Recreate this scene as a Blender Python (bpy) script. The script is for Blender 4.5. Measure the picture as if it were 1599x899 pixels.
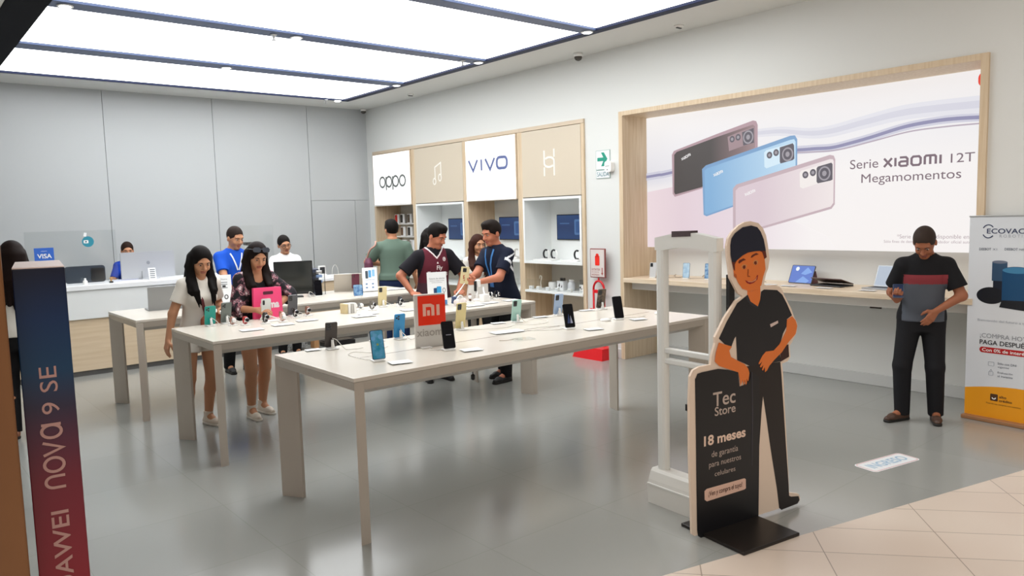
import bpy, bmesh, math, random
import numpy as np
from mathutils import Vector, Matrix

for o in list(bpy.data.objects):
    bpy.data.objects.remove(o, do_unlink=True)
SC = bpy.context.scene
COL = SC.collection
random.seed(7)
PI = math.pi

# ---------------------------------------------------------------- camera
def make_camera():
    yaw, pitch, roll = 0.70000158, 0.0956186519, -0.0274213629
    cy, sy, cp, sp = math.cos(yaw), math.sin(yaw), math.cos(pitch), math.sin(pitch)
    f = Vector((sy*cp, cy*cp, -sp)); r = Vector((cy, -sy, 0)); u = r.cross(f)
    cr, sr = math.cos(roll), math.sin(roll)
    r2 = cr*r + sr*u; u2 = -sr*r + cr*u
    cam = bpy.data.cameras.new('camera'); cam.sensor_width = 36.0
    cam.lens = 1182.66/1599*36.0
    cam.clip_start = 0.05; cam.clip_end = 100
    o = bpy.data.objects.new('camera', cam); COL.objects.link(o)
    m = Matrix((r2, u2, -f)).transposed().to_4x4()
    m.translation = Vector((0, 0, 1.70))
    o.matrix_world = m
    SC.camera = o
make_camera()

# ---------------------------------------------------------------- world, exposure
MALL_BASE, MALL_TOP, MALL_LEFT = 0.12, 2.0, 1.4
W = bpy.data.worlds.new('mall_ambient'); SC.world = W; W.use_nodes = True
bg = W.node_tree.nodes['Background']
bg.inputs[0].default_value = (0.88, 0.82, 0.76, 1)
# mall ambient, weighted by direction: light added from above and left, dim straight across
_n, _l = W.node_tree.nodes, W.node_tree.links
_tc = _n.new('ShaderNodeTexCoord'); _sx = _n.new('ShaderNodeSeparateXYZ'); _l.new(_tc.outputs['Generated'], _sx.inputs[0])
def _ramp(sock, a):
    k = _n.new('ShaderNodeMath'); k.operation = 'MULTIPLY'; k.inputs[1].default_value = a; k.use_clamp = False; _l.new(sock, k.inputs[0])
    m = _n.new('ShaderNodeMath'); m.operation = 'MAXIMUM'; m.inputs[1].default_value = 0.0; _l.new(k.outputs[0], m.inputs[0]); return m.outputs[0]
_a = _n.new('ShaderNodeMath'); _a.operation = 'ADD'; _p = _n.new('ShaderNodeMath'); _p.operation = 'POWER'; _p.inputs[1].default_value = 3.0; _l.new(_ramp(_sx.outputs[2], 1.0), _p.inputs[0]); _l.new(_ramp(_p.outputs[0], MALL_TOP), _a.inputs[0]); _l.new(_ramp(_sx.outputs[0], -MALL_LEFT), _a.inputs[1])
_b = _n.new('ShaderNodeMath'); _b.operation = 'ADD'; _b.inputs[1].default_value = MALL_BASE; _l.new(_a.outputs[0], _b.inputs[0]); _l.new(_b.outputs[0], bg.inputs[1])
SC.view_settings.view_transform = 'Standard'; SC.view_settings.look = 'None'
SC.view_settings.exposure = 0.0; SC.view_settings.gamma = 1.0
SC.view_settings.use_curve_mapping = False
CEILING_GLOW = 3.95          # radiance of the stretched light ceiling
SCREEN_GLOW = 0.95

# ---------------------------------------------------------------- materials
def lin(c):
    c = c/255.0
    return c/12.92 if c <= 0.04045 else ((c+0.055)/1.055)**2.4
def rgb(*c):
    if len(c) == 1 and isinstance(c[0], str):
        h = c[0]; c = (int(h[0:2], 16), int(h[2:4], 16), int(h[4:6], 16))
    return (lin(c[0]), lin(c[1]), lin(c[2]), 1)
_M = {}
def mat(name, col, rough=0.5, metal=0.0, emit=0.0, spec=0.5, trans=0.0, ecol=None):
    if name in _M: return _M[name]
    m = bpy.data.materials.new(name); m.use_nodes = True
    b = m.node_tree.nodes['Principled BSDF']
    c = rgb(col) if isinstance(col, str) else (tuple(col) + (1,))[:4]
    b.inputs['Base Color'].default_value = c
    b.inputs['Roughness'].default_value = rough
    b.inputs['Metallic'].default_value = metal
    b.inputs['Specular IOR Level'].default_value = spec
    if emit:
        b.inputs['Emission Color'].default_value = rgb(ecol) if ecol else c
        b.inputs['Emission Strength'].default_value = emit
    if trans: b.inputs['Transmission Weight'].default_value = trans
    m.diffuse_color = c
    _M[name] = m
    return m
def nodes(m):
    return m.node_tree.nodes, m.node_tree.links, m.node_tree.nodes['Principled BSDF']
def noisy(name, c1, c2, scale=(1, 1, 1), nscale=4.0, detail=6, rough=0.5, spec=0.5, bump=0.0, lo=0.35, hi=0.65):
    """procedural two-tone material driven by stretched noise"""
    if name in _M: return _M[name]
    m = mat(name, c1, rough, spec=spec); n, l, b = nodes(m)
    tc = n.new('ShaderNodeTexCoord'); mp = n.new('ShaderNodeMapping'); mp.inputs['Scale'].default_value = scale
    nz = n.new('ShaderNodeTexNoise'); nz.inputs['Scale'].default_value = nscale; nz.inputs['Detail'].default_value = detail
    cr = n.new('ShaderNodeValToRGB'); cr.color_ramp.elements[0].position = lo; cr.color_ramp.elements[1].position = hi
    cr.color_ramp.elements[0].color = rgb(c1); cr.color_ramp.elements[1].color = rgb(c2)
    l.new(tc.outputs['Object'], mp.inputs[0]); l.new(mp.outputs[0], nz.inputs['Vector'])
    l.new(nz.outputs['Fac'], cr.inputs[0]); l.new(cr.outputs[0], b.inputs['Base Color'])
    if bump:
        bp = n.new('ShaderNodeBump'); bp.inputs['Strength'].default_value = bump
        l.new(nz.outputs['Fac'], bp.inputs['Height']); l.new(bp.outputs[0], b.inputs['Normal'])
    return m
def tiled(name, c1, c2, mortar, w, h, rot, off=(0, 0), rough=0.2, msize=0.004, spec=0.5, nscale=1.5, brick=0.0):
    m = mat(name, c1, rough, spec=spec); n, l, b = nodes(m)
    tc = n.new('ShaderNodeTexCoord'); mp = n.new('ShaderNodeMapping')
    mp.inputs['Rotation'].default_value = (0, 0, rot); mp.inputs['Location'].default_value = (off[0], off[1], 0)
    bt = n.new('ShaderNodeTexBrick'); bt.offset = brick; bt.squash = 1
    bt.inputs['Color1'].default_value = rgb(c1); bt.inputs['Color2'].default_value = rgb(c2)
    bt.inputs['Mortar'].default_value = rgb(mortar); bt.inputs['Scale'].default_value = 1
    bt.inputs['Mortar Size'].default_value = msize; bt.inputs['Mortar Smooth'].default_value = 0.1
    bt.inputs['Brick Width'].default_value = w; bt.inputs['Row Height'].default_value = h
    nz = n.new('ShaderNodeTexNoise'); nz.inputs['Scale'].default_value = nscale; nz.inputs['Detail'].default_value = 1.5
    mx = n.new('ShaderNodeMix'); mx.data_type = 'RGBA'; mx.blend_type = 'OVERLAY'; mx.inputs[0].default_value = 0.10
    l.new(tc.outputs['Object'], mp.inputs[0]); l.new(mp.outputs[0], bt.inputs['Vector'])
    l.new(tc.outputs['Object'], nz.inputs['Vector'])
    l.new(bt.outputs['Color'], mx.inputs[6]); l.new(nz.outputs['Fac'], mx.inputs[7])
    l.new(mx.outputs[2], b.inputs['Base Color'])
    return m
def gradient(name, stops, axis=2, lo=0.0, hi=1.0, rough=0.4, emit=0.0):
    """printed colour gradient along one object axis between lo and hi"""
    m = mat(name, stops[0][1], rough); n, l, b = nodes(m)
    tc = n.new('ShaderNodeTexCoord'); sx = n.new('ShaderNodeSeparateXYZ'); mr = n.new('ShaderNodeMapRange')
    mr.inputs[1].default_value = lo; mr.inputs[2].default_value = hi
    cr = n.new('ShaderNodeValToRGB'); e = cr.color_ramp.elements
    e[0].position = stops[0][0]; e[0].color = rgb(stops[0][1]); e[1].position = stops[-1][0]; e[1].color = rgb(stops[-1][1])
    for p, c in stops[1:-1]:
        k = e.new(p); k.color = rgb(c)
    l.new(tc.outputs['Object'], sx.inputs[0]); l.new(sx.outputs[axis], mr.inputs[0])
    l.new(mr.outputs[0], cr.inputs[0]); l.new(cr.outputs[0], b.inputs['Base Color'])
    if emit:
        l.new(cr.outputs[0], b.inputs['Emission Color']); b.inputs['Emission Strength'].default_value = emit
    return m
def screen_glow(name, col, k=None):
    """a backlit surface: black body, its own colour as light"""
    return mat(name, '101010', 0.35, emit=SCREEN_GLOW if k is None else k, ecol=col)
def clear(name, tint=(1, 1, 1), amount=0.12):
    """thin clear acrylic or glass: mostly see-through with a glossy film"""
    if name in _M: return _M[name]
    m = bpy.data.materials.new(name); m.use_nodes = True; n = m.node_tree.nodes; l = m.node_tree.links
    n.clear(); out = n.new('ShaderNodeOutputMaterial'); tr = n.new('ShaderNodeBsdfTransparent'); gl = n.new('ShaderNodeBsdfGlossy')
    tr.inputs[0].default_value = tint + (1,); gl.inputs['Roughness'].default_value = 0.08
    lw = n.new('ShaderNodeLayerWeight'); lw.inputs[0].default_value = 0.5; fr = n.new('ShaderNodeMath'); fr.operation = 'POWER'; fr.inputs[1].default_value = 4.0; l.new(lw.outputs['Facing'], fr.inputs[0])
    ad = n.new('ShaderNodeMath'); ad.operation = 'MULTIPLY_ADD'; ad.inputs[1].default_value = 0.45; ad.inputs[2].default_value = amount*0.3
    mx = n.new('ShaderNodeMixShader'); l.new(fr.outputs[0], ad.inputs[0]); l.new(ad.outputs[0], mx.inputs[0])
    l.new(tr.outputs[0], mx.inputs[1]); l.new(gl.outputs[0], mx.inputs[2]); l.new(mx.outputs[0], out.inputs[0])
    _M[name] = m
    return m

WHITE = mat('white_paint', 'dadbd8', 0.6)
OFFWHITE = mat('white_laminate', 'eceae6', 0.35)
WOOD = noisy('pale_oak', 'ccb493', 'dac6aa', (14, 14, 0.7), 3.0, 5, 0.45)
WOOD_H = noisy('pale_oak_shelf', 'd3bda0', 'e3d2ba', (14, 0.7, 14), 3.0, 5, 0.4)
GREIGE = mat('greige_trim', 'cdbba4', 0.45)
BLACK = mat('black_plastic', '141416', 0.35)
DARK = mat('dark_plastic', '2a2b2e', 0.4)
PLASTIC = mat('white_plastic', 'f0efec', 0.3)
CHROME = mat('brushed_metal', 'c8c8c8', 0.3, 1.0)
GREYMETAL = mat('grey_paint', 'c9c9c6', 0.4)
PAPER = mat('white_card', 'f2f3f4', 0.5)
CABLE = mat('white_cable', 'dedbd4', 0.5)
CABLE_D = mat('tan_cable', 'b3a493', 0.5)
ACRYLIC = clear('clear_acrylic', (0.97, 0.98, 0.98), 0.15)

# ---------------------------------------------------------------- mesh building
class MB:
    """collects shapes and links them as ONE mesh object"""
    def __init__(s): s.v = []; s.f = []; s.m = []; s.sm = []
    def add(s, verts, faces, mi=0, smooth=False, M=None):
        o = len(s.v)
        for p in verts:
            p = Vector(p)
            s.v.append(tuple(M @ p) if M is not None else tuple(p))
        for f in faces:
            s.f.append([o+i for i in f]); s.m.append(mi); s.sm.append(smooth)
        return s
    def bm(s, b, mi=0, smooth=False, M=None):
        b.verts.ensure_lookup_table(); b.verts.index_update()
        s.add([v.co for v in b.verts], [[v.index for v in f.verts] for f in b.faces], mi, smooth, M)
        b.free(); return s
    def box(s, c, d, bevel=0.0, mi=0, M=None, seg=2):
        b = bmesh.new(); bmesh.ops.create_cube(b, size=1)
        for v in b.verts: v.co = Vector((v.co.x*d[0]+c[0], v.co.y*d[1]+c[1], v.co.z*d[2]+c[2]))
        if bevel: bmesh.ops.bevel(b, geom=b.edges[:], offset=bevel, segments=seg, affect='EDGES', profile=0.5)
        return s.bm(b, mi, False, M)
    def span(s, lo, hi, bevel=0.0, mi=0, M=None):
        return s.box([(a+b)/2 for a, b in zip(lo, hi)], [b-a for a, b in zip(lo, hi)], bevel, mi, M)
    def lathe(s, prof, n=24, mi=0, M=None, smooth=True):
        vs, fs = [], []
        for r, z in prof:
            for k in range(n):
                a = 2*PI*k/n; vs.append((r*math.cos(a), r*math.sin(a), z))
        for i in range(len(prof)-1):
            for k in range(n):
                a, b2 = i*n+k, i*n+(k+1) % n
                fs.append((a, b2, b2+n, a+n))
        fs.append(list(range(n))[::-1]); fs.append([(len(prof)-1)*n+k for k in range(n)])
        return s.add(vs, fs, mi, smooth, M)
    def ball(s, c, r, mi=0, M=None, n=16):
        b = bmesh.new(); bmesh.ops.create_uvsphere(b, u_segments=n, v_segments=max(6, n//2), radius=1)
        r = (r, r, r) if not hasattr(r, '__len__') else r
        for v in b.verts: v.co = Vector((v.co.x*r[0]+c[0], v.co.y*r[1]+c[1], v.co.z*r[2]+c[2]))
        return s.bm(b, mi, True, M)
    def prism(s, poly, t0, t1, mi=0, M=None):
        """2-D outline (x,z) in the plane y, from depth t0 (front, -y) to t1"""
        n = len(poly)
        area = sum(poly[i][0]*poly[(i+1) % n][1]-poly[(i+1) % n][0]*poly[i][1] for i in range(n))
        if area < 0: poly = poly[::-1]
        vs = [(x, t0, z) for x, z in poly]+[(x, t1, z) for x, z in poly]
        fs = [list(range(n)), list(range(n, 2*n))[::-1]]
        for i in range(n):
            j = (i+1) % n; fs.append((j, i, n+i, n+j))
        return s.add(vs, fs, mi, False, M)
    def tube(s, pts, r, n=8, mi=0, closed=False, M=None):
        P = [Vector(p) for p in pts]; vs, fs = [], []; N = len(P); up = None
        rr = r if hasattr(r, '__len__') else [r]*N
        for i, p in enumerate(P):
            if closed: t = P[(i+1) % N]-P[i-1]
            else: t = P[min(i+1, N-1)]-P[max(i-1, 0)]
            t.normalize()
            if up is None:
                up = Vector((0, 0, 1)) if abs(t.z) < 0.9 else Vector((1, 0, 0))
            a = t.cross(up)
            if a.length < 1e-5: a = t.orthogonal()
            a.normalize(); up = a.cross(t)
            for k in range(n):
                th = 2*PI*k/n; vs.append(p+a*(rr[i]*math.cos(th))+up*(rr[i]*math.sin(th)))
        for i in range(N if closed else N-1):
            for k in range(n):
                q = ((i+1) % N)*n; fs.append((i*n+k, i*n+(k+1) % n, q+(k+1) % n, q+k))
        if not closed:
            fs.append(list(range(n))[::-1]); fs.append([(N-1)*n+k for k in range(n)])
        return s.add(vs, fs, mi, True, M)
    def ribbon(s, pts, w, t0, t1, mi=0, M=None, closed=False):
        """flat mitred stroke along (x,z) points, between depths t0 and t1"""
        s.k = getattr(s, 'k', 0)+1; t0 = t0-0.00015*(s.k % 7)
        P = []
        for p in pts:
            if not P or math.hypot(p[0]-P[-1][0], p[1]-P[-1][1]) > 1e-5: P.append(p)
        if closed and math.hypot(P[0][0]-P[-1][0], P[0][1]-P[-1][1]) < 1e-5: P.pop()
        N = len(P); L, R = [], []
        if N < 2: return s
        def nrm(i, j):
            dx, dz = P[j][0]-P[i][0], P[j][1]-P[i][1]; l = math.hypot(dx, dz); return (-dz/l, dx/l)
        for i in range(N):
            a = nrm((i-1) % N, i) if (i > 0 or closed) else None; b = nrm(i, (i+1) % N) if (i < N-1 or closed) else None
            if a is None: a = b
            if b is None: b = a
            mx, mz = a[0]+b[0], a[1]+b[1]; q = max((mx*mx+mz*mz)/2, 0.35); mx, mz = mx/q*w/2, mz/q*w/2
            L.append((P[i][0]+mx, P[i][1]+mz)); R.append((P[i][0]-mx, P[i][1]-mz))
        vs = []
        for l, r in zip(L, R): vs += [(l[0], t0, l[1]), (r[0], t0, r[1]), (l[0], t1, l[1]), (r[0], t1, r[1])]
        fs = []
        for i in range(N if closed else N-1):
            a, b = i*4, ((i+1) % N)*4
            fs += [(a, a+1, b+1, b), (a+2, b+2, b+3, a+3), (a, b, b+2, a+2), (a+1, a+3, b+3, b+1)]
        if not closed: fs += [(0, 2, 3, 1), (4*N-4, 4*N-3, 4*N-1, 4*N-2)]
        return s.add(vs, fs, mi, False, M)
    def build(s, name, mats, parent=None, M=None):
        me = bpy.data.meshes.new(name)
        me.from_pydata([tuple(M @ Vector(p)) for p in s.v] if M is not None else s.v, [], s.f)
        for m in (mats if isinstance(mats, (list, tuple)) else [mats]): me.materials.append(m)
        me.polygons.foreach_set('material_index', s.m); me.polygons.foreach_set('use_smooth', s.sm)
        me.update()
        o = bpy.data.objects.new(name, me); COL.objects.link(o)
        if parent is not None: o.parent = parent
        return o
def tag(o, label, cat, group=None):
    o['label'] = label; o['category'] = cat
    if group: o['group'] = group
    return o
def thing(name, label, cat, loc=(0, 0, 0), rz=0.0, group=None):
    o = bpy.data.objects.new(name, None); COL.objects.link(o)
    o.empty_display_size = 0.1; o.location = loc; o.rotation_euler = (0, 0, rz)
    return tag(o, label, cat, group)
def struct(o, label=None):
    o['kind'] = 'structure'
    if label: o['label'] = label
    return o
def copy_tree(o, parent=None):
    c = o.copy(); COL.objects.link(c)
    if parent is not None: c.parent = parent
    for ch in [x for x in list(o.children)]: copy_tree(ch, c)
    return c
def curve_pts(pts, n=8):
    """Catmull-Rom through the points"""
    P = [Vector(p) for p in pts]; out = []
    for i in range(len(P)-1):
        a, b, c, d = P[max(i-1, 0)], P[i], P[i+1], P[min(i+2, len(P)-1)]
        for k in range(n):
            t = k/n
            out.append(0.5*((2*b)+(c-a)*t+(2*a-5*b+4*c-d)*t*t+(3*b-a-3*c+d)*t**3))
    out.append(P[-1]); return out
def arc(cx, cz, rx, rz, a0, a1, n=16):
    return [(cx+rx*math.cos(math.radians(a0+(a1-a0)*k/n)), cz+rz*math.sin(math.radians(a0+(a1-a0)*k/n))) for k in range(n+1)]
def rrect(x0, z0, x1, z1, r, n=5):
    return arc(x1-r, z1-r, r, r, 0, 90, n)+arc(x0+r, z1-r, r, r, 90, 180, n)+arc(x0+r, z0+r, r, r, 180, 270, n)+arc(x1-r, z0+r, r, r, 270, 360, n)

# ---------------------------------------------------------------- lettering
_T = {}
def text2d(body, bold=0.0, shear=0.0):
    k = (body, bold, shear)
    if k in _T: return _T[k]
    cu = bpy.data.curves.new('t', 'FONT'); cu.body = body; cu.offset = bold; cu.shear = shear; cu.resolution_u = 4
    o = bpy.data.objects.new('t', cu); COL.objects.link(o)
    dg = bpy.context.evaluated_depsgraph_get(); dg.update()
    me = bpy.data.meshes.new_from_object(o.evaluated_get(dg))
    v = [(p.co.x, p.co.y) for p in me.vertices]; f = [list(p.vertices) for p in me.polygons]
    x0 = min(p[0] for p in v); x1 = max(p[0] for p in v); y0 = min(p[1] for p in v); y1 = max(p[1] for p in v)
    bpy.data.objects.remove(o, do_unlink=True); bpy.data.curves.remove(cu); bpy.data.meshes.remove(me)
    _T[k] = (v, f, x0, x1, y0, y1); return _T[k]
def put_text(mb, body, x, z, w=None, h=None, bold=0.0, depth=-0.001, align='l', mi=0, M=None, cap=None, fn=None, shear=0.0):
    """letters in the (x,z) plane facing -y, baseline at z; w = total width, cap = capital height"""
    v, f, x0, x1, y0, y1 = text2d(body, bold, shear)
    sx = sz = None
    if cap: sz = cap/0.69
    if w: sx = w/(x1-x0)
    if sz is None: sz = sx
    if sx is None: sx = sz
    W_ = (x1-x0)*sx
    ox = x-(0 if align == 'l' else W_/2 if align == 'c' else W_)
    P = [(ox+(a-x0)*sx, depth, z+b*sz) for a, b in v]
    if fn: P = [fn(*p) for p in P]
    mb.add(P, f, mi, False, M); return mb
def xiaomi_word(mb, x, z, w, h, t, depth, mi=0, M=None):
    """wide rounded block lettering reading XIAOMI, drawn with strokes"""
    U = w/7.15; S = U
    def R(pts, ox, closed=False):
        mb.ribbon([(x+(ox+a)*S, z+b*h) for a, b in pts], t, depth, depth+0.002, mi, M, closed)
    R([(0, 0), (1, 1)], 0); R([(0, 1), (1, 0)], 0)
    R([(0, 0), (0, 1)], 1.45)
    R([(0.05, 1), (0.8, 1), (1, 0.8), (1, 0)], 1.95); R([(1, 0.52), (0.2, 0.52), (0, 0.4), (0, 0.14), (0.2, 0), (1, 0)], 1.95)
    R([(0.2, 0), (0.9, 0), (1.1, 0.2), (1.1, 0.8), (0.9, 1), (0.2, 1), (0, 0.8), (0, 0.2)], 3.45, True)
    R([(0, 0), (0, 0.85), (0.15, 1), (1.15, 1), (1.3, 0.85), (1.3, 0)], 5.05); R([(0.65, 0), (0.65, 1)], 5.05)
    R([(0, 0), (0, 1)], 6.9)
# outlines of the printed shapes, in metres on their own boards
ST_SHAPES = {
    'outline': [(0.411, 1.635), (0.47, 1.623), (0.506, 1.595), (0.53, 1.556), (0.544, 1.507), (0.559, 1.428), (0.548, 1.378), (0.531, 1.347), (0.515, 1.295), (0.532, 1.284), (0.593, 1.285), (0.641, 1.272), (0.666, 1.247), (0.674, 1.229), (0.736, 1.145), (0.76, 1.098), (0.789, 1.054), (0.785, 1.009), (0.747, 0.955), (0.726, 0.935), (0.734, 0.873), (0.711, 0.85), (0.664, 0.843), (0.673, 0.794), (0.695, 0.539), (0.72, 0.252), (0.732, 0.092), (0.812, 0.068), (0.827, 0.041), (0.818, 0.009), (0.667, -0.007), (0.302, -0.009), (0.049, -0.021), (0, -0.003), (-0.019, 0.033), (-0.022, 0.18), (-0.033, 0.449), (-0.033, 0.746), (-0.026, 0.863), (-0.006, 0.892), (0.037, 0.904), (0.118, 0.906), (0.126, 0.952), (0.151, 1.015), (0.149, 1.045), (0.217, 1.139), (0.301, 1.222), (0.352, 1.242), (0.316, 1.262), (0.284, 1.309), (0.259, 1.346), (0.253, 1.387), (0.24, 1.458), (0.235, 1.512), (0.246, 1.551), (0.271, 1.581), (0.322, 1.615), (0.366, 1.631)],
    'cap': [(0.411, 1.612), (0.457, 1.602), (0.483, 1.578), (0.507, 1.536), (0.52, 1.49), (0.524, 1.474), (0.474, 1.476), (0.438, 1.476), (0.386, 1.471), (0.347, 1.458), (0.309, 1.437), (0.284, 1.425), (0.268, 1.43), (0.259, 1.462), (0.257, 1.515), (0.265, 1.55), (0.29, 1.576), (0.347, 1.605)],
    'hair_l': [(0.268, 1.43), (0.284, 1.425), (0.306, 1.437), (0.29, 1.414), (0.29, 1.38), (0.281, 1.39)],
    'hair_r': [(0.477, 1.476), (0.524, 1.474), (0.532, 1.439), (0.514, 1.431), (0.507, 1.449), (0.497, 1.468)],
    'face': [(0.284, 1.425), (0.309, 1.437), (0.347, 1.458), (0.386, 1.471), (0.438, 1.475), (0.477, 1.475), (0.497, 1.468), (0.517, 1.431), (0.525, 1.375), (0.508, 1.339), (0.492, 1.29), (0.452, 1.27), (0.406, 1.264), (0.348, 1.282), (0.316, 1.316), (0.297, 1.348), (0.284, 1.367), (0.281, 1.39), (0.284, 1.407)],
    'neck': [(0.387, 1.27), (0.413, 1.263), (0.452, 1.27), (0.485, 1.286), (0.487, 1.25), (0.485, 1.213), (0.466, 1.178), (0.404, 1.207), (0.387, 1.245)],
    'ear_l': [(0.284, 1.367), (0.3, 1.362), (0.306, 1.343), (0.294, 1.344), (0.284, 1.354)],
    'brow_l': [(0.316, 1.423), (0.322, 1.434), (0.354, 1.442), (0.373, 1.434), (0.347, 1.428), (0.322, 1.416)],
    'brow_r': [(0.409, 1.443), (0.418, 1.456), (0.451, 1.466), (0.471, 1.458), (0.441, 1.453), (0.418, 1.443)],
    'eye_l': [(0.338, 1.397), (0.347, 1.41), (0.367, 1.411), (0.38, 1.402), (0.37, 1.387), (0.351, 1.385)],
    'pupil_l': [(0.346, 1.397), (0.354, 1.405), (0.367, 1.405), (0.368, 1.391), (0.357, 1.385)],
    'eye_r': [(0.426, 1.413), (0.435, 1.427), (0.451, 1.429), (0.466, 1.422), (0.461, 1.406), (0.442, 1.401)],
    'pupil_r': [(0.433, 1.412), (0.438, 1.422), (0.451, 1.423), (0.455, 1.409), (0.445, 1.403)],
    'nose': [(0.386, 1.383), (0.394, 1.383), (0.394, 1.365), (0.39, 1.35), (0.406, 1.345), (0.403, 1.341), (0.385, 1.343), (0.383, 1.356)],
    'mouth': [(0.367, 1.326), (0.386, 1.321), (0.419, 1.317), (0.445, 1.327), (0.458, 1.347), (0.466, 1.347), (0.46, 1.324), (0.432, 1.308), (0.403, 1.303), (0.38, 1.311)],
    'teeth': [(0.38, 1.321), (0.419, 1.317), (0.445, 1.327), (0.455, 1.338), (0.449, 1.32), (0.419, 1.312), (0.393, 1.314)],
    'shirt': [(0.369, 1.238), (0.387, 1.245), (0.404, 1.207), (0.466, 1.175), (0.485, 1.213), (0.492, 1.256), (0.514, 1.266), (0.618, 1.255), (0.66, 1.227), (0.698, 1.174), (0.741, 1.106), (0.699, 1.088), (0.699, 1.05), (0.667, 1.009), (0.648, 0.96), (0.639, 0.935), (0.649, 0.858), (0.548, 0.858), (0.405, 0.863), (0.31, 0.906), (0.301, 1.035), (0.288, 1.024), (0.267, 0.985), (0.217, 1.002), (0.176, 1.036), (0.234, 1.12), (0.309, 1.209)],
    'collar': [(0.369, 1.238), (0.387, 1.248), (0.408, 1.21), (0.466, 1.178), (0.47, 1.168), (0.404, 1.195)],
    'tag': [(0.562, 1.073), (0.624, 1.087), (0.627, 1.073), (0.568, 1.056)],
    'badge_panel': [(0.565, 1.044), (0.638, 1.046), (0.643, 0.986), (0.565, 0.991)],
    'apron': [(0.649, 0.934), (0.714, 0.946), (0.72, 0.875), (0.649, 0.855)],
    'arm_l': [(0.172, 1.016), (0.217, 1), (0.267, 0.984), (0.246, 0.965), (0.259, 0.93), (0.319, 0.899), (0.362, 0.878), (0.388, 0.853), (0.398, 0.827), (0.392, 0.79), (0.388, 0.782), (0.378, 0.799), (0.379, 0.774), (0.371, 0.765), (0.364, 0.794), (0.355, 0.765), (0.347, 0.797), (0.332, 0.765), (0.326, 0.8), (0.314, 0.841), (0.234, 0.87), (0.175, 0.892), (0.142, 0.92), (0.151, 0.967)],
    'arm_r': [(0.699, 1.085), (0.741, 1.1), (0.77, 1.075), (0.784, 1.041), (0.771, 0.998), (0.714, 0.959), (0.658, 0.908), (0.594, 0.871), (0.557, 0.844), (0.539, 0.821), (0.523, 0.814), (0.521, 0.842), (0.508, 0.825), (0.499, 0.829), (0.512, 0.856), (0.49, 0.843), (0.483, 0.85), (0.503, 0.876), (0.476, 0.862), (0.473, 0.87), (0.503, 0.907), (0.53, 0.926), (0.593, 0.925), (0.639, 0.954), (0.695, 1.025)],
    'pants': [(0.301, 0.864), (0.405, 0.863), (0.548, 0.858), (0.649, 0.855), (0.659, 0.78), (0.675, 0.62), (0.707, 0.307), (0.725, 0.143), (0.73, 0.075), (0.748, 0.065), (0.812, 0.054), (0.82, 0.029), (0.803, 0.012), (0.667, 0.006), (0.648, 0.021), (0.628, 0.137), (0.594, 0.288), (0.57, 0.398), (0.541, 0.545), (0.511, 0.686), (0.5, 0.602), (0.483, 0.414), (0.479, 0.293), (0.471, 0.132), (0.426, 0.078), (0.415, 0.553), (0.406, 0.742)],
    'phone': [(0.009, 0.849), (0.021, 0.871), (0.053, 0.875), (0.167, 0.878), (0.242, 0.863), (0.314, 0.841), (0.327, 0.762), (0.353, 0.765), (0.399, 0.78), (0.423, 0.827), (0.476, 0.795), (0.482, 0.668), (0.479, 0.293), (0.476, 0.014), (0.454, 0.003), (0.049, -0.006), (0.021, 0.014), (0.015, 0.049), (0.011, 0.354), (0.01, 0.501), (0.005, 0.847)],
    'phone_edge': [(0.414, 0.828), (0.423, 0.828), (0.431, 0.613), (0.425, 0.31), (0.418, 0.312), (0.42, 0.678)],
    'button': [(0.067, 0.245), (0.083, 0.254), (0.363, 0.253), (0.374, 0.246), (0.375, 0.195), (0.363, 0.191), (0.083, 0.187), (0.068, 0.199)],
}
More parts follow.
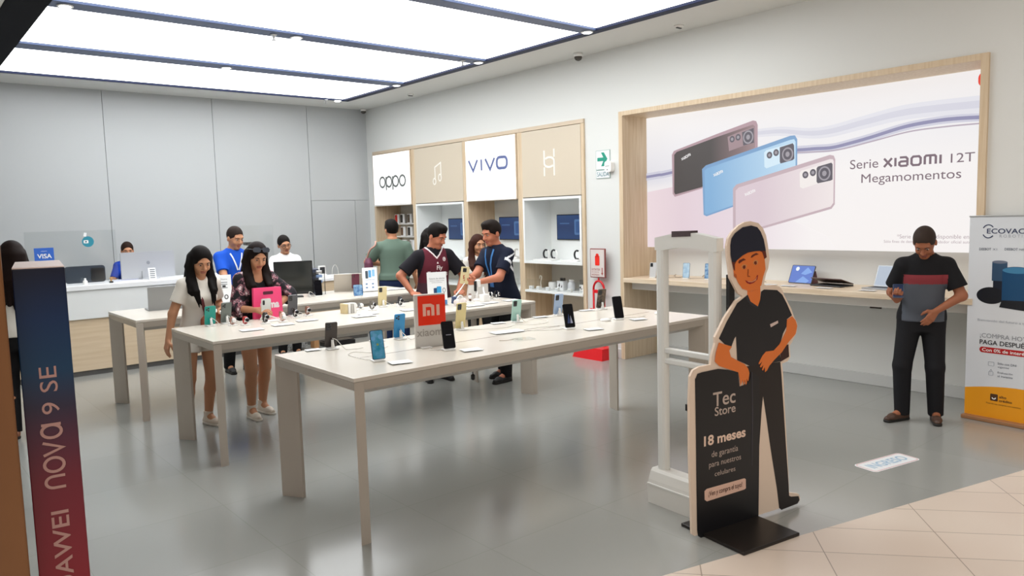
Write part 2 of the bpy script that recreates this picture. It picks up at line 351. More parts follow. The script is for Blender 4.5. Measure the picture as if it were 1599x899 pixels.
BB_SHAPES = {
    'black': [(-5.428, 2.329), (-5.401, 2.369), (-5.37, 2.378), (-4.856, 2.498), (-4.397, 2.597), (-4.362, 2.586), (-4.345, 2.546), (-4.344, 2.321), (-5.03, 1.934), (-5.391, 1.858), (-5.42, 1.893)],
    'black_face': [(-5.395, 2.327), (-5.359, 2.357), (-4.837, 2.47), (-4.397, 2.555), (-4.374, 2.534), (-4.373, 2.323), (-5.026, 1.95), (-5.384, 1.883), (-5.399, 1.909)],
    'black_bump': [(-4.698, 2.46), (-4.527, 2.505), (-4.371, 2.534), (-4.37, 2.376), (-4.509, 2.35), (-4.68, 2.31)],
    'black_lens': [(-4.524, 2.489), (-4.388, 2.521), (-4.384, 2.372), (-4.509, 2.353)],
    'blue': [(-5.02, 2.144), (-4.971, 2.181), (-3.982, 2.403), (-3.935, 2.402), (-3.911, 2.363), (-3.909, 2.11), (-4.598, 1.735), (-4.963, 1.631), (-5.002, 1.648)],
    'blue_face': [(-4.987, 2.126), (-4.952, 2.148), (-3.982, 2.363), (-3.942, 2.366), (-3.926, 2.34), (-3.924, 2.104), (-4.598, 1.751), (-4.963, 1.651), (-4.984, 1.664)],
    'blue_bump': [(-4.268, 2.262), (-4.242, 2.285), (-3.942, 2.333), (-3.937, 2.177), (-4.093, 2.14), (-4.241, 2.102), (-4.263, 2.119)],
    'blue_lens': [(-4.094, 2.299), (-3.955, 2.328), (-3.942, 2.308), (-3.937, 2.177), (-3.956, 2.164), (-4.085, 2.14), (-4.093, 2.159)],
    'pink': [(-4.63, 1.917), (-4.589, 1.957), (-3.576, 2.186), (-3.539, 2.176), (-3.524, 2.14), (-3.523, 1.72), (-3.554, 1.679), (-4.264, 1.498), (-4.597, 1.413), (-4.63, 1.452)],
    'pink_face': [(-4.598, 1.892), (-4.562, 1.924), (-3.575, 2.146), (-3.546, 2.142), (-3.537, 2.12), (-3.536, 1.735), (-3.562, 1.7), (-4.264, 1.521), (-4.579, 1.436), (-4.597, 1.468)],
    'pink_bump': [(-3.88, 2.036), (-3.861, 2.056), (-3.56, 2.115), (-3.548, 2.097), (-3.546, 1.949), (-3.565, 1.94), (-3.706, 1.919), (-3.844, 1.882), (-3.875, 1.898)],
    'pink_lens': [(-3.705, 2.068), (-3.693, 2.084), (-3.56, 2.112), (-3.548, 2.097), (-3.546, 1.953), (-3.565, 1.944), (-3.691, 1.925), (-3.704, 1.94)],
    'xiao_b': [(-5.288, 2.277), (-5.157, 2.328)],
    'xiao_bl': [(-4.866, 2.076), (-4.744, 2.116)],
    'xiao_p': [(-4.482, 1.853), (-4.354, 1.897)],
    'l_b': [(-4.642, 2.431), (-4.57, 2.444), (-4.453, 2.436)],
    'l_bl': [(-4.207, 2.232), (-4.134, 2.251), (-4.016, 2.234)],
    'l_p': [(-3.819, 2.013), (-3.742, 2.03), (-3.625, 2.018)],
    'wave1': [(-5.826, 2.1), (-5.627, 2.115), (-5.434, 2.132), (-4.338, 2.281), (-3.911, 2.259), (-3.732, 2.256), (-3.554, 2.253), (-3.359, 2.283), (-3.195, 2.314), (-2.906, 2.376), (-2.656, 2.399), (-2.476, 2.4), (-2.301, 2.39)],
    'wave2': [(-3.911, 2.234), (-3.529, 2.225), (-3.194, 2.275), (-2.863, 2.331), (-2.554, 2.343), (-2.299, 2.341)],
    'wave3': [(-4.368, 2.464), (-4.082, 2.456), (-3.785, 2.407), (-3.556, 2.408), (-3.244, 2.457), (-2.866, 2.503), (-2.304, 2.497)],
    'lower_l': [(-5.82, 2.074), (-5.43, 2.112), (-5.02, 2.055), (-4.598, 1.72), (-4.597, 1.405), (-5.829, 1.399)],
}

# ================================================================ THE SETTING
XR, YB, ZC = 6.60, 11.58, 3.545          # right wall plane, back wall plane, ceiling height
def edge_y(x): return 2.168-0.2424*(x-2.724)   # line where the shop floor meets the mall tiles

FLOOR_M = tiled('grey_polished_tile', '989995', '959692', '8e908a', 0.8, 0.8, 0.0, (0.1, 0.25), 0.17, 0.0025, 0.6, 0.9)
MALL_M = tiled('beige_mall_tile', 'd3c4b6', 'cdbeb0', '96887a', 0.305, 0.613, -math.radians(40.2), (-0.145, 0.267), 0.28, 0.0028, 0.45, 2.0)
b = MB()
b.add([(-3, edge_y(-3), 0), (9, edge_y(9), 0), (9, 13, 0), (-3, 13, 0), (-3, edge_y(-3), -0.1), (9, edge_y(9), -0.1), (9, 13, -0.1), (-3, 13, -0.1)],
      [(0, 1, 2, 3), (7, 6, 5, 4), (0, 4, 5, 1), (1, 5, 6, 2), (2, 6, 7, 3), (3, 7, 4, 0)])
struct(b.build('floor', FLOOR_M), 'polished dark grey tile floor of the phone shop')
b = MB()
b.add([(-3, -4, 0.0), (12, -4, 0.0), (12, edge_y(12), 0.0), (-3, edge_y(-3), 0.0), (-3, -4, -0.1), (12, -4, -0.1), (12, edge_y(12), -0.1), (-3, edge_y(-3), -0.1)],
      [(0, 1, 2, 3), (7, 6, 5, 4), (0, 4, 5, 1), (1, 5, 6, 2), (2, 6, 7, 3), (3, 7, 4, 0)])
struct(b.build('floor_mall', MALL_M), 'beige tile floor of the mall walkway')

# right wall with openings for the cabinets and the lit niche
b = MB()
b.span((XR, 11.37, 0), (7.3, YB+0.1, ZC)); b.span((XR, 6.41, 2.82), (7.3, 11.37, ZC)); b.span((XR, 5.854, 0), (7.3, 6.41, ZC))
b.span((XR, 2.127, 2.83), (7.3, 5.854, ZC)); b.span((XR, 0.9, 0), (7.3, 2.127, ZC))
b.span((7.10, 6.41, 0), (7.3, 11.37, 2.82))
b.span((7.18, 2.127, 0), (7.3, 5.854, 2.83))
struct(b.build('wall_right', WHITE), 'white right hand wall')
b = MB(); b.span((7.155, 2.16, 0.0), (7.18, 5.81, 0.11), 0.004); b.span((XR-0.014, 5.86, 0), (XR, 6.40, 0.11), 0.003)
b.span((XR-0.014, 0.92, 0), (XR, 2.10, 0.11), 0.003)
struct(b.build('baseboard_right', mat('baseboard_grey', 'c9cac8', 0.5)))

# back wall: satin grey panels with thin open joints and a flush door
PANEL = mat('satin_grey_panel', 'b9bcbd', 0.33, spec=0.55)
b = MB()
b.span((-1.6, YB+0.03, 0), (XR, YB+0.2, ZC), mi=1)
xs = [-1.6, -0.38, 1.089, 2.558, 4.027, 5.527]
for x0, x1 in zip(xs[:-1], xs[1:]): b.span((x0+0.003, YB, 0), (x1-0.003, YB+0.03, ZC))
b.span((5.531, YB, 2.029), (XR, YB+0.03, ZC)); b.span((6.329, YB, 0), (XR, YB+0.03, 2.025))
struct(b.build('wall_back', [PANEL, mat('joint_dark', '74787a', 0.8)]), 'satin grey panelled back wall')
b = MB(); b.span((5.535, YB+0.001, 0.01), (6.323, YB+0.03, 2.023))
struct(b.build('door_1', PANEL), 'flush grey door in the back wall panelling')
b = MB(); b.span((-1.8, 3.0, 0), (-1.6, YB+0.2, ZC)); struct(b.build('wall_left', WHITE))
# bronze panelled end of the shop front, at the left edge of the view
b = MB(); b.span((-1.8, 2.62, 0), (0.285, 2.86, ZC), 0.006)
struct(b.build('wall_front', noisy('bronze_panel', '7d5230', '8e6038', (1, 1, 0.3), 3, 5, 0.4)), 'brown panelled end of the shop front')

# ceiling with the recessed light field
b = MB()
XL, XH, Y0, Y1 = 0.99, 5.893, 3.55, 10.86
b.span((-1.8, Y1, ZC), (7.3, YB+0.2, ZC+0.2)); b.span((XH, 1.2, ZC), (7.3, Y1, ZC+0.2))
b.span((-1.8, 2.0, ZC), (XL, Y1, ZC+0.2)); b.span((XL, 2.0, ZC), (XH, Y0, ZC+0.2)); b.span((XL, Y0, ZC+0.1), (XH, Y1, ZC+0.2))
struct(b.build('ceiling', mat('ceiling_white', 'dededa', 0.7)), 'white plasterboard ceiling')
BEAM = mat('slate_beam', '47567a', 0.4); NAVY = mat('navy_beam', '1d2440', 0.5, spec=0.2); INK = mat('black_beam', '111116', 0.8, spec=0.1)
bars = [(3.55, 3.75), (5.44, 5.615), (7.24, 7.45), (9.06, 9.32)]
for i, (a, c) in enumerate(bars):
    b = MB(); b.span((XL+0.30, a, ZC-0.004), (5.787, c, ZC+0.09), 0.004)
    struct(b.build('trim_%d' % (i+1), BEAM), ['nearest', 'second', 'third', 'farthest'][i]+' slate blue beam across the light ceiling')
b = MB(); b.span((XL, Y0, ZC-0.006), (XL+0.30, Y1, ZC+0.09), 0.004); struct(b.build('trim_5', INK), 'black beam along the left of the light ceiling')
b = MB(); b.span((5.787, Y0, ZC-0.006), (XH, Y1, ZC+0.09), 0.004); struct(b.build('trim_6', NAVY), 'navy beam along the right of the light ceiling')
b = MB(); b.span((XL+0.3, 10.825, ZC-0.006), (5.787, Y1, ZC+0.09)); struct(b.build('trim_7', NAVY), 'thin navy edge at the back of the light ceiling')
GLOW = mat('light_ceiling', 'ffffff', 0.6, emit=CEILING_GLOW, ecol='fafdff')
for (a, c), w in zip([(9.32, 10.825), (7.45, 9.06), (5.615, 7.24), (3.75, 5.44)],
                     ['nearest the grey back wall', 'second from the grey back wall', 'third from the grey back wall', 'nearest the shop front, at the top of the view']):
    b = MB(); b.span((XL+0.30, a, ZC+0.02), (5.787, c, ZC+0.06))
    o = b.build('ceiling_light_panel', GLOW); tag(o, 'glowing white stretched ceiling light panel '+w, 'ceiling light', 'panels of the light ceiling')
for (x, y), w in zip([(5.752, 7.34), (5.746, 9.19), (5.70, 10.84), (5.752, 5.53), (3.44, 7.34), (3.40, 9.19), (1.40, 7.34)],
        ['where the second beam meets the right border', 'where the third beam meets the right border', 'in the back right corner of the light ceiling',
         'where the nearest beam meets the right border', 'half way along the second beam beside a sprinkler', 'half way along the third beam', 'at the left end of the second beam by the black border']):
    t = thing('downlight', 'small round lit downlight '+w, 'downlight', (x, y, ZC-0.006), 0, 'downlights in the ceiling beams')
    m = MB(); m.lathe([(0.062, 0), (0.062, -0.008), (0.048, -0.010), (0.048, 0)], 24); m.build('trim_ring', PLASTIC, t)
    m = MB(); m.lathe([(0.046, -0.002), (0.044, -0.012), (0.02, -0.014)], 20); m.build('lens', mat('downlight_lens', 'ffffff', 0.4, emit=6.0), t)
for (x, y), w in zip([(3.205, 7.35), (5.53, 7.36), (5.51, 10.845)], ['beside the downlight half way along the second beam', 'at the right end of the second beam', 'on the back edge of the light ceiling near its right corner']):
    t = thing('sprinkler_head', 'small metal sprinkler head '+w, 'sprinkler', (x, y, ZC-0.005), 0, 'ceiling sprinklers')
    m = MB(); m.lathe([(0.035, 0), (0.03, -0.008), (0.012, -0.012), (0.01, -0.035)], 16); m.build('escutcheon', CHROME, t)
    m = MB(); m.lathe([(0.006, -0.03), (0.006, -0.05), (0.022, -0.052), (0.022, -0.056)], 14); m.build('deflector', CHROME, t)
for (x, y), w in zip([(6.352, 9.776), (6.36, 4.845)], ['between the light ceiling and the cabinet wall near the back', 'between the light ceiling and the wall above the big billboard']):
    t = thing('ceiling_detector', 'low white ceiling detector '+w, 'smoke detector', (x, y, ZC), 0, 'ceiling detectors')
    m = MB(); m.lathe([(0.05, 0), (0.05, -0.012), (0.03, -0.02)], 20); m.build('housing', OFFWHITE, t)
    m = MB(); m.span((-0.035, -0.012, -0.028), (0.035, 0.012, -0.018), 0.003); m.build('sensor', DARK, t)
def dome_camera(loc, label, s=1.0):
    t = thing('security_camera', label, 'security camera', loc)
    m = MB(); m.lathe([(0.055*s, 0), (0.055*s, -0.03*s), (0.05*s, -0.04*s)], 20); m.build('mount', PLASTIC, t)
    m = MB(); m.lathe([(0.046*s, -0.038*s), (0.044*s, -0.06*s), (0.032*s, -0.078*s), (0.012*s, -0.087*s)], 20); m.build('dome', mat('smoked_dome', '4a4640', 0.15), t)
dome_camera((6.43, 6.33, ZC), 'small dark dome camera on the ceiling above the exit sign')
dome_camera((6.51, 11.48, ZC), 'small dark dome camera in the far corner of the ceiling', 0.9)

# oak lining of the lit niche
b = MB()
NY0, NY1, NZ = 2.127, 5.854, 2.83
b.span((XR-0.03, NY1-0.055, 0), (7.18, NY1, NZ), 0.002); b.span((XR-0.03, NY0, 0), (7.18, NY0+0.055, NZ), 0.002)
b.span((XR-0.03, NY0+0.055, NZ-0.05), (7.18, NY1-0.055, NZ), 0.002)
struct(b.build('trim_8', WOOD), 'pale oak lining around the lit billboard niche')

# ---------------------------------------------------------------- billboard in the niche
XBB = 6.99
t = thing('illuminated_billboard', 'large lit billboard showing three phones, in the oak niche on the right wall', 'billboard', (XBB, 0, 0), -PI/2)
# local axes of the board: x runs left to right along the wall (world -y), front faces the shop (local -y)
def bb(pts): return [(u, z) for u, z in pts]
m = MB(); m.prism([(-5.795, 1.285), (-2.19, 1.285), (-2.19, 2.775), (-5.795, 2.775)], 0.0, 0.16)
PIC = mat('billboard_print', '101010', 0.4); n, l, bs = nodes(PIC)
tc = n.new('ShaderNodeTexCoord'); sp = n.new('ShaderNodeSeparateXYZ'); l.new(tc.outputs['Object'], sp.inputs[0])
mu = n.new('ShaderNodeMapRange'); mu.inputs[1].default_value = -5.8; mu.inputs[2].default_value = -3.6; l.new(sp.outputs[0], mu.inputs[0])
mz = n.new('ShaderNodeMapRange'); mz.inputs[1].default_value = 1.28; mz.inputs[2].default_value = 2.78; l.new(sp.outputs[2], mz.inputs[0])
up = n.new('ShaderNodeValToRGB'); e = up.color_ramp.elements
e[0].position = 0; e[0].color = rgb('f4ebee'); e[1].position = 1; e[1].color = rgb('fdf9f6')
for p, c in ((0.45, 'f3eef0'), (0.52, 'e3e2ea'), (0.7, 'eeecf0')): k = e.new(p); k.color = rgb(c)
l.new(mz.outputs[0], up.inputs[0])
rt = n.new('ShaderNodeValToRGB'); e = rt.color_ramp.elements
e[0].position = 0; e[0].color = rgb('fbf6f4'); e[1].position = 1; e[1].color = rgb('f6f1ef')
for p, c in ((0.5, 'f9f5f4'), (0.75, 'f1eff1')): k = e.new(p); k.color = rgb(c)
l.new(mz.outputs[0], rt.inputs[0])
mx = n.new('ShaderNodeMix'); mx.data_type = 'RGBA'; l.new(mu.outputs[0], mx.inputs[0]); l.new(up.outputs[0], mx.inputs[6]); l.new(rt.outputs[0], mx.inputs[7])
l.new(mx.outputs[2], bs.inputs['Emission Color']); bs.inputs['Emission Strength'].default_value = SCREEN_GLOW
m.build('light_box', PIC, t)
LIL = gradient('billboard_lilac', [(0, 'efdde2'), (0.25, 'e6d2da'), (0.6, 'e9dae2'), (1, 'faf5f4')], 0, -5.8, -3.75, emit=SCREEN_GLOW)
nn, ll, bb_ = nodes(LIL); ll.remove(bb_.inputs['Base Color'].links[0]); bb_.inputs['Base Color'].default_value = (0.01, 0.01, 0.01, 1)
def glow_grad(name, stops, axis, lo, hi):
    g = gradient(name, stops, axis, lo, hi, emit=SCREEN_GLOW); a, c, d = nodes(g)
    c.remove(d.inputs['Base Color'].links[0]); d.inputs['Base Color'].default_value = (0.01, 0.01, 0.01, 1); return g
def sh(k): return BB_SHAPES[k]
m = MB(); m.prism([(-5.79, 1.29), (-5.79, 1.925), (-5.3, 1.985), (-4.7, 1.9), (-3.6, 1.42), (-3.5, 1.29)], -0.002, 0.0, M=None)
m.build('picture_ground', LIL, t)
def wave(name, key, w0, w1, col, d):
    P = curve_pts([(u, 0, z) for u, z in sh(key)], 8); mb = MB(); N = len(P)-1
    up_, dn = [], []
    for i, p in enumerate(P):
        w = w0+(w1-w0)*i/N; up_.append((p.x, p.z+w/2)); dn.append((p.x, p.z-w/2))
    mb.prism(up_+dn[::-1], d, d+0.001); return mb.build(name, screen_glow(name+'_'+col, col), t)
wave('picture_wave', 'wave3', 0.08, 0.14, 'e6e5ec', -0.0030); wave('picture_wave', 'wave3', 0.035, 0.06, 'd9d8e3', -0.0033)
wave('picture_wave', 'wave1', 0.085, 0.065, 'd3d2e0', -0.0036); wave('picture_wave', 'wave1', 0.030, 0.030, '9391b2', -0.0046)
wave('picture_wave', 'wave2', 0.012, 0.012, 'b9abb9', -0.004)
specs = [('black', 'brown grey', 'b79aa2', '5e5455', '2e2a2a', -4.9, -4.0, -0.005), ('blue', 'blue', '7fa6cf', '86b3db', 'cfeafb', -4.9, -3.7, -0.007), ('pink', 'pink', 'c9b3ba', 'ddcbd3', 'fbf4f0', -4.3, -3.2, -0.009)]
for key, cn, rim, c0, c1, lo, hi, d in specs:
    m = MB(); m.prism(sh(key), d, d+0.002); ph = m.build('pictured_phone', screen_glow('print_rim_'+key, rim), t); ph['label'] = cn+' phone in the billboard picture'
    st_ = [(0, '4b4544'), (0.45, '8d7678'), (1, 'cdb4b8')] if key == 'black' else [(0, c0), (1, c1)]
    m = MB(); m.prism(sh(key+'_face'), d-0.0008, d); m.build('pictured_back', glow_grad('print_face_'+key, st_, 0, lo, hi), ph)
    m = MB(); m.prism(sh(key+'_bump'), d-0.0016, d-0.0008); m.build('pictured_camera', screen_glow('print_bump_'+key, {'black': 'a58d92', 'blue': 'd9eefb', 'pink': 'f6efec'}[key]), ph)
    m = MB(); m.prism(sh(key+'_lens'), d-0.0024, d-0.0016); cx = sum(p[0] for p in sh(key+'_lens'))/len(sh(key+'_lens')); cz = sum(p[1] for p in sh(key+'_lens'))/len(sh(key+'_lens'))
    for (qx, qz), rr in zip(sh({'black': 'l_b', 'blue': 'l_bl', 'pink': 'l_p'}[key])[:2], (0.034, 0.034)):
        m.prism(arc(qx, qz, rr*0.9, rr, 0, 345, 20), d-0.0024, d-0.0016)
        m.prism(arc(qx, qz, rr*0.45, rr*0.5, 0, 345, 16), d-0.003, d-0.0024, 1)
    m.prism(arc(cx, cz, 0.060, 0.068, 0, 350, 28), d-0.003, d-0.0024, 1); m.prism(arc(cx, cz, 0.046, 0.053, 0, 350, 24), d-0.0036, d-0.003, 0); m.prism(arc(cx, cz, 0.022, 0.026, 0, 350, 20), d-0.0042, d-0.0036, 1)
    m.build('pictured_lens', [screen_glow('print_lens', '625d66'), screen_glow('print_lens_ring', 'a49ea6'), screen_glow('print_lens_core', '5a555e')], ph)
    (xa, za), (xb, zb) = sh({'black': 'xiao_b', 'blue': 'xiao_bl', 'pink': 'xiao_p'}[key])
    L = xb-xa; R_ = Matrix.Translation((xa, 0, za-0.02)) @ Matrix.Rotation(-math.atan2(zb-za, xb-xa), 4, 'Y')
    m = MB(); xiaomi_word(m, 0, 0, L, 0.026, 0.0055, d-0.0018, M=R_); m.build('wordmark', screen_glow('print_white', 'f7f4f4'), ph)
TXT = screen_glow('print_mauve', '7d6b75'); TXT2 = screen_glow('print_faint', 'b9a9ae')
m = MB(); put_text(m, 'Serie', -3.384, 2.039, w=0.258, cap=0.083, depth=-0.003); m.build('headline_word', TXT, t)
m = MB(); put_text(m, '12T', -2.525, 2.039, w=0.183, cap=0.076, depth=-0.003); m.build('headline_word', TXT, t)
m = MB(); xiaomi_word(m, -3.075, 2.039, 0.487, 0.074, 0.019, -0.004); m.build('brand_wordmark', TXT, t)
m = MB(); put_text(m, 'Megamomentos', -3.277, 1.908, w=0.836, cap=0.079, depth=-0.003); m.build('headline_word', TXT, t)
m = MB(); put_text(m, '*Serie 12T solo disponible en tienda', -2.95, 1.402, w=0.72, depth=-0.003); m.build('small_print', TXT2, t)
m = MB(); put_text(m, 'Sólo fines de demostración. Vendedor oficial autorizado', -3.063, 1.362, w=0.80, depth=-0.003)
m.build('small_print', TXT2, t)
m = MB(); m.prism(rrect(-2.335, 2.63, -2.20, 2.755, 0.05), -0.004, -0.001); m.ribbon([(-2.31, 2.66), (-2.31, 2.72), (-2.25, 2.72), (-2.25, 2.66)], 0.014, -0.006, -0.004, 1)
m.build('corner_emblem', [screen_glow('print_red', 'e8402e'), screen_glow('print_white', 'f7f4f4')], t)

# oak shelf of the niche
t = thing('wall_shelf', 'long pale oak display shelf under the lit billboard', 'shelf', (0, 0, 0))
m = MB(); m.span((6.55, NY0+0.058, 0.90), (7.18, NY1-0.058, 0.95), 0.003); m.build('shelf_board', WOOD_H, t)
m = MB(); m.span((6.70, NY0+0.06, 0.81), (7.17, NY1-0.06, 0.90), 0.004); m.build('apron', OFFWHITE, t)
t = thing('wall_socket', 'dark electrical socket on the white wall under the oak shelf', 'socket', (7.178, 3.21, 0.762))
m = MB(); m.box((0, 0, 0), (0.012, 0.11, 0.06), 0.004); m.build('plate', mat('socket_brown', '3a2b25', 0.4), t)
m = MB(); m.box((-0.008, -0.025, 0), (0.006, 0.03, 0.03), 0.003); m.box((-0.008, 0.025, 0), (0.006, 0.03, 0.03), 0.003); m.build('outlet', BLACK, t)
t = thing('wall_cover_plate', 'blank white plate beside the dark socket under the oak shelf', 'socket', (7.178, 3.06, 0.77))
m = MB(); m.box((0, 0, 0), (0.010, 0.10, 0.06), 0.003); m.build('plate', mat('plate_grey', 'c3c0ba', 0.5), t)

# ---------------------------------------------------------------- four display cabinets
WALLSIDE = Matrix.Rotation(-PI/2, 4, 'Z')      # prints on the wall: local x -> world -y
def on_wall(mb, X): return Matrix.Translation((X, 0, 0)) @ WALLSIDE
CAB = [(11.37, 10.13), (10.13, 8.78), (8.78, 7.58), (7.58, 6.41)]
NICHE_W = mat('niche_white', 'eef0ee', 0.45)
LBOX = mat('lightbox_white', '3a3a3a', 0.4, emit=1.25, ecol='ffffff')
HEAD = mat('beige_panel', 'cfc2ae', 0.5)
SCREEN_BLUE = screen_glow('tv_blue', '15305f', 1.0)
def cabinet(i, label):
    ya, yb = CAB[i]; t = thing('display_cabinet', label, 'cabinet', (0, 0, 0), 0, 'oak display cabinets along the right wall')
    F = XR-0.025; P = 0.05
    for y0, y1 in ((yb, yb+P), (ya-P, ya)):
        m = MB(); m.span((F, y0+0.001, 0), (7.10, y1-0.001, 2.77), 0.002); m.build('side_panel', [WOOD, GREIGE][0], t)
    m = MB(); m.span((F, yb+0.001, 2.772), (7.10, ya-0.001, 2.82), 0.002); m.build('top_panel', GREIGE, t)
    m = MB(); m.span((7.06, yb+P, 0.0), (7.095, ya-P, 2.77)); m.build('back_panel', NICHE_W if i == 2 else mat('warm_grey_panel', 'd9d4ca', 0.5), t)
    m = MB(); m.span((F+0.02, yb+P, 0.0), (7.06, ya-P, 0.10), 0.002); m.build('plinth', WOOD, t)
    y0, y1 = yb+P, ya-P
    if i in (0, 2):
        m = MB(); m.span((F-0.02, y0, 1.915), (7.0, y1, 2.765), 0.004); m.build('header_box', GREIGE, t)
        m = MB(); m.span((F-0.03, y0+0.012, 1.935), (F-0.02, y1-0.012, 2.755), 0.002); lb = m.build('light_panel', LBOX, t)
        m = MB(); m.span((F-0.032, y0+0.004, 1.912), (F-0.02, y1-0.004, 1.935)); m.build('light_box_edge', OFFWHITE, t)
        M = on_wall(None, F-0.0305); m = MB()
        if i == 0:
            h, s, x, z = 0.165, 0.030, -11.12, 2.30
            for k in range(4):
                cx = x+0.10+k*0.205
                m.ribbon(arc(cx, z, 0.086, h/2, 0, 345, 24), s, -0.002, 0, closed=True, M=M)
                if k in (1, 2): m.ribbon([(cx-0.086, z+h/2), (cx-0.086, z-0.135)], s, -0.002, 0, M=M)
            m.build('lettering', mat('oppo_grey', '6d7270', 0.5), lb)
        else:
            x, z, h, s = -8.645, 2.33, 0.15, 0.032
            m.ribbon([(x, z+h), (x+0.10, z), (x+0.20, z+h)], s, -0.002, 0, M=M)
            m.ribbon([(x+0.29, z), (x+0.29, z+h)], s, -0.002, 0, M=M); m.ribbon([(x+0.29, z+0.20), (x+0.29, z+0.205)], s, -0.002, 0, M=M)
            m.ribbon([(x+0.38, z+h), (x+0.48, z), (x+0.58, z+h)], s, -0.002, 0, M=M)
            m.ribbon(rrect(x+0.63, z+0.005, x+0.84, z+h, 0.055), s*1.15, -0.002, 0, closed=True, M=M)
            m.build('lettering', mat('vivo_blue', '5f6b99', 0.5), lb)
    else:
        m = MB(); m.span((F-0.004, y0, 1.925), (7.0, y1, 2.765), 0.003); hd = m.build('header_panel', HEAD, t)
        M = on_wall(None, F-0.0045); m = MB(); ICON = mat('icon_white', 'f1ece2', 0.5)
        if i == 1:
            x, z = -9.47, 2.36
            m.ribbon([(x-0.055, z-0.10), (x-0.055, z+0.09), (x+0.10, z+0.15), (x+0.10, z-0.06)], 0.022, -0.002, 0, M=M)
            m.ribbon(arc(x-0.075, z-0.12, 0.036, 0.045, 0, 340, 16), 0.02, -0.002, 0, closed=True, M=M)
            m.ribbon(arc(x+0.07, z-0.07, 0.036, 0.05, 0, 340, 16), 0.02, -0.002, 0, closed=True, M=M)
            m.build('note_emblem', ICON, hd)
        else:
            x, z = -7.01, 2.34; w = 0.026
            m.ribbon([(x-0.09, z+0.16)]+arc(x, z-0.0, 0.09, 0.05, 180, 320, 14), w, -0.002, 0, M=M)
            m.ribbon([(x+0.09, z-0.16)]+arc(x, z+0.02, 0.09, 0.05, 0, 140, 14), w, -0.002, 0, M=M)
            m.ribbon([(x+0.09, z+0.17), (x+0.09, z+0.07)], w, -0.002, 0, M=M); m.ribbon([(x-0.09, z-0.05), (x-0.09, z-0.16)], w, -0.002, 0, M=M)
            m.build('band_emblem', ICON, hd)
        # white lined box with a projecting rim
        m = MB(); a, c, z0, z1 = y0+0.002, y1-0.002, 1.07, 1.915; q = 0.03
        m.span((F-0.012, a, z0), (7.05, a+q, z1)); m.span((F-0.012, c-q, z0), (7.05, c, z1)); m.span((F-0.012, a+q, z0), (7.05, c-q, z0+q)); m.span((F-0.012, a+q, z1-q), (7.05, c-q, z1)); m.span((7.03, a+q, z0+q), (7.05, c-q, z1-q))
        m.build('display_niche', NICHE_W, t)
    if i == 2:
        m = MB(); m.span((F+0.05, y0, 1.07), (7.05, y1, 1.10), 0.003); m.build('shelf', NICHE_W, t)
    if i >= 1:
        m = MB(); m.span((F-0.01, y0+0.002, 0.69), (7.05, y1-0.002, 0.72), 0.003); m.build('shelf', NICHE_W, t)
        m = MB(); m.span((F+0.0, y0+0.03, 0.725), (F+0.006, y1-0.03, 0.86)); m.build('shelf_guard', ACRYLIC, t)
    if i == 0:
        for z in (1.615, 1.40, 1.18, 0.72):
            m = MB(); m.span((6.86, y0+0.002, z-0.02), (7.055, y1-0.002, z), 0.002); m.build('shelf', OFFWHITE, t)
    return t
cabinet(0, 'oak display cabinet farthest from the viewer, with oppo light box and racks of phone cases')
cabinet(1, 'oak display cabinet with white music note on its beige header')
cabinet(2, 'oak display cabinet with vivo light box, behind the man in navy polo')
cabinet(3, 'oak display cabinet with linked band emblem on its header, nearest the exit sign')
def wall_screen(y, z, w, h, label):
    t = thing('wall_screen', label, 'screen', (7.028 if w < 0.5 or True else 0, y, z), -PI/2, 'blue screens in the display cabinets')
    m = MB(); m.box((0, -0.012, 0), (w, 0.022, h), 0.004); m.build('casing', BLACK, t)
    m = MB(); m.prism([(-w/2+0.012, -h/2+0.012), (w/2-0.012, -h/2+0.012), (w/2-0.012, h/2-0.012), (-w/2+0.012, h/2-0.012)], -0.0245, -0.0235)
    s = m.build('display', glow_grad('tv_blue_grad', [(0, '173a6b'), (0.5, '16305f'), (1, '22406f')], 2, -0.16, 0.16), t)
    m = MB(); m.prism(rrect(w*0.13, -h*0.30, w*0.42, h*0.30, 0.02), -0.0255, -0.0247); m.prism(rrect(w*0.18, -h*0.22, w*0.37, h*0.22, 0.015), -0.0262, -0.0256, 1)
    m.prism([(-w*0.38, h*0.12), (-w*0.05, h*0.12), (-w*0.05, h*0.17), (-w*0.38, h*0.17)], -0.0255, -0.0247, 2)
    m.build('pictured_phone', [screen_glow('tv_card', '4a6f9e'), screen_glow('tv_card_in', '2b4f84'), screen_glow('tv_text', '3f5f8c')], s)
wall_screen(7.09, 1.525, 0.53, 0.335, 'blue video screen in the white niche of the cabinet nearest the exit sign')
wall_screen(8.30, 1.515, 0.54, 0.33, 'blue video screen right behind the head of the man in navy polo')
wall_screen(9.58, 1.510, 0.52, 0.33, 'blue video screen in the niche behind the man in the football shirt')

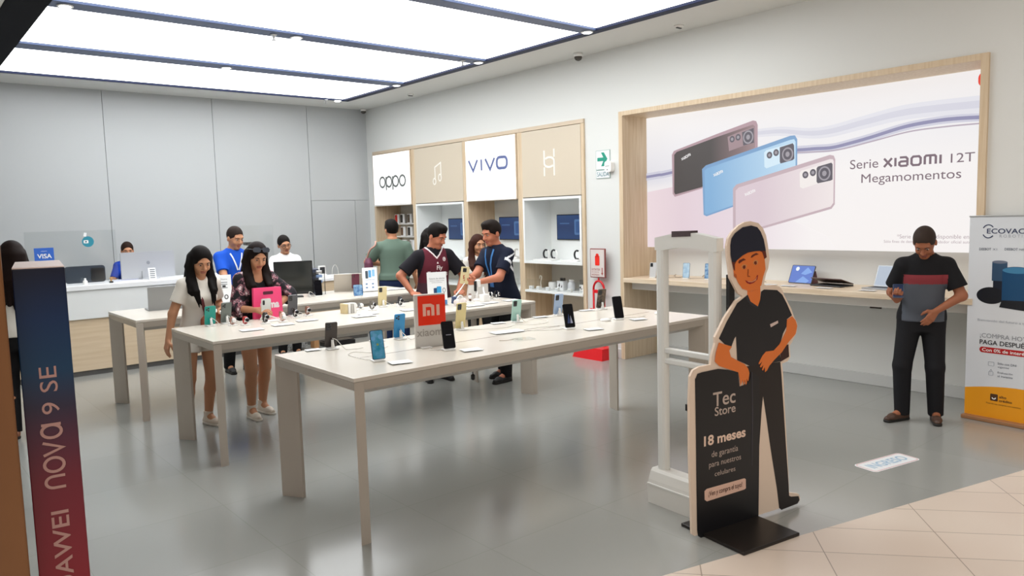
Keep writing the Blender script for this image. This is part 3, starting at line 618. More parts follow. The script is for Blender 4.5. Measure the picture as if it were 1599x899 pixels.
# ================================================================ FURNITURE
TOP = noisy('table_top', 'dcd4c7', 'e0d9ce', (1, 1, 1), 2.0, 3, 0.22, 0.5)
FRAME = mat('table_frame', 'bfb5a8', 0.38)
SEAM = mat('seam_dark', '5a4c40', 0.7)
ZT = 0.89
def display_table(label, x0, x1, y0, y1, seam=True, plugs=()):
    t = thing('display_table', label, 'table', (x0, y0, 0), 0, 'long display tables')
    L, D = x1-x0, y1-y0
    m = MB(); m.span((0, 0, ZT-0.022), (L, D, ZT), 0.003); m.build('tabletop', TOP, t)
    # under-frame: a rim that slopes inwards under every edge, mitred at the corners
    m = MB(); zo, zi, zb = ZT-0.0225, ZT-0.105, ZT-0.0225; q = 0.012
    ring = lambda a, z: [(a, a*1.0, z), (L-a, a, z), (L-a, D-a, z), (a, D-a, z)]
    A, B_, C_, D_ = ring(0.0, zo), ring(0.012, zi+0.035), ring(0.085, zi), ring(0.125, zo)
    vs = A+B_+C_+D_; fs = []
    for r in range(3):
        for k in range(4): fs.append((r*4+k, r*4+(k+1) % 4, (r+1)*4+(k+1) % 4, (r+1)*4+k))
    for k in range(4): fs.append((12+k, 12+(k+1) % 4, (k+1) % 4, k))
    m.add(vs, fs); m.build('apron', FRAME, t)
    for cx, sx in ((0, 1), (L, -1)):
        for cy, sy in ((0, 1), (D, -1)):
            m = MB(); poly = [(0.001, 0.001), (0.058, 0.001), (0.098, 0.126), (0.082, 0.128)]
            P = [(cx+sx*a, cy+sy*c) for a, c in poly]
            if sx*sy < 0: P = P[::-1]
            vs = [(a, c, 0.0) for a, c in P]+[(a, c, ZT-0.0226) for a, c in P]
            m.add(vs, [(3, 2, 1, 0), (4, 5, 6, 7), (0, 1, 5, 4), (1, 2, 6, 5), (2, 3, 7, 6), (3, 0, 4, 7)])
            m.build('leg', FRAME, t)
    if seam:
        m = MB(); m.span((0.30, D/2-0.0025, ZT), (L-0.12, D/2+0.0025, ZT+0.0006)); m.build('seam', SEAM, t)
    for px_, py_, dz in plugs:
        m = MB(); m.tube([(px_, py_, ZT-0.03), (px_, py_, ZT-0.11-dz)], 0.003, 6); m.lathe([(0.004, -0.02), (0.013, -0.012), (0.013, 0.012), (0.004, 0.02)], 10, M=Matrix.Translation((px_, py_, ZT-0.12-dz)))
        m.build('hanging_plug', BLACK, t)
    return t
display_table('pale display table nearest the viewer, carrying the red square logo sign', 1.83, 4.89, 3.45, 4.45, plugs=((0.95, 0.25, 0.06), (2.05, 0.5, 0.05), (2.85, 0.55, 0.03)))
display_table('pale display table in the middle, with two young women leaning over it', 1.745, 4.74, 5.29, 6.235, seam=False)
display_table('pale display table farthest back, in front of the white reception counter', 1.68, 4.72, 7.02, 8.0, seam=False)

# reception counter
t = thing('reception_counter', 'white reception counter with pale wood base along the grey back wall', 'counter', (0, 9.68, 0))
m = MB(); m.span((-1.2, 0.0, 0.655), (4.25, 0.62, 0.985), 0.004); m.build('fascia', mat('counter_white', 'e9ebea', 0.35), t)
m = MB(); m.span((-1.22, -0.02, 0.985), (4.27, 0.66, 1.04), 0.004); m.build('countertop', mat('counter_top', 'f4f5f6', 0.25), t)
m = MB(); m.span((-1.18, 0.025, 0.06), (4.23, 0.60, 0.655), 0.002); m.build('base_cabinet', noisy('counter_wood', 'd3bc9c', 'dcc7aa', (0.6, 10, 10), 3, 4, 0.5), t)
m = MB(); m.span((-1.18, 0.05, 0.0), (4.23, 0.58, 0.06)); m.build('kick_plate', mat('kick_grey', '6b6a68', 0.4, 0.3), t)
t = thing('side_counter', 'lower white side counter at the right end of the reception counter', 'counter', (4.28, 9.68, 0))
m = MB(); m.span((0, 0, 0.86), (1.17, 0.62, 0.90), 0.003); m.build('countertop', mat('counter_top', 'f4f5f6', 0.25), t)
m = MB(); m.span((0.01, 0.02, 0.06), (1.15, 0.60, 0.86), 0.002); m.build('base_cabinet', noisy('counter_wood', 'd3bc9c', 'dcc7aa', (0.6, 10, 10), 3, 4, 0.5), t)
m = MB(); m.span((0.02, 0.04, 0.0), (1.14, 0.58, 0.06)); m.build('kick_plate', mat('kick_grey', '6b6a68', 0.4, 0.3), t)

# things on the counter
def plate_text(name, parent, body, x, z, w, col, bold=0.0, M=None, cap=None, depth=-0.002, align='l'):
    m = MB(); put_text(m, body, x, z, w=w, cap=cap, bold=bold, depth=depth, align=align, M=M); return m.build(name, col, parent)
PRINT_W = mat('print_paper_white', 'f4f4f2', 0.5); PRINT_G = mat('print_grey', '85888c', 0.5); PRINT_K = mat('print_black', '26262a', 0.5)
t = thing('acceptance_sign', 'blue card sign reading VISA on the reception counter', 'sign', (1.47, 9.84, 1.04))
m = MB(); m.prism([(-0.095, 0.28), (0.095, 0.28), (0.095, 0.44), (-0.095, 0.44)], 0, 0.006); m.build('panel', mat('card_blue', '3567c4', 0.4), t)
m = MB(); m.prism([(-0.095, 0.225), (0.14, 0.225), (0.155, 0.25), (0.13, 0.268), (0.095, 0.28), (-0.095, 0.28)], 0, 0.006); m.build('lower_strip', mat('card_cyan', '3d9bd4', 0.4), t)
plate_text('lettering', t, 'VISA', -0.068, 0.325, 0.14, PRINT_W, 0.02)
plate_text('small_lettering', t, 'aceptamos', -0.03, 0.40, 0.06, PRINT_W)
m = MB(); m.tube([(0, 0.012, 0.0), (0, 0.012, 0.30)], 0.006); m.lathe([(0.06, 0), (0.06, 0.008), (0.01, 0.012)], 20, M=Matrix.Translation((0, 0.012, 0))); m.build('stand', PLASTIC, t)
def shield(x0, x1, label):
    t = thing('counter_shield', label, 'screen', ((x0+x1)/2, 9.90, 1.04)); w = (x1-x0)/2
    m = MB(); m.span((-w, -0.003, 0.02), (w, 0.003, 0.62)); m.build('pane', ACRYLIC, t)
    for s in (-w+0.08, w-0.08):
        m = MB(); m.span((s-0.03, -0.04, 0), (s+0.03, 0.04, 0.012), 0.003); m.span((s-0.03, -0.009, 0.012), (s+0.03, 0.009, 0.05)); m.build('foot', ACRYLIC, t)
shield(1.30, 2.22, 'clear acrylic shield with the round teal sticker, on the reception counter')
shield(3.62, 4.15, 'clear acrylic shield on the reception counter behind the woman in floral cardigan')
t = thing('round_sticker', 'round teal sticker stuck on the clear counter shield', 'sticker', (1.925, 9.893, 1.53))
m = MB(); m.prism(arc(0, 0, 0.062, 0.062, 0, 350, 32), 0.0, 0.002); m.build('disc', mat('sticker_teal', '2c8ba0', 0.5), t)
m = MB(); m.prism(rrect(-0.045, -0.018, 0.005, 0.018, 0.008), -0.001, 0.0); m.prism(arc(-0.02, 0, 0.009, 0.009, 0, 340, 14), -0.002, -0.001, 1); m.build('camera_mark', [PRINT_W, mat('sticker_navy', '1e4e6b', 0.5)], t)
t = thing('hanging_clip', 'small white clip on the shield above the teal sticker', 'clip', (1.90, 9.893, 1.61))
m = MB(); m.prism(rrect(-0.014, -0.02, 0.014, 0.025, 0.006), -0.004, 0.0, M=Matrix.Rotation(0.2, 4, 'Y')); m.build('body', PAPER, t)
t = thing('counter_monitor', 'dark rounded monitor seen from behind, left on the reception counter', 'monitor', (1.92, 10.16, 1.04))
m = MB(); m.prism(rrect(-0.215, 0.0, 0.215, 0.20, 0.035), -0.015, 0.015); m.build('casing', mat('monitor_slate', '3a414b', 0.25), t)
m = MB(); m.prism(rrect(0.06, 0.01, 0.205, 0.17, 0.02), -0.019, -0.015); m.build('back_cover', BLACK, t)
t = thing('hand_sanitizer', 'small white bottle on the counter before the dark monitor', 'bottle', (1.85, 9.82, 1.04))
m = MB(); m.lathe([(0.022, 0), (0.024, 0.004), (0.024, 0.04), (0.012, 0.052), (0.01, 0.06)], 18); m.build('body', PLASTIC, t)
m = MB(); m.lathe([(0.012, 0.06), (0.012, 0.07), (0.006, 0.074)], 14); m.build('cap', PLASTIC, t)
t = thing('wooden_stamp', 'small tan stamp on the counter beside the dark monitor', 'stamp', (2.12, 9.82, 1.04))
m = MB(); m.span((-0.02, -0.015, 0), (0.02, 0.015, 0.02), 0.004); m.build('block', BLACK, t)
m = MB(); m.lathe([(0.01, 0.02), (0.008, 0.035), (0.016, 0.055), (0.01, 0.066)], 16); m.build('handle', mat('stamp_tan', 'b58a52', 0.5), t)
t = thing('desktop_computer', 'large silver desktop computer seen from behind, hiding the receptionist', 'computer', (2.61, 10.10, 1.04))
m = MB(); m.prism(rrect(-0.31, 0.012, 0.31, 0.335, 0.016), -0.006, 0.022); m.build('casing', mat('silver_grey', 'b9bbbf', 0.35, 0.3), t)
m = MB(); m.prism(rrect(-0.10, 0.0, 0.10, 0.012, 0.004), -0.10, 0.10); m.prism([(-0.08, 0.01), (0.08, 0.01), (0.08, 0.10), (-0.08, 0.10)], -0.03, -0.006); m.build('foot', mat('silver_grey', 'b9bbbf', 0.35, 0.3), t)
m = MB(); m.prism(arc(0, 0.2, 0.02, 0.022, 0, 340, 20), -0.008, -0.006); m.build('emblem', mat('emblem_grey', '8f9298', 0.3), t)
t = thing('barcode_card', 'white printed card leaning on the back of the silver computer', 'card', (2.59, 9.86, 1.04))
m = MB(); m.prism([(-0.04, 0.0), (0.045, 0.0), (0.035, 0.145), (-0.05, 0.145)], 0, 0.004); m.build('panel', PAPER, t)
m = MB()
for k in range(5): m.prism([(-0.03, 0.02+k*0.024), (0.028, 0.02+k*0.024), (0.028, 0.032+k*0.024), (-0.03, 0.032+k*0.024)], -0.001, 0)
m.build('printed_lines', PRINT_G, t)
m = MB(); m.span((-0.045, 0.0, 0), (0.045, 0.05, 0.006)); m.build('foot', ACRYLIC, t)
t = thing('card_terminal', 'white payment terminal on the lower side counter', 'terminal', (4.80, 9.84, 0.90))
m = MB(); m.span((-0.06, -0.05, 0), (0.06, 0.06, 0.05), 0.008); m.build('base', PLASTIC, t)
m = MB(); m.prism(rrect(-0.05, 0.04, 0.05, 0.17, 0.01), -0.03, 0.0); m.build('screen_housing', PLASTIC, t)
m = MB(); m.prism(rrect(-0.038, 0.06, 0.038, 0.15, 0.006), -0.032, -0.03); m.build('screen', DARK, t)
t = thing('cable_loop', 'thin clear cable loop standing on the lower side counter', 'cable', (5.0, 9.82, 0.90))
m = MB(); m.tube(curve_pts([(-0.05, 0, 0.003), (-0.04, 0, 0.12), (0.0, 0, 0.17), (0.04, 0, 0.12), (0.05, 0, 0.003)]), 0.003, 6); m.build('cable', CABLE, t)
t = thing('wall_camera_box', 'white box with dark lens hood behind the shield, above the floral cardigan', 'camera', (3.87, 10.02, 1.04))
m = MB(); m.span((-0.05, -0.05, 0.28), (0.05, 0.05, 0.36), 0.006); m.build('housing', PLASTIC, t)
m = MB(); m.span((-0.07, -0.07, 0.36), (0.07, 0.05, 0.40), 0.006); m.build('hood', DARK, t)
m = MB(); m.tube([(0, 0, 0), (0, 0, 0.28)], 0.012); m.lathe([(0.06, 0), (0.06, 0.01), (0.02, 0.014)], 18); m.build('stand', PLASTIC, t)
# things on the floor by the counter
t = thing('cable_bundle', 'grey heap of power cables on the floor before the counter', 'cables', (4.22, 9.45, 0))
m = MB(); rnd = random.Random(3)
for k in range(9):
    P = [(rnd.uniform(-.13, .13), rnd.uniform(-.08, .08), rnd.uniform(0.01, 0.11)) for _ in range(6)]
    m.tube(curve_pts(P, 6), 0.007, 6)
m.build('cables', mat('cable_grey', '9a9a98', 0.6), t)
t = thing('tan_carton', 'small tan carton on the floor before the counter', 'box', (4.45, 9.43, 0))
m = MB(); m.span((-0.035, -0.06, 0), (0.035, 0.06, 0.13), 0.004); m.build('carton', mat('carton_tan', 'b98a5c', 0.6), t)
m = MB(); m.span((-0.034, -0.061, 0.115), (0.034, 0.061, 0.132), 0.002); m.build('lid', mat('carton_lid', 'a87a4e', 0.6), t)
t = thing('black_tray', 'black equipment tray on the floor before the side counter', 'tray', (4.78, 9.42, 0))
m = MB(); m.span((-0.22, -0.10, 0), (0.22, 0.10, 0.06), 0.008); m.build('body', BLACK, t)
m = MB(); m.span((-0.20, -0.102, 0.065), (0.20, 0.09, 0.075), 0.003); m.build('lid', DARK, t)

# ================================================================ PHONES AND THEIR STANDS
def phone(label, loc, rz, tilt, body, face=None, kind='screen', group=None, h=0.162, w=0.076, cam='square', art=None):
    """upright phone; local -y is the side with the screen"""
    t = thing('display_phone', label, 'phone', loc, rz, group)
    T = Matrix.Rotation(-tilt, 4, 'X'); d = 0.0045
    m = MB(); m.prism(rrect(-w/2, 0, w/2, h, 0.010), -d, d, M=T); m.build('body', body, t)
    m = MB(); m.prism(rrect(-w/2+0.003, 0.003, w/2-0.003, h-0.003, 0.008), -d-0.0006, -d, M=T); s = m.build('screen', face or mat('screen_off', '0b0b10', 0.12), t)
    if art:
        m = MB()
        for pts, mi in art[0]: m.prism(pts, -d-0.0012, -d-0.0006, mi, T)
        m.build('screen_picture', art[1], s)
    x0 = w/2-0.036
    m = MB(); m.prism(rrect(x0, h-0.050, w/2-0.006, h-0.007, 0.006), d, d+0.0018, M=T)
    for q in ((x0+0.0085, h-0.017), (x0+0.0085, h-0.034), (x0+0.0215, h-0.026)): m.prism(arc(q[0], q[1], 0.0062, 0.0062, 0, 340, 12), d+0.0018, d+0.003, 1, T)
    m.build('camera_bump', [mat('camera_island', '23252a', 0.25) if cam == 'dark' else body, mat('camera_lens', '0c0c0f', 0.1)], t)
    return t
def stand(label, loc, rz, tilt, cable, group=None, mats=None, back=True):
    """white stand that carries a phone, with its cable lying on the table"""
    t = thing('phone_stand', label, 'stand', (loc[0], loc[1], loc[2]+0.0008), rz, group); s = 1 if back else -1
    m = MB(); m.span((-0.035, -0.03, 0), (0.035, 0.045, 0.008), 0.003); m.span((-0.03, -0.026, 0.008), (0.03, -0.018, 0.012), 0.002); m.build('base', PLASTIC, t)
    m = MB(); m.tube([(0, 0.028, 0.006), (0, 0.022, 0.04), (0, 0.02, 0.062)], [0.012, 0.009, 0.008], 10); m.build('post', PLASTIC, t)
    if cable:
        m = MB(); P = [Vector((p.x, p.y, max(p.z, 0.0042))) for p in curve_pts(cable, 8)]; m.tube(P, 0.0022, 6); m.build('cable', CABLE if mats is None else mats, t)
    return t
def price_card(label, loc, rz, w=0.11, d=0.10, group='price cards on the tables'):
    t = thing('price_card', label, 'card', loc, rz, group)
    m = MB(); m.span((-w/2, -d/2, 0), (w/2, d/2, 0.006), 0.002); m.build('holder', ACRYLIC, t)
    m = MB(); m.span((-w/2+0.004, -d/2+0.004, 0.0062), (w/2-0.004, d/2-0.004, 0.0075)); pc = m.build('card', PAPER, t)
    m = MB()
    for k in range(4):
        y = d*(0.30-0.18*k); m.span((-w*0.36, y-0.003, 0.0076), (w*(0.3-0.12*(k % 2)), y+0.002, 0.0079), mi=0)
    m.build('printed_lines', mat('print_pale_grey', 'c4c8cc', 0.6), pc)
    return t
PM = lambda n, c, r=0.25, me=0.2: mat('phone_'+n, c, r, me)
TEAL_SCR = noisy('wallpaper_teal', '1f8fb0', '6fb0dc', (1, 1, 1), 26, 3, 0.3)
BLUE_SCR = noisy('wallpaper_blue', '3d6ea5', '9ec2dc', (1, 1, 1), 30, 2, 0.3)
Z = ZT+0.012
def front(label, x, y, rz, body, face=None, art=None, cable=None, tilt=0.28, h=0.168):
    phone(label, (x, y-0.012, Z+0.001), rz, tilt, body, face, art=art, h=h, group='phones facing the viewer on the front table')
    stand('stand of the '+label.replace(' on the front table', '').replace(' seen from behind,', ''), (x, y, ZT), rz, tilt, cable, 'phone stands')
FL = 'phones seen from behind on the front table'
dot = lambda cx, cz, r: arc(cx, cz, r, r, 0, 340, 14)
front('phone with teal picture screen, at the left end of the front table', 2.16, 3.77, math.radians(-14), PM('navy', '1c3556'), TEAL_SCR,
      art=([(dot(0.0, 0.085, 0.007), 0), (dot(-0.004, 0.088, 0.003), 1), (dot(0.02, 0.128, 0.014), 2), (dot(-0.022, 0.12, 0.012), 2)], [mat('art_gold', '8fae6a', .4), mat('art_red', 'b0713f', .4), mat('art_cloud', '6fb3e4', .4)]),
      cable=[(-0.02, 0.03, 0.004), (-0.06, 0.09, 0.003), (-0.10, 0.28, 0.003), (-0.04, 0.36, 0.003), (0.04, 0.27, 0.003), (0.10, 0.33, 0.003), (0.19, 0.44, 0.003)])
front('black phone with blank screen just right of the red logo sign', 2.64, 3.75, math.radians(-16), PM('black', '131317'),
      art=([([(-0.016, 0.082), (0.018, 0.082), (0.018, 0.086), (-0.016, 0.086)], 0)], [mat('art_grey', '9a9aa6', .4)]),
      cable=[(-0.02, 0.03, 0.004), (-0.07, 0.02, 0.003), (-0.10, 0.06, 0.003), (-0.09, 0.09, 0.003)])
front('black phone with bluish light streak on its screen, on the front table', 3.71, 3.79, math.radians(-18), PM('black', '131317'),
      art=([([(-0.02, 0.03), (-0.004, 0.10), (0.004, 0.03)], 0), ([(0.004, 0.03), (0.010, 0.085), (0.022, 0.03)], 1)], [mat('art_blue', '33426e', .4), mat('art_pale', 'a9aec6', .4)]),
      cable=[(-0.02, 0.03, 0.004), (-0.10, 0.0, 0.003), (-0.24, 0.05, 0.003), (-0.30, 0.12, 0.003), (-0.16, 0.16, 0.003), (0.0, 0.16, 0.003)])
front('plain black phone nearest the right end of the front table', 4.28, 3.84, math.radians(-20), PM('ink', '14151d'),
      cable=[(-0.02, 0.03, 0.004), (0.06, 0.05, 0.003), (0.16, 0.02, 0.003), (0.26, 0.05, 0.003)])
def rear(label, x, y, rz, body, cam='square', cable=None, h=0.165, tilt=0.22):
    phone(label, (x, y+0.012, Z+0.001), rz+PI, tilt, body, cam=cam, group=FL, h=h)
    stand('stand of the '+label.replace(' on the front table', '').replace(' seen from behind,', ''), (x, y, ZT), rz+PI, tilt, cable, 'phone stands')
rear('dark brown phone seen from behind, at the left end of the front table', 2.17, 4.36, math.radians(-10), PM('brown', '3a3330'), 'dark',
     [(0, 0.02, 0.07), (-0.02, 0.05, 0.06), (-0.06, 0.10, 0.004), (-0.12, 0.12, 0.003), (-0.17, 0.10, 0.003)])
rear('bright blue phone seen from behind, left of the red logo sign', 2.67, 4.36, math.radians(-8), PM('blue', '2f86bd'), 'square',
     [(0, 0.02, 0.07), (0.0, 0.05, 0.05), (-0.04, 0.09, 0.004), (-0.10, 0.06, 0.003), (-0.16, 0.10, 0.003)])
rear('gold phone seen from behind, right of the red logo sign', 3.19, 4.37, math.radians(-10), PM('gold', 'd8c893'), 'dark',
     [(0.03, 0.02, 0.004), (-0.05, 0.06, 0.003), (-0.16, 0.12, 0.003), (-0.30, 0.14, 0.003), (-0.42, 0.05, 0.003)], h=0.19)
rear('pale mint phone seen from behind, mid way along the front table', 3.70, 4.35, math.radians(-12), PM('mint', 'a9d0c8'), 'dark',
     [(0.0, 0.02, 0.06), (-0.05, 0.05, 0.004), (-0.14, -0.02, 0.003), (-0.22, 0.06, 0.003), (-0.16, 0.18, 0.003), (-0.02, 0.22, 0.003), (0.08, 0.12, 0.003)])
rear('pale blue phone seen from behind, second from the right end of the front table', 4.17, 4.38, math.radians(-14), PM('ice', '9fb6d6'), 'dark',
     [(0.0, 0.02, 0.06), (0.05, 0.05, 0.004), (0.14, 0.10, 0.003), (0.30, 0.08, 0.003), (0.38, 0.0, 0.003)])
rear('glossy black brown phone seen from behind, at the far right corner of the front table', 4.66, 4.37, math.radians(-16), noisy('phone_marble', '2a2320', '6d5a48', (1, 1, 1), 30, 3, 0.15), 'dark',
     [(0.0, 0.02, 0.06), (0.05, 0.06, 0.004), (0.15, 0.09, 0.003), (0.26, 0.05, 0.003)])
for lab, x, y, rz, w, d in [('white price card in front of the teal screen phone', 2.22, 3.63, -14, 0.13, 0.10), ('white price card in front of the black phone by the red sign', 2.73, 3.64, -16, 0.13, 0.10),
        ('white price card in front of the phone with the light streak', 3.80, 3.64, -18, 0.13, 0.09), ('white price card in front of the phone near the right table end', 4.37, 3.72, -20, 0.12, 0.09),
        ('white price card behind the dark brown phone at the left end', 2.06, 4.40, -10, 0.10, 0.07), ('large white leaflet lying on the centre seam of the front table', 3.33, 4.02, -10, 0.24, 0.12),
        ('white price card beside the mint phone on the front table', 3.56, 4.40, -12, 0.11, 0.07), ('white price card beside the bright blue phone', 2.52, 4.40, -8, 0.10, 0.07),
        ('white price card beside the pale blue phone', 3.99, 4.40, -14, 0.12, 0.07), ('white price card beside the black brown phone at the corner', 4.51, 4.40, -16, 0.12, 0.07)]:
    price_card(lab, (x, y, ZT), math.radians(rz), w, d)
t = thing('acrylic_plate', 'empty clear acrylic plate before the leaflet on the front table', 'plate', (3.20, 3.70, ZT), math.radians(-12))
m = MB(); m.span((-0.07, -0.05, 0.0), (0.07, 0.05, 0.008), 0.002); m.build('plate', ACRYLIC, t)
m = MB(); m.tube(curve_pts([(-0.07, 0, 0.01), (-0.11, 0.02, 0.004), (-0.15, 0.05, 0.003)]), 0.002, 6); m.build('cable', CABLE_D, t)
for lab, x, y in [('round white puck beside the plain black phone', 4.17, 3.87), ('round white puck at the right end of the front table', 4.72, 3.80)]:
    t = thing('alarm_puck', lab, 'puck', (x, y, ZT)); m = MB(); m.lathe([(0.038, 0), (0.04, 0.004), (0.038, 0.014), (0.03, 0.017)], 24); m.build('body', PLASTIC, t)
    m = MB(); m.tube(curve_pts([(0.035, 0, 0.006), (0.08, 0.03, 0.003), (0.14, 0.02, 0.003)]), 0.002, 6); m.build('cable', CABLE, t)
# red logo sign
t = thing('logo_sign', 'upright sign with red MI square and grey xiaomi lettering on the front table', 'sign', (2.643, 3.940, ZT), math.radians(-13.5))
m = MB(); m.span((-0.103, 0.0, 0.0), (0.103, 0.020, 0.335), 0.003); m.build('slab', mat('sign_white', 'd6d3cd', 0.3), t)
m = MB(); m.prism([(-0.081, 0.140), (0.100, 0.140), (0.100, 0.325), (-0.081, 0.325)], -0.004, 0.0); rp = m.build('red_square', mat('sign_red', 'f0300a', 0.35), t)
m = MB(); s = 0.020
m.ribbon([(-0.041, 0.198), (-0.041, 0.264), (0.0, 0.264), (0.015, 0.256), (0.015, 0.198)], s, -0.007, -0.004); m.ribbon([(-0.014, 0.200), (-0.014, 0.233)], s*0.9, -0.007, -0.004); m.ribbon([(0.050, 0.198), (0.050, 0.266)], s, -0.007, -0.004)
m.build('emblem', mat('sign_pale', 'f0b9a6', 0.4), rp)
m = MB(); put_text(m, 'xiaomi', -0.095, 0.072, w=0.187, cap=0.048, bold=0.012, depth=-0.002); m.build('lettering', mat('sign_grey', 'a9a49c', 0.4), t)
m = MB(); m.span((-0.08, -0.05, 0.0), (-0.01, 0.0, 0.007), 0.002); m.build('foot', OFFWHITE, t)

# ================================================================ WATCHES, PHONES AND CARDS ON THE MIDDLE TABLE
ZM = ZT
def watch(label, x, y, rz, strap, dial, h=0.075, group='smart watches on the middle table'):
    t = thing('smart_watch', label, 'watch', (x, y, ZM), rz, group)
    m = MB(); m.span((-0.03, -0.03, 0), (0.03, 0.03, 0.008), 0.003); m.tube([(0, 0.008, 0.006), (0, 0.008, h*0.5)], 0.006, 8); m.build('stand', PLASTIC, t)
    m = MB(); P = [(a, b_) for a, b_ in arc(0.004, h*0.56, 0.024, h*0.42, 118, 422, 22)]
    # strap: a loop around the stand, open ring in the (y,z) plane
    vs, fs = [], []
    for i, (a, b_) in enumerate(P):
        for x_ in (-0.011, 0.011):
            vs.append((x_, a, b_)); q = (0.004-a, h*0.56-b_); L = math.hypot(*q); vs.append((x_, a+q[0]/L*0.003, b_+q[1]/L*0.003))
    for i in range(len(P)-1):
        k = i*4; fs += [(k, k+2, k+6, k+4), (k+1, k+5, k+7, k+3), (k, k+4, k+5, k+1), (k+2, k+3, k+7, k+6)]
    fs += [(0, 1, 3, 2)]; k = (len(P)-1)*4; fs += [(k, k+2, k+3, k+1)]
    m.add(vs, fs); m.build('strap', strap, t)
    Mx = Matrix.Translation((0, -0.021, h*0.56)) @ Matrix.Rotation(PI/2-0.25, 4, 'X')
    m = MB(); m.lathe([(0.016, -0.004), (0.019, 0.0), (0.019, 0.007), (0.017, 0.009)], 22, M=Mx); c = m.build('case', CHROME, t)
    m = MB(); m.lathe([(0.0165, 0.009), (0.016, 0.0098), (0.004, 0.0100)], 20, M=Mx); m.build('dial', dial, c)
    return t
STR = lambda n, c: mat('strap_'+n, c, 0.55)
DIAL_K = mat('dial_black', '111114', 0.15); DIAL_W = mat('dial_white', 'e9e7e4', 0.3)
for args in [('rose pink smart watch nearest the left end of the middle table', 2.14, 5.99, 5, STR('rose', 'b98e80'), DIAL_W),
             ('smart watch with red strap on the middle table', 2.22, 5.93, 8, STR('red', 'b5322f'), DIAL_K),
             ('tall black smart watch between white phone and pink watches', 2.36, 5.87, 10, STR('black', '26201e'), DIAL_K, 0.10),
             ('pale pink smart watch right of the tall black watch', 2.50, 5.86, 6, STR('pink', 'd8b3a4'), DIAL_W),
             ('coral smart watch under the pink bag', 2.56, 6.02, 6, STR('coral', 'b46f60'), DIAL_W),
             ('black smart watch in a white holder, right of the pink bag', 2.68, 6.02, 4, STR('black', '26201e'), DIAL_K, 0.09),
             ('brown smart watch in a white holder, right of the black one', 2.81, 6.06, 4, STR('brown', '8a6250'), DIAL_K, 0.09),
             ('dark smart watch right of the stack of phone boxes', 3.27, 6.08, -10, STR('dark', '37373b'), DIAL_W),
             ('small grey smart watch second right of the stacked boxes', 3.35, 6.12, 0, STR('grey', '9b9b9b'), DIAL_W, 0.06),
             ('steel smart watch left of the cream phone', 3.37, 5.94, 20, STR('steel', '6b6661'), DIAL_K, 0.09),
             ('tall dark smart watch left of the red logo sign', 3.68, 5.97, 0, STR('dark', '37373b'), DIAL_K, 0.10),
             ('brown leather smart watch in front of the man in navy polo', 4.31, 5.74, -40, STR('leather', '6b4636'), DIAL_W, 0.085)]:
    a = list(args); a[3] = math.radians(a[3]); watch(*a)
for lab, x, y, c in [('white smart watch pair, left one, near the right end of the middle table', 4.53, 5.70, 'e9e6e2'), ('black and white smart watch nearest the right end of the middle table', 4.64, 5.74, '2b2a2a')]:
    watch(lab, x, y, 0.4, STR('p'+c, c), DIAL_K, 0.085)
def mphone(label, x, y, rz, body, cam, cable=None, h=0.165, w=0.076):
    phone(label, (x, y+0.012, Z+0.001), rz+PI, 0.22, body, cam=cam, h=h, w=w, group='phones on the middle table')
    stand('stand of the '+label.replace(' on the middle table', '').replace(' seen from behind,', ''), (x, y, ZT), rz+PI, 0.22, cable, 'phone stands')
mphone('teal phone seen from behind, at the left end of the middle table', 2.01, 6.12, 0.0, PM('teal', '12988a', 0.3, 0.0), 'plain',
       [(0, 0.02, 0.07), (-0.03, 0.05, 0.04), (-0.06, 0.06, 0.004), (-0.12, 0.04, 0.003)], 0.15, 0.085)
mphone('grey green phone seen from behind, touched by the woman in white', 2.145, 6.15, 0.1, PM('greygreen', '6c746f'), 'plain', [(0, 0.02, 0.07), (-0.03, 0.05, 0.04), (-0.1, 0.06, 0.004)], 0.165, 0.085)
mphone('dark grey phone seen from behind, right of the pink bag', 2.72, 6.16, -0.1, PM('darkgrey', '54555a'), 'dark', [(0, 0.02, 0.07), (-0.03, 0.05, 0.04), (-0.1, 0.06, 0.004)], 0.175, 0.082)
mphone('cream phone seen from behind, leaning on its stand on the middle table', 3.57, 6.10, -0.25, PM('cream', 'dccda0'), 'dark', [(0, 0.02, 0.07), (-0.03, 0.05, 0.04), (-0.1, 0.06, 0.004)], 0.18, 0.08)
def box_stack(x, y):
    for k, (c, nme) in enumerate([('d9c79a', 'gold'), ('f0efec', 'white'), ('b9b6b0', 'grey'), ('efeeea', 'ivory')]):
        t = thing('phone_box', 'slim %s phone box standing in the row of boxes on the middle table' % nme, 'box', (x+k*0.028, y, ZM), 0.15, 'phone boxes on the middle table')
        m = MB(); m.span((-0.012, -0.04, 0), (0.012, 0.04, 0.085), 0.002); m.build('sleeve', mat('box_'+nme, c, 0.5), t)
        m = MB(); m.span((-0.0125, -0.0405, 0.06), (0.0125, 0.0405, 0.0862), 0.002); m.build('lid', mat('box_'+nme, c, 0.5), t)
box_stack(3.09, 5.94)
for lab, x, y, rz, w, d in [('white price card in front of the red strap watch', 2.14, 5.60, -6, 0.17, 0.11), ('white price card in front of the tall black watch', 2.42, 5.68, -6, 0.17, 0.11), ('white price card in front of the holder watches', 2.66, 5.76, -6, 0.17, 0.10),
        ('white price card in front of the stacked phone boxes', 3.10, 5.62, -6, 0.19, 0.12), ('white price card left of the red logo sign on the middle table', 3.60, 5.66, -6, 0.19, 0.12), ('white price card at the middle of the middle table', 3.20, 5.72, -6, 0.17, 0.10),
        ('white price card right of the tall blue poster', 4.14, 5.45, -6, 0.19, 0.11), ('white price card before the brown leather watch', 4.36, 5.50, -6, 0.16, 0.10), ('white price card at the right end of the middle table', 4.62, 5.50, -6, 0.16, 0.12)]:
    price_card(lab, (x, y, ZM), math.radians(rz), w, d)
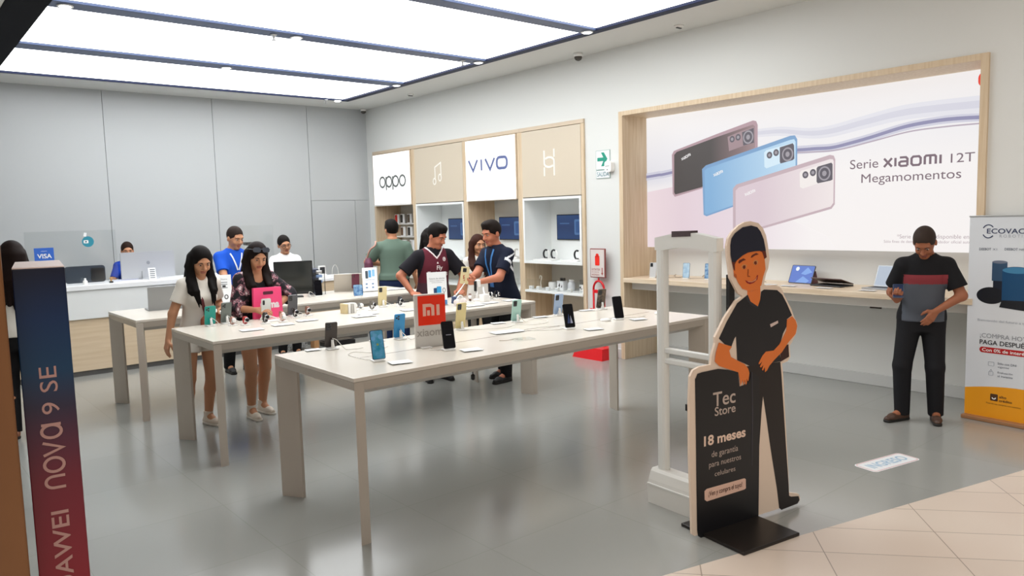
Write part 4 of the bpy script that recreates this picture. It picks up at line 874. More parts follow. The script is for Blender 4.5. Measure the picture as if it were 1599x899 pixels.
t = thing('white_headphones', 'white over-ear headphones lying right of the tall blue poster', 'headphones', (4.09, 5.60, ZM), 0.3)
m = MB(); m.tube([(0.055*math.cos(a), 0.0, 0.035+0.055*math.sin(a)) for a in [k*PI/14 for k in range(15)]], 0.006, 8); m.build('headband', PLASTIC, t)
for s in (-1, 1):
    m = MB(); m.lathe([(0.02, -0.014), (0.03, -0.01), (0.03, 0.008), (0.022, 0.014)], 18, M=Matrix.Translation((s*0.052, 0, 0.031)) @ Matrix.Rotation(PI/2, 4, 'Y')); m.build('ear_cup', mat('cup_pinkish', 'eadfdb', 0.5), t)
t = thing('white_charger_box', 'white charger box standing before the man in navy polo', 'charger', (4.42, 5.66, ZM), 0.2)
m = MB(); m.span((-0.045, -0.03, 0), (0.045, 0.03, 0.07), 0.006); m.build('body', PLASTIC, t)
m = MB(); m.tube(curve_pts([(0.03, 0.02, 0.06), (0.05, 0.05, 0.10), (0.06, 0.06, 0.13)]), 0.009, 8); m.build('hook', PLASTIC, t)
t = thing('camera_gimbal', 'small black and white camera gimbal standing before the man in navy polo', 'gimbal', (4.43, 5.79, ZM), 0.2)
m = MB(); m.lathe([(0.04, 0), (0.04, 0.012), (0.02, 0.02)], 18); m.tube([(0, 0, 0.01), (0.0, 0, 0.09)], 0.012, 10); m.build('handle', PLASTIC, t)
m = MB(); m.span((-0.028, -0.012, 0.09), (-0.008, 0.012, 0.19), 0.005); m.build('arm', BLACK, t)
m = MB(); m.span((-0.006, -0.025, 0.13), (0.038, 0.018, 0.20), 0.008); m.build('head', PLASTIC, t)
t = thing('tether_base', 'small navy security tether base on the middle table', 'tether', (4.16, 5.78, ZM))
m = MB(); m.lathe([(0.034, 0), (0.036, 0.005), (0.030, 0.05), (0.034, 0.058), (0.03, 0.062)], 20); m.build('base', mat('tether_navy', '34466e', 0.4), t)
m = MB(); m.box((0.0, -0.036, 0.03), (0.04, 0.004, 0.018), 0.002, M=Matrix.Rotation(0.4, 4, 'Y')); m.build('band', PLASTIC, t)
TETHER_TOP = (4.16, 5.78, ZM+0.06)

# ================================================================ UPRIGHT POSTERS, LAPTOPS AND DEVICES ON THE BACK TABLE
def poster(label, x, y, z, rz, w, h, art):
    t = thing('poster_stand', label, 'poster', (x, y, z), rz, 'white posters in acrylic stands')
    T = Matrix.Rotation(-0.06, 4, 'X')
    m = MB(); m.prism([(-w/2, 0.0), (w/2, 0.0), (w/2, h), (-w/2, h)], 0.0, 0.004, M=T); m.span((-w/2, -0.03, 0), (w/2, 0.06, 0.004)); m.build('holder', ACRYLIC, t)
    m = MB(); m.prism([(-w/2+0.004, 0.006), (w/2-0.004, 0.006), (w/2-0.004, h-0.004), (-w/2+0.004, h-0.004)], -0.002, -0.0002, M=T); p = m.build('sheet', PAPER, t)
    art(p, T); return t
def art_blue(p, T):
    m = MB(); put_text(m, 'Galaxia de ofertas', -0.075, 0.245, w=0.15, depth=-0.003, M=T); put_text(m, 'Compra tu equipo y recibe', -0.07, 0.228, w=0.14, depth=-0.003, M=T); put_text(m, 'beneficios exclusivos', -0.05, 0.212, w=0.10, depth=-0.003, M=T); m.build('printed_text', PRINT_G, p)
    m = MB(); m.prism(rrect(-0.035, 0.055, 0.005, 0.165, 0.008), -0.003, -0.002, 0, T); m.prism(rrect(-0.005, 0.06, 0.038, 0.178, 0.008), -0.004, -0.003, 1, T); m.build('pictured_phones', [mat('art_navyphone', '29486f', 0.4), mat('art_bluephone', '3aa0d8', 0.4)], p)
    m = MB(); m.ribbon(arc(0.065, 0.14, 0.012, 0.02, 0, 345, 16), 0.004, -0.003, -0.002, closed=True, M=T); m.build('printed_ring', PRINT_K, p)
    m = MB(); m.prism([(0.03, 0.008), (0.09, 0.008), (0.09, 0.05), (0.03, 0.05)], -0.003, -0.002, 0, T); m.build('printed_panel', mat('art_panel', '4d8bc0', 0.4), p)
poster('tall white poster with two blue phones on the middle table, before the football shirt', 3.94, 5.74, ZM, -0.28, 0.195, 0.315, art_blue)
def art_small(p, T):
    m = MB()
    for k, x in enumerate((-0.035, 0.0, 0.04)): m.prism(rrect(x-0.014, 0.15+0.01*k, x+0.016, 0.235+0.006*k, 0.004), -0.003, -0.002, k, T)
    m.build('pictured_phones', [mat('art_darkphone', '4a5560', 0.4), mat('art_sky', '5fa8de', 0.4), mat('art_lightsky', '8fc6ec', 0.4)], p)
    m = MB(); put_text(m, 'Disponible aqui', -0.05, 0.13, w=0.10, depth=-0.003, M=T)
    for x in (-0.05, 0.02):
        for z in (0.08, 0.04): m.prism([(x, z), (x+0.022, z), (x+0.022, z+0.016), (x, z+0.016)], -0.003, -0.002, 0, T)
    m.build('printed_text', mat('art_textblue', '6f8fb5', 0.5), p)
poster('white poster with small blue phones on the back table, left of the green shirt', 4.24, 7.50, ZT, -0.30, 0.175, 0.275, art_small)
def art_ring(p, T):
    m = MB(); put_text(m, 'Nuevo', -0.03, 0.235, w=0.06, depth=-0.003, M=T)
    for z in (0.205, 0.185, 0.15): m.prism([(-0.035, z), (0.03, z), (0.03, z+0.008), (-0.035, z+0.008)], -0.003, -0.002, 0, T)
    m.prism(rrect(-0.02, 0.16, 0.012, 0.18, 0.003), -0.004, -0.003, 1, T); m.ribbon(arc(0.012, 0.06, 0.016, 0.02, 0, 345, 16), 0.008, -0.003, -0.002, 1, T, True)
    m.build('printed_text', [PRINT_G, PRINT_K], p)
poster('white poster with black ring print on the back table, behind the woman in white', 2.72, 7.78, ZT, -0.20, 0.145, 0.29, art_ring)
def laptop(label, x, y, z, rz, open_deg, col, back=True, w=0.31, d=0.215, screen=None, base_col=None):
    t = thing('laptop', label, 'laptop', (x, y, z), rz, None); c = mat('laptop_'+col, col, 0.35, 0.3)
    m = MB(); m.prism([(-w/2, 0), (w/2, 0), (w/2, 0.012), (-w/2, 0.012)], -d/2, d/2); m.build('keyboard_base', c, t)
    m = MB()
    for r in range(5):
        for k in range(12): m.span((-w/2+0.02+k*(w-0.04)/12, -0.03+r*0.024, 0.0122), (-w/2+0.02+(k+0.85)*(w-0.04)/12, -0.03+r*0.024+0.019, 0.0138))
    m.build('keys', DARK, t)
    T = Matrix.Translation((0, d/2-0.004, 0.012)) @ Matrix.Rotation(math.radians(90-open_deg), 4, 'X')
    m = MB(); m.prism(rrect(-w/2, 0, w/2, d, 0.008), -0.004, 0.004, M=T); lid = m.build('lid', c, t)
    m = MB(); m.prism(rrect(-w/2+0.008, 0.01, w/2-0.008, d-0.008, 0.004), -0.0048, -0.004, M=T); m.build('screen', screen or mat('laptop_screen', '22252a', 0.15), lid)
    return t
# open lids face away from the viewer on the back table
laptop('grey laptop with its lid towards the viewer, at the left end of the back table', 2.12, 7.76, ZT, PI-0.10, 96, '8e8f8f')
laptop('silver laptop with its lid towards the viewer, right of the black monitor', 4.15, 7.86, ZT, PI-0.45, 116, 'b9b2a8')
laptop('dark grey laptop half hidden behind the floral cardigan', 2.98, 7.62, ZT, PI-0.15, 96, '6d6f72')
t = thing('desk_monitor', 'black monitor on the back table, right of the woman in floral cardigan', 'monitor', (3.43, 7.70, ZT), -0.34)
m = MB(); m.prism(rrect(-0.20, 0.03, 0.20, 0.385, 0.008), -0.012, 0.018); m.build('casing', mat('gloss_black', '17171a', 0.15), t)
m = MB(); m.prism([(-0.188, 0.05), (0.188, 0.05), (0.188, 0.373), (-0.188, 0.373)], -0.0135, -0.012); m.build('screen', mat('gloss_screen', '242624', 0.08), t)
m = MB(); m.span((-0.09, -0.06, 0), (0.09, 0.09, 0.012), 0.004); m.span((-0.03, 0.015, 0.01), (0.03, 0.035, 0.10)); m.build('foot', BLACK, t)
t = thing('computer_tower', 'slim slate computer tower beside the black monitor', 'computer', (3.73, 7.87, ZT), -0.34)
m = MB(); m.span((-0.055, -0.11, 0), (0.055, 0.11, 0.28), 0.005); m.build('case', mat('slate_case', '3c4257', 0.35), t)
m = MB(); m.span((-0.045, -0.113, 0.20), (0.045, -0.11, 0.24), 0.002); m.span((-0.045, -0.113, 0.03), (0.045, -0.11, 0.17), 0.002); m.build('front_panel', DARK, t)
t = thing('gadget_rack', 'clear rack holding small white gadgets beside the slate tower', 'rack', (3.72, 7.68, ZT), -0.3)
m = MB(); m.span((-0.06, 0.04, 0.0), (0.06, 0.046, 0.27)); m.span((-0.06, -0.04, 0), (0.06, 0.046, 0.006)); m.build('holder', ACRYLIC, t)
m = MB(); m.tube([(-0.06, 0.043, 0.27), (0.06, 0.043, 0.27), (0.06, 0.043, 0.0)], 0.004, 6); m.build('rim', BLACK, t)
for z in (0.13, 0.19, 0.235):
    m = MB(); m.span((-0.035, 0.0, z), (0.03, 0.035, z+0.03), 0.006); m.build('gadget', [PLASTIC, mat('gadget_blue', '6f86ab', 0.4), CHROME][int(z*100) % 3], t)
phone('black phone standing on the back table beside the slate tower', (3.62, 7.51, Z), -0.2, 0.16, PM('black', '131317'), h=0.165, group='phones on the back table')
stand('white stand under the black phone beside the slate tower', (3.62, 7.522, ZT), -0.2, 0.2, [(-0.02, 0.03, 0.004), (-0.07, 0.02, 0.05), (-0.10, 0.0, 0.05), (-0.09, -0.04, 0.003), (-0.04, -0.05, 0.003)], 'phone stands')
phone('wine red phone standing left of the small blue phones poster', (4.12, 7.62, Z+0.03), PI-0.3, 0.16, PM('wine', '5b1c33'), h=0.165, w=0.085, group='phones on the back table')
stand('white stand under the wine red phone', (4.12, 7.608, ZT+0.0), PI-0.3, 0.2, None, 'phone stands')
phone('slate blue phone leaning at the front edge of the back table', (3.87, 7.10, Z), -0.3, 0.25, PM('slate', '39445c'), BLUE_SCR, h=0.12, w=0.10, group='phones on the back table')
stand('white stand under the slate blue phone', (3.87, 7.112, ZT), -0.3, 0.25, None, 'phone stands')
price_card('white leaflet at the right end of the back table', (4.55, 7.5, ZT), -0.2, 0.30, 0.16); price_card('white leaflet between the women on the back table', (2.80, 7.25, ZT), -0.1, 0.24, 0.14)

# ================================================================ PHONE CASES AND SMALL GOODS IN THE CABINETS
for lab, y, z, c in [('red phone case in the far cabinet, top row', 11.20, 1.617, 'd8322c'), ('black phone case in the far cabinet, top row, left of two dark ones', 11.03, 1.617, '2b2826'), ('brown phone case in the far cabinet, top row, right of two dark ones', 10.81, 1.617, '5a4a3c'),
        ('dark red phone case at the right end of the far cabinet top row', 10.62, 1.617, 'b0483c'), ('brown phone case in the far cabinet, second row', 11.03, 1.402, '6b4f38'), ('slim black phone case in the far cabinet, second row', 10.81, 1.402, '2b2826'),
        ('white phone case in the far cabinet, third row, left', 11.0, 1.182, 'e6e2dc'), ('grey phone case in the far cabinet, third row, right', 10.76, 1.182, 'c9c6c0')]:
    t = thing('phone_case', lab, 'phone case', (6.91, y, z), -PI/2-0.0, 'phone cases in the far cabinet')
    m = MB(); m.prism(rrect(-0.065, 0, 0.065, 0.155, 0.006), -0.006, 0.012); m.build('package', PAPER, t)
    m = MB(); m.prism(rrect(-0.05, 0.012, 0.012, 0.143, 0.01), -0.013, -0.006); m.build('case', mat('case_'+c, c, 0.45), t)
    m = MB(); m.prism(arc(-0.034, 0.122, 0.01, 0.012, 0, 340, 12), -0.015, -0.013); m.build('camera_opening', DARK, t)
def cshape(label, y, col):
    t = thing('fitness_band', label, 'fitness band', (6.84, y, 1.1015), -PI/2, 'bands and rings in the white niches')
    m = MB(); P = [(x, -0.0, z) for x, z in arc(0, 0.075, 0.045, 0.055, 60, 300, 20)]; m.tube(P, 0.012, 8); m.build('band', col, t)
    m = MB(); m.tube([(x, 0, z) for x, z in arc(0.012, 0.075, 0.05, 0.055, -60, 60, 14)], 0.010, 8); m.build('holder', PLASTIC, t)
    m = MB(); m.span((-0.06, -0.05, 0), (0.06, 0.05, 0.02), 0.004); m.build('base', PLASTIC, t)
cshape('black curved band, left of three in the white niche near the exit sign', 7.40, BLACK); cshape('black curved band, middle of three in the white niche near the exit sign', 7.25, BLACK); cshape('black curved band, right of three in the white niche near the exit sign', 6.82, BLACK)
cshape('white ring band on the shelf behind the man in navy polo', 8.0, mat('band_grey', 'b9b6b0', 0.5))
for lab, y, w in [('white display tray under the two left black bands', 7.30, 0.36), ('white display tray under the right black band', 6.80, 0.28)]:
    t = thing('display_tray', lab, 'tray', (6.72, y, 1.1015), -PI/2); m = MB(); m.span((-w/2, -0.05, 0), (w/2, 0.05, 0.012), 0.003); m.build('tray', PLASTIC, t)
    m = MB(); m.span((-w/2+0.02, -0.052, 0.0121), (-w/2+0.10, 0.03, 0.016)); m.build('card', PAPER, t)
for lab, y in [('white price cube at the left end of the near cabinet shelf', 7.47), ('second white price cube from the left on the near cabinet shelf', 7.33), ('third white price cube from the left, under the patterned box', 7.15), ('third white price cube from the right on the near cabinet shelf', 6.98), ('second white price cube from the right on the near cabinet shelf', 6.75), ('white price cube at the right end of the near cabinet shelf', 6.53)]:
    t = thing('price_cube', lab, 'price cube', (6.63, y, 0.7215), -PI/2+0.2, 'price cubes on the near cabinet shelf'); m = MB(); m.span((-0.028, -0.02, 0), (0.028, 0.02, 0.045), 0.004); m.build('cube', PLASTIC, t)
    m = MB(); m.prism([(-0.018, 0.012), (0.018, 0.012), (0.018, 0.032), (-0.018, 0.032)], -0.021, -0.0202); m.build('label', mat('label_grey', 'd5d8da', 0.6), t)
t = thing('wire_figure', 'thin white bent-wire lamp on the left of the near cabinet shelf', 'lamp', (6.78, 7.44, 0.7215))
m = MB(); m.tube(curve_pts([(0, 0, 0.004), (0, 0.01, 0.08), (0, -0.01, 0.15), (0, 0.02, 0.165), (0, 0.03, 0.13)]), 0.007, 8); m.build('stem', mat('warm_white', 'e4dccf', 0.4), t)
m = MB(); m.lathe([(0.03, 0), (0.03, 0.006), (0.01, 0.01)], 16); m.build('base', PLASTIC, t)
t = thing('smart_speaker', 'white ribbed drum speaker on the near cabinet shelf', 'speaker', (6.80, 7.24, 0.7215))
m = MB(); m.lathe([(0.05, 0), (0.055, 0.004), (0.055, 0.03), (0.052, 0.035), (0.055, 0.04), (0.055, 0.085), (0.05, 0.09)], 24); m.build('body', PLASTIC, t)
m = MB(); m.lathe([(0.048, 0.09), (0.046, 0.094), (0.01, 0.095)], 24); m.build('top_cap', OFFWHITE, t)
t = thing('patterned_box', 'white box with dark print on the near cabinet shelf', 'box', (6.80, 7.06, 0.7215), -PI/2)
m = MB(); m.span((-0.06, -0.04, 0), (0.06, 0.04, 0.115), 0.004); m.build('carton', PAPER, t)
m = MB(); m.prism([(-0.03, 0.05), (-0.01, 0.09), (0.0, 0.06), (-0.01, 0.035)], -0.042, -0.0402); m.prism([(0.015, 0.03), (0.035, 0.07), (0.04, 0.04)], -0.042, -0.0402); m.build('print', PRINT_K, t)
t = thing('action_camera', 'dark small camera sitting on the white patterned box', 'camera', (6.80, 7.05, 0.8372), -PI/2)
m = MB(); m.span((-0.035, -0.02, 0), (0.035, 0.02, 0.04), 0.006); m.build('body', mat('camera_grey', '55524c', 0.4), t)
m = MB(); m.lathe([(0.014, 0), (0.014, 0.012), (0.01, 0.014)], 16, M=Matrix.Translation((0.01, -0.02, 0.022)) @ Matrix.Rotation(PI/2, 4, 'X')); m.build('lens', BLACK, t)
t = thing('glass_jar', 'white stoppered jar on the near cabinet shelf', 'jar', (6.80, 6.89, 0.7215))
m = MB(); m.lathe([(0.045, 0), (0.05, 0.006), (0.05, 0.09), (0.035, 0.11), (0.03, 0.12)], 24); m.build('body', mat('milky', 'e3e5e8', 0.2), t)
m = MB(); m.lathe([(0.033, 0.12), (0.035, 0.135), (0.02, 0.14)], 20); m.build('lid', PLASTIC, t)
t = thing('robot_toy', 'grey and white toy robot on the near cabinet shelf', 'toy', (6.80, 6.69, 0.7215), -PI/2)
m = MB(); m.span((-0.035, -0.03, 0), (0.035, 0.03, 0.085), 0.01); m.build('body', PLASTIC, t)
m = MB(); m.span((-0.028, -0.028, 0.09), (0.028, 0.028, 0.145), 0.01); m.build('head', mat('robot_grey', '6d6a64', 0.4), t)
m = MB(); m.ball((-0.012, -0.03, 0.05), 0.012); m.ball((0.012, -0.032, 0.03), 0.01); m.build('buttons', DARK, t)
t = thing('orange_lamp', 'small orange lamp at the right end of the near cabinet shelf', 'lamp', (6.80, 6.56, 0.7215))
m = MB(); m.lathe([(0.03, 0), (0.03, 0.02), (0.018, 0.035), (0.016, 0.05)], 18); m.build('base', mat('lamp_grey', '8f8b86', 0.4), t)
m = MB(); m.ball((0, 0, 0.085), (0.034, 0.034, 0.04)); m.build('shade', mat('lamp_orange', 'e58a1c', 0.4, emit=0.6, ecol='f09020'), t)
for lab, y, c in [('white jar on the vivo cabinet lower shelf, right end', 7.78, 'e8e6e2'), ('dark flask on the vivo cabinet lower shelf, left of the navy polo', 8.55, '2a2a2c'), ('white flask on the vivo cabinet lower shelf, next to the dark one', 8.43, 'efeeea')]:
    t = thing('small_flask', lab, 'flask', (6.78, y, 0.7215)); m = MB(); m.lathe([(0.03, 0), (0.032, 0.004), (0.032, 0.08), (0.02, 0.10)], 18); m.build('body', mat('flask_'+c, c, 0.4), t)
    m = MB(); m.lathe([(0.02, 0.10), (0.02, 0.125), (0.012, 0.13)], 16); m.build('cap', mat('flask_'+c, c, 0.4), t)

# ================================================================ DEVICES ON THE OAK SHELF
ZS = 0.95
def sphone(label, x, y, body, face, rz=-PI/2+0.35, h=0.165):
    phone(label, (x, y, ZS+0.013), rz, 0.2, body, face, h=h, group='phones on the oak shelf'); d = Matrix.Rotation(rz, 4, 'Z') @ Vector((0, 0.012, 0))
    stand('stand of the '+label, (x+d.x, y+d.y, ZS), rz, 0.2, [(0.02, 0.03, 0.004), (0.07, 0.03, 0.003), (0.12, 0.05, 0.003), (0.2, 0.04, 0.003)], 'phone stands on the oak shelf', CABLE_D)
PALE = noisy('wallpaper_pale', 'a9b6c6', 'cfd6de', (1, 1, 1), 22, 3, 0.3)
SILVER = PM('silver', 'c9cacb')
phone('silver phone seen from behind, leftmost on the oak shelf', (6.74, 5.52, ZS+0.013), PI/2+0.35, -0.2, SILVER, cam='dark', group='phones on the oak shelf')
stand('white stand under the leftmost silver phone on the oak shelf', (6.752, 5.524, ZS), -PI/2+0.35, 0.2, None, 'phone stands on the oak shelf')
sphone('pale grey screen phone, second from the left on the oak shelf', 6.76, 5.40, PM('greyframe', '9aa0ab'), PALE)
sphone('pale blue screen phone on the oak shelf, seen through the alarm gate', 6.82, 5.12, PM('frame', '8090a0'), noisy('wallpaper_sky', '8fb2cf', 'b9d2e2', (1, 1, 1), 24, 2, 0.3))
sphone('mid blue screen phone on the oak shelf, by the right gate post', 6.86, 4.86, PM('frame', '8090a0'), BLUE_SCR)
t = thing('tablet', 'tablet with bright blue picture leaning on the oak shelf', 'tablet', (6.98, 3.87, ZS+0.002), -PI/2-0.10, None)
T = Matrix.Rotation(-0.42, 4, 'X')
m = MB(); m.prism(rrect(-0.13, 0, 0.13, 0.19, 0.012), -0.004, 0.004, M=T); m.build('body', DARK, t)
m = MB(); m.prism(rrect(-0.124, 0.006, 0.124, 0.184, 0.008), -0.0046, -0.004, M=T)
tm = screen_glow('tablet_glow', '2f62c4', 0.9); m.build('screen', tm, t)
m = MB(); m.prism([(-0.05, 0.01), (0.02, 0.075), (0.10, 0.03), (0.07, 0.008)], -0.0052, -0.0047, 0, T); m.prism([(-0.01, 0.10), (0.05, 0.17), (0.11, 0.12), (0.04, 0.09)], -0.0052, -0.0047, 0, T); m.prism(arc(-0.06, 0.15, 0.02, 0.022, 0, 340, 14), -0.0052, -0.0047, 1, T)
m.build('screen_picture', [screen_glow('tablet_light', '6b9be4', 0.9), screen_glow('tablet_white', 'e8f0fa', 0.9)], t)
m = MB(); m.add([(-0.12, 0.015, 0), (0.12, 0.015, 0), (0.12, 0.13, 0), (-0.12, 0.13, 0), (-0.12, 0.09, 0.12), (0.12, 0.09, 0.12)], [(0, 3, 2, 1), (0, 1, 5, 4), (2, 3, 4, 5), (0, 4, 3), (1, 2, 5)]); m.build('kickstand', mat('case_wine', '5b3138', 0.5), t)
t = thing('closed_laptop', 'brown laptop lying half closed on the oak shelf', 'laptop', (6.93, 3.52, ZS), -PI/2-0.12)
m = MB(); m.span((-0.16, -0.10, 0), (0.16, 0.11, 0.014), 0.004); m.build('keyboard_base', DARK, t)
T = Matrix.Translation((0, 0.11, 0.016)) @ Matrix.Rotation(0.27, 4, 'X').inverted()
m = MB(); m.span((-0.16, -0.21, 0), (0.16, 0, 0.009), 0.003, M=T); m.build('lid', mat('laptop_brown', '5b4744', 0.35), t)
m = MB(); m.box((0, -0.10, 0.0096), (0.07, 0.012, 0.001), M=T); m.build('lid_mark', mat('mark_pale', '8f7f7a', 0.4), t)
laptop('open laptop with pale screen on the oak shelf, beside the man in striped shirt', 6.90, 3.02, ZS, -PI/2-0.12, 112, 'a9adb2', False, 0.30, 0.20, screen_glow('laptop_pale', 'b9c6d8', 0.75))
for lab, x, y, w in [('white price card in front of the blue tablet', 6.68, 3.82, 0.15), ('white price card in front of the brown laptop', 6.68, 3.46, 0.15), ('white price card in front of the pale screen laptop', 6.68, 3.06, 0.14), ('second white card left of the blue tablet', 6.70, 4.02, 0.12)]:
    price_card(lab, (x, y, ZS), -PI/2, w, 0.08, 'price cards on the oak shelf')
for lab, x, y in [('loose tan cable on the oak shelf between the gate posts', 7.04, 5.00), ('loose tan cable on the oak shelf at left of the gate', 6.96, 5.33), ('loose tan cable on the oak shelf right of the cutout head', 6.95, 4.35)]:
    t = thing('loose_cable', lab, 'cable', (x, y, ZS)); m = MB(); m.tube(curve_pts([(0, -0.13, 0.004), (0.03, -0.06, 0.004), (-0.05, 0.0, 0.004), (0.02, 0.05, 0.03), (0.05, 0.1, 0.004)]), 0.004, 6); m.build('cable', CABLE_D, t)

# ================================================================ SIGNS ON THE RIGHT WALL
t = thing('exit_sign', 'green arrow exit sign reading SALIDA on the white wall', 'sign', (XR-0.004, 6.12, 2.10), -PI/2)
m = MB(); m.prism([(-0.11, 0.10), (0.11, 0.10), (0.11, 0.325), (-0.11, 0.325)], -0.004, 0.003); m.prism([(-0.11, 0.0), (0.11, 0.0), (0.11, 0.095), (-0.11, 0.095)], -0.004, 0.003); m.build('plates', mat('sign_edge', '9fb5b0', 0.5), t)
m = MB(); m.prism([(-0.103, 0.107), (0.103, 0.107), (0.103, 0.318), (-0.103, 0.318)], -0.006, -0.004); m.prism([(-0.103, 0.006), (0.103, 0.006), (0.103, 0.089), (-0.103, 0.089)], -0.006, -0.004); m.build('faces', PAPER, t)
m = MB(); m.prism([(-0.085, 0.20), (0.01, 0.20), (-0.025, 0.14), (0.02, 0.14), (0.075, 0.222), (0.02, 0.30), (-0.025, 0.30), (0.01, 0.242), (-0.085, 0.242)], -0.008, -0.006); m.build('arrow', mat('exit_green', '0f8f78', 0.5), t)
m = MB(); put_text(m, 'SALIDA', 0, 0.025, w=0.185, cap=0.05, depth=-0.007, align='c', bold=0.01); m.build('lettering', mat('exit_text', '4f7f8a', 0.5), t)
t = thing('emergency_light', 'small white emergency light overlapping the exit sign', 'lamp', (XR-0.02, 6.00, 2.165), -PI/2)
m = MB(); m.prism(rrect(-0.045, 0, 0.055, 0.125, 0.03), -0.045, 0.018); m.build('housing', PLASTIC, t)
m = MB(); m.prism([(-0.03, 0.066), (0.03, 0.066), (0.03, 0.072), (-0.03, 0.072)], -0.047, -0.045); m.prism(arc(0.0, 0.028, 0.008, 0.008, 0, 340, 10), -0.047, -0.045); m.build('markings', PRINT_G, t)
t = thing('extinguisher_stand', 'red tubular extinguisher stand with framed sign and red floor base', 'fire stand', (6.46, 6.15, 0), -PI/2)
REDP = mat('fire_red', 'd3131f', 0.35); REDB = mat('base_red', 'd9141c', 0.4)
m = MB(); vs = [(-0.24, -0.16, 0), (0.24, -0.16, 0), (0.24, 0.12, 0), (-0.24, 0.12, 0), (-0.21, -0.12, 0.13), (0.21, -0.12, 0.13), (0.21, 0.10, 0.13), (-0.21, 0.10, 0.13)]
m.add(vs, [(3, 2, 1, 0), (4, 5, 6, 7), (0, 1, 5, 4), (1, 2, 6, 5), (2, 3, 7, 6), (3, 0, 4, 7)]); m.build('base', REDB, t)
m = MB(); m.tube([(-0.085, 0.06, 0.12), (-0.085, 0.06, 0.80)]+[(x, 0.06, z) for x, z in arc(0, 0.80, 0.085, 0.10, 180, 0, 14)]+[(0.085, 0.06, 0.12)], 0.013, 10); m.span((-0.08, 0.052, 0.755), (0.08, 0.068, 0.795)); m.build('tube_frame', REDP, t)
m = MB(); m.tube([(0, 0.06, 0.895), (0, 0.06, 0.95)], 0.010, 8); m.build('neck', REDP, t)
m = MB(); m.span((-0.12, 0.045, 0.94), (0.12, 0.065, 1.285), 0.004); m.build('sign_frame', mat('frame_wine', '8a4a48', 0.4), t)
m = MB(); m.prism([(-0.108, 0.952), (0.108, 0.952), (0.108, 1.273), (-0.108, 1.273)], 0.0425, 0.045); sg = m.build('sign_sheet', mat('sheet_pinkgrey', 'd9cfca', 0.45), t)
m = MB(); m.prism(rrect(-0.035, 1.085, 0.035, 1.20, 0.01)[:], 0.040, 0.0424); m.prism(rrect(-0.022, 1.19, 0.022, 1.225, 0.015), 0.040, 0.0424); m.build('extinguisher_symbol', mat('symbol_red', 'ee2a1a', 0.4), sg)
m = MB(); put_text(m, 'EXTINTOR', -0.09, 1.025, w=0.13, cap=0.026, depth=0.0415); put_text(m, 'EN CASO DE', -0.09, 1.0, w=0.11, depth=0.0415); put_text(m, 'INCENDIO', -0.09, 0.965, w=0.12, cap=0.022, depth=0.0415)
m.ribbon([(0.075, 1.06), (0.075, 1.0)], 0.01, 0.040, 0.0424); m.prism([(0.06, 1.0), (0.09, 1.0), (0.075, 0.97)], 0.040, 0.0424); m.build('lettering', mat('symbol_wine', 'a33a34', 0.45), sg)
m = MB(); m.ball((-0.10, 0.03, 0.55), (0.03, 0.02, 0.025)); m.build('clip', REDP, t)

# ================================================================ ENTRANCE: ALARM GATE, CUTOUT, BANNERS, STICKERS
GATE = mat('gate_white', 'd9dad6', 0.35)
gx, gy = 3.44, 2.745; gd = math.atan2(2.375-2.745, 3.415-3.44)      # direction from the rear post to the front post
t = thing('alarm_gate', 'white anti-theft gate standing behind the cardboard salesman', 'security gate', (gx, gy, 0), gd)
GL = math.hypot(0.025, 0.37)
for x in (0.0, GL):
    m = MB(); b_ = [(x-0.028, 0.02), (x+0.028, 0.02)]
    m.span((x-0.032, -0.028, 0.18 if 0 else 0.02), (x+0.032, 0.028, 1.50), 0.02); m.build('post', GATE, t)
m = MB(); P = [(-0.033, 1.48), (-0.033, 1.55)]+[(GL*k/12, 1.555+0.025*math.sin(PI*k/12)) for k in range(1, 12)]+[(GL+0.033, 1.55), (GL+0.033, 1.48)]+[(GL*k/12, 1.475+0.022*math.sin(PI*k/12)) for k in range(11, 0, -1)]
m.prism(P, -0.028, 0.028); m.build('top_bar', GATE, t)
m = MB(); m.prism([(GL*0.26, 1.555), (GL*0.62, 1.56), (GL*0.62, 1.59), (GL*0.26, 1.587)], -0.031, 0.031); m.build('alarm_light', mat('alarm_smoke', '4a3c40', 0.3), t)
for z in (0.905, 0.845):
    m = MB(); m.span((0.02, -0.018, z-0.016), (GL-0.02, 0.018, z+0.016), 0.006); m.build('cross_bar', GATE, t)
m = MB(); prof = [(-0.075, 0.0), (0.075, 0.0), (0.075, 0.115), (0.068, 0.14), (0.05, 0.185), (0.036, 0.20), (-0.036, 0.20), (-0.05, 0.185), (-0.068, 0.14), (-0.075, 0.115)]
vs = [(-0.06, a, c) for a, c in prof]+[(GL+0.045, a, c) for a, c in prof]; k = len(prof)
m.add(vs, [list(range(k))[::-1], list(range(k, 2*k))]+[(i, (i+1) % k, k+(i+1) % k, k+i) for i in range(k)]); m.build('base_housing', mat('gate_base', 'd2d1cc', 0.35), t)
m = MB(); m.span((-0.064, -0.079, 0.108), (GL+0.049, 0.079, 0.120), 0.003); m.build('base_rim', GATE, t)
m = MB(); m.span((-0.055, -0.07, 0.0), (GL+0.04, 0.07, 0.010)); m.build('foot_strip', BLACK, t)

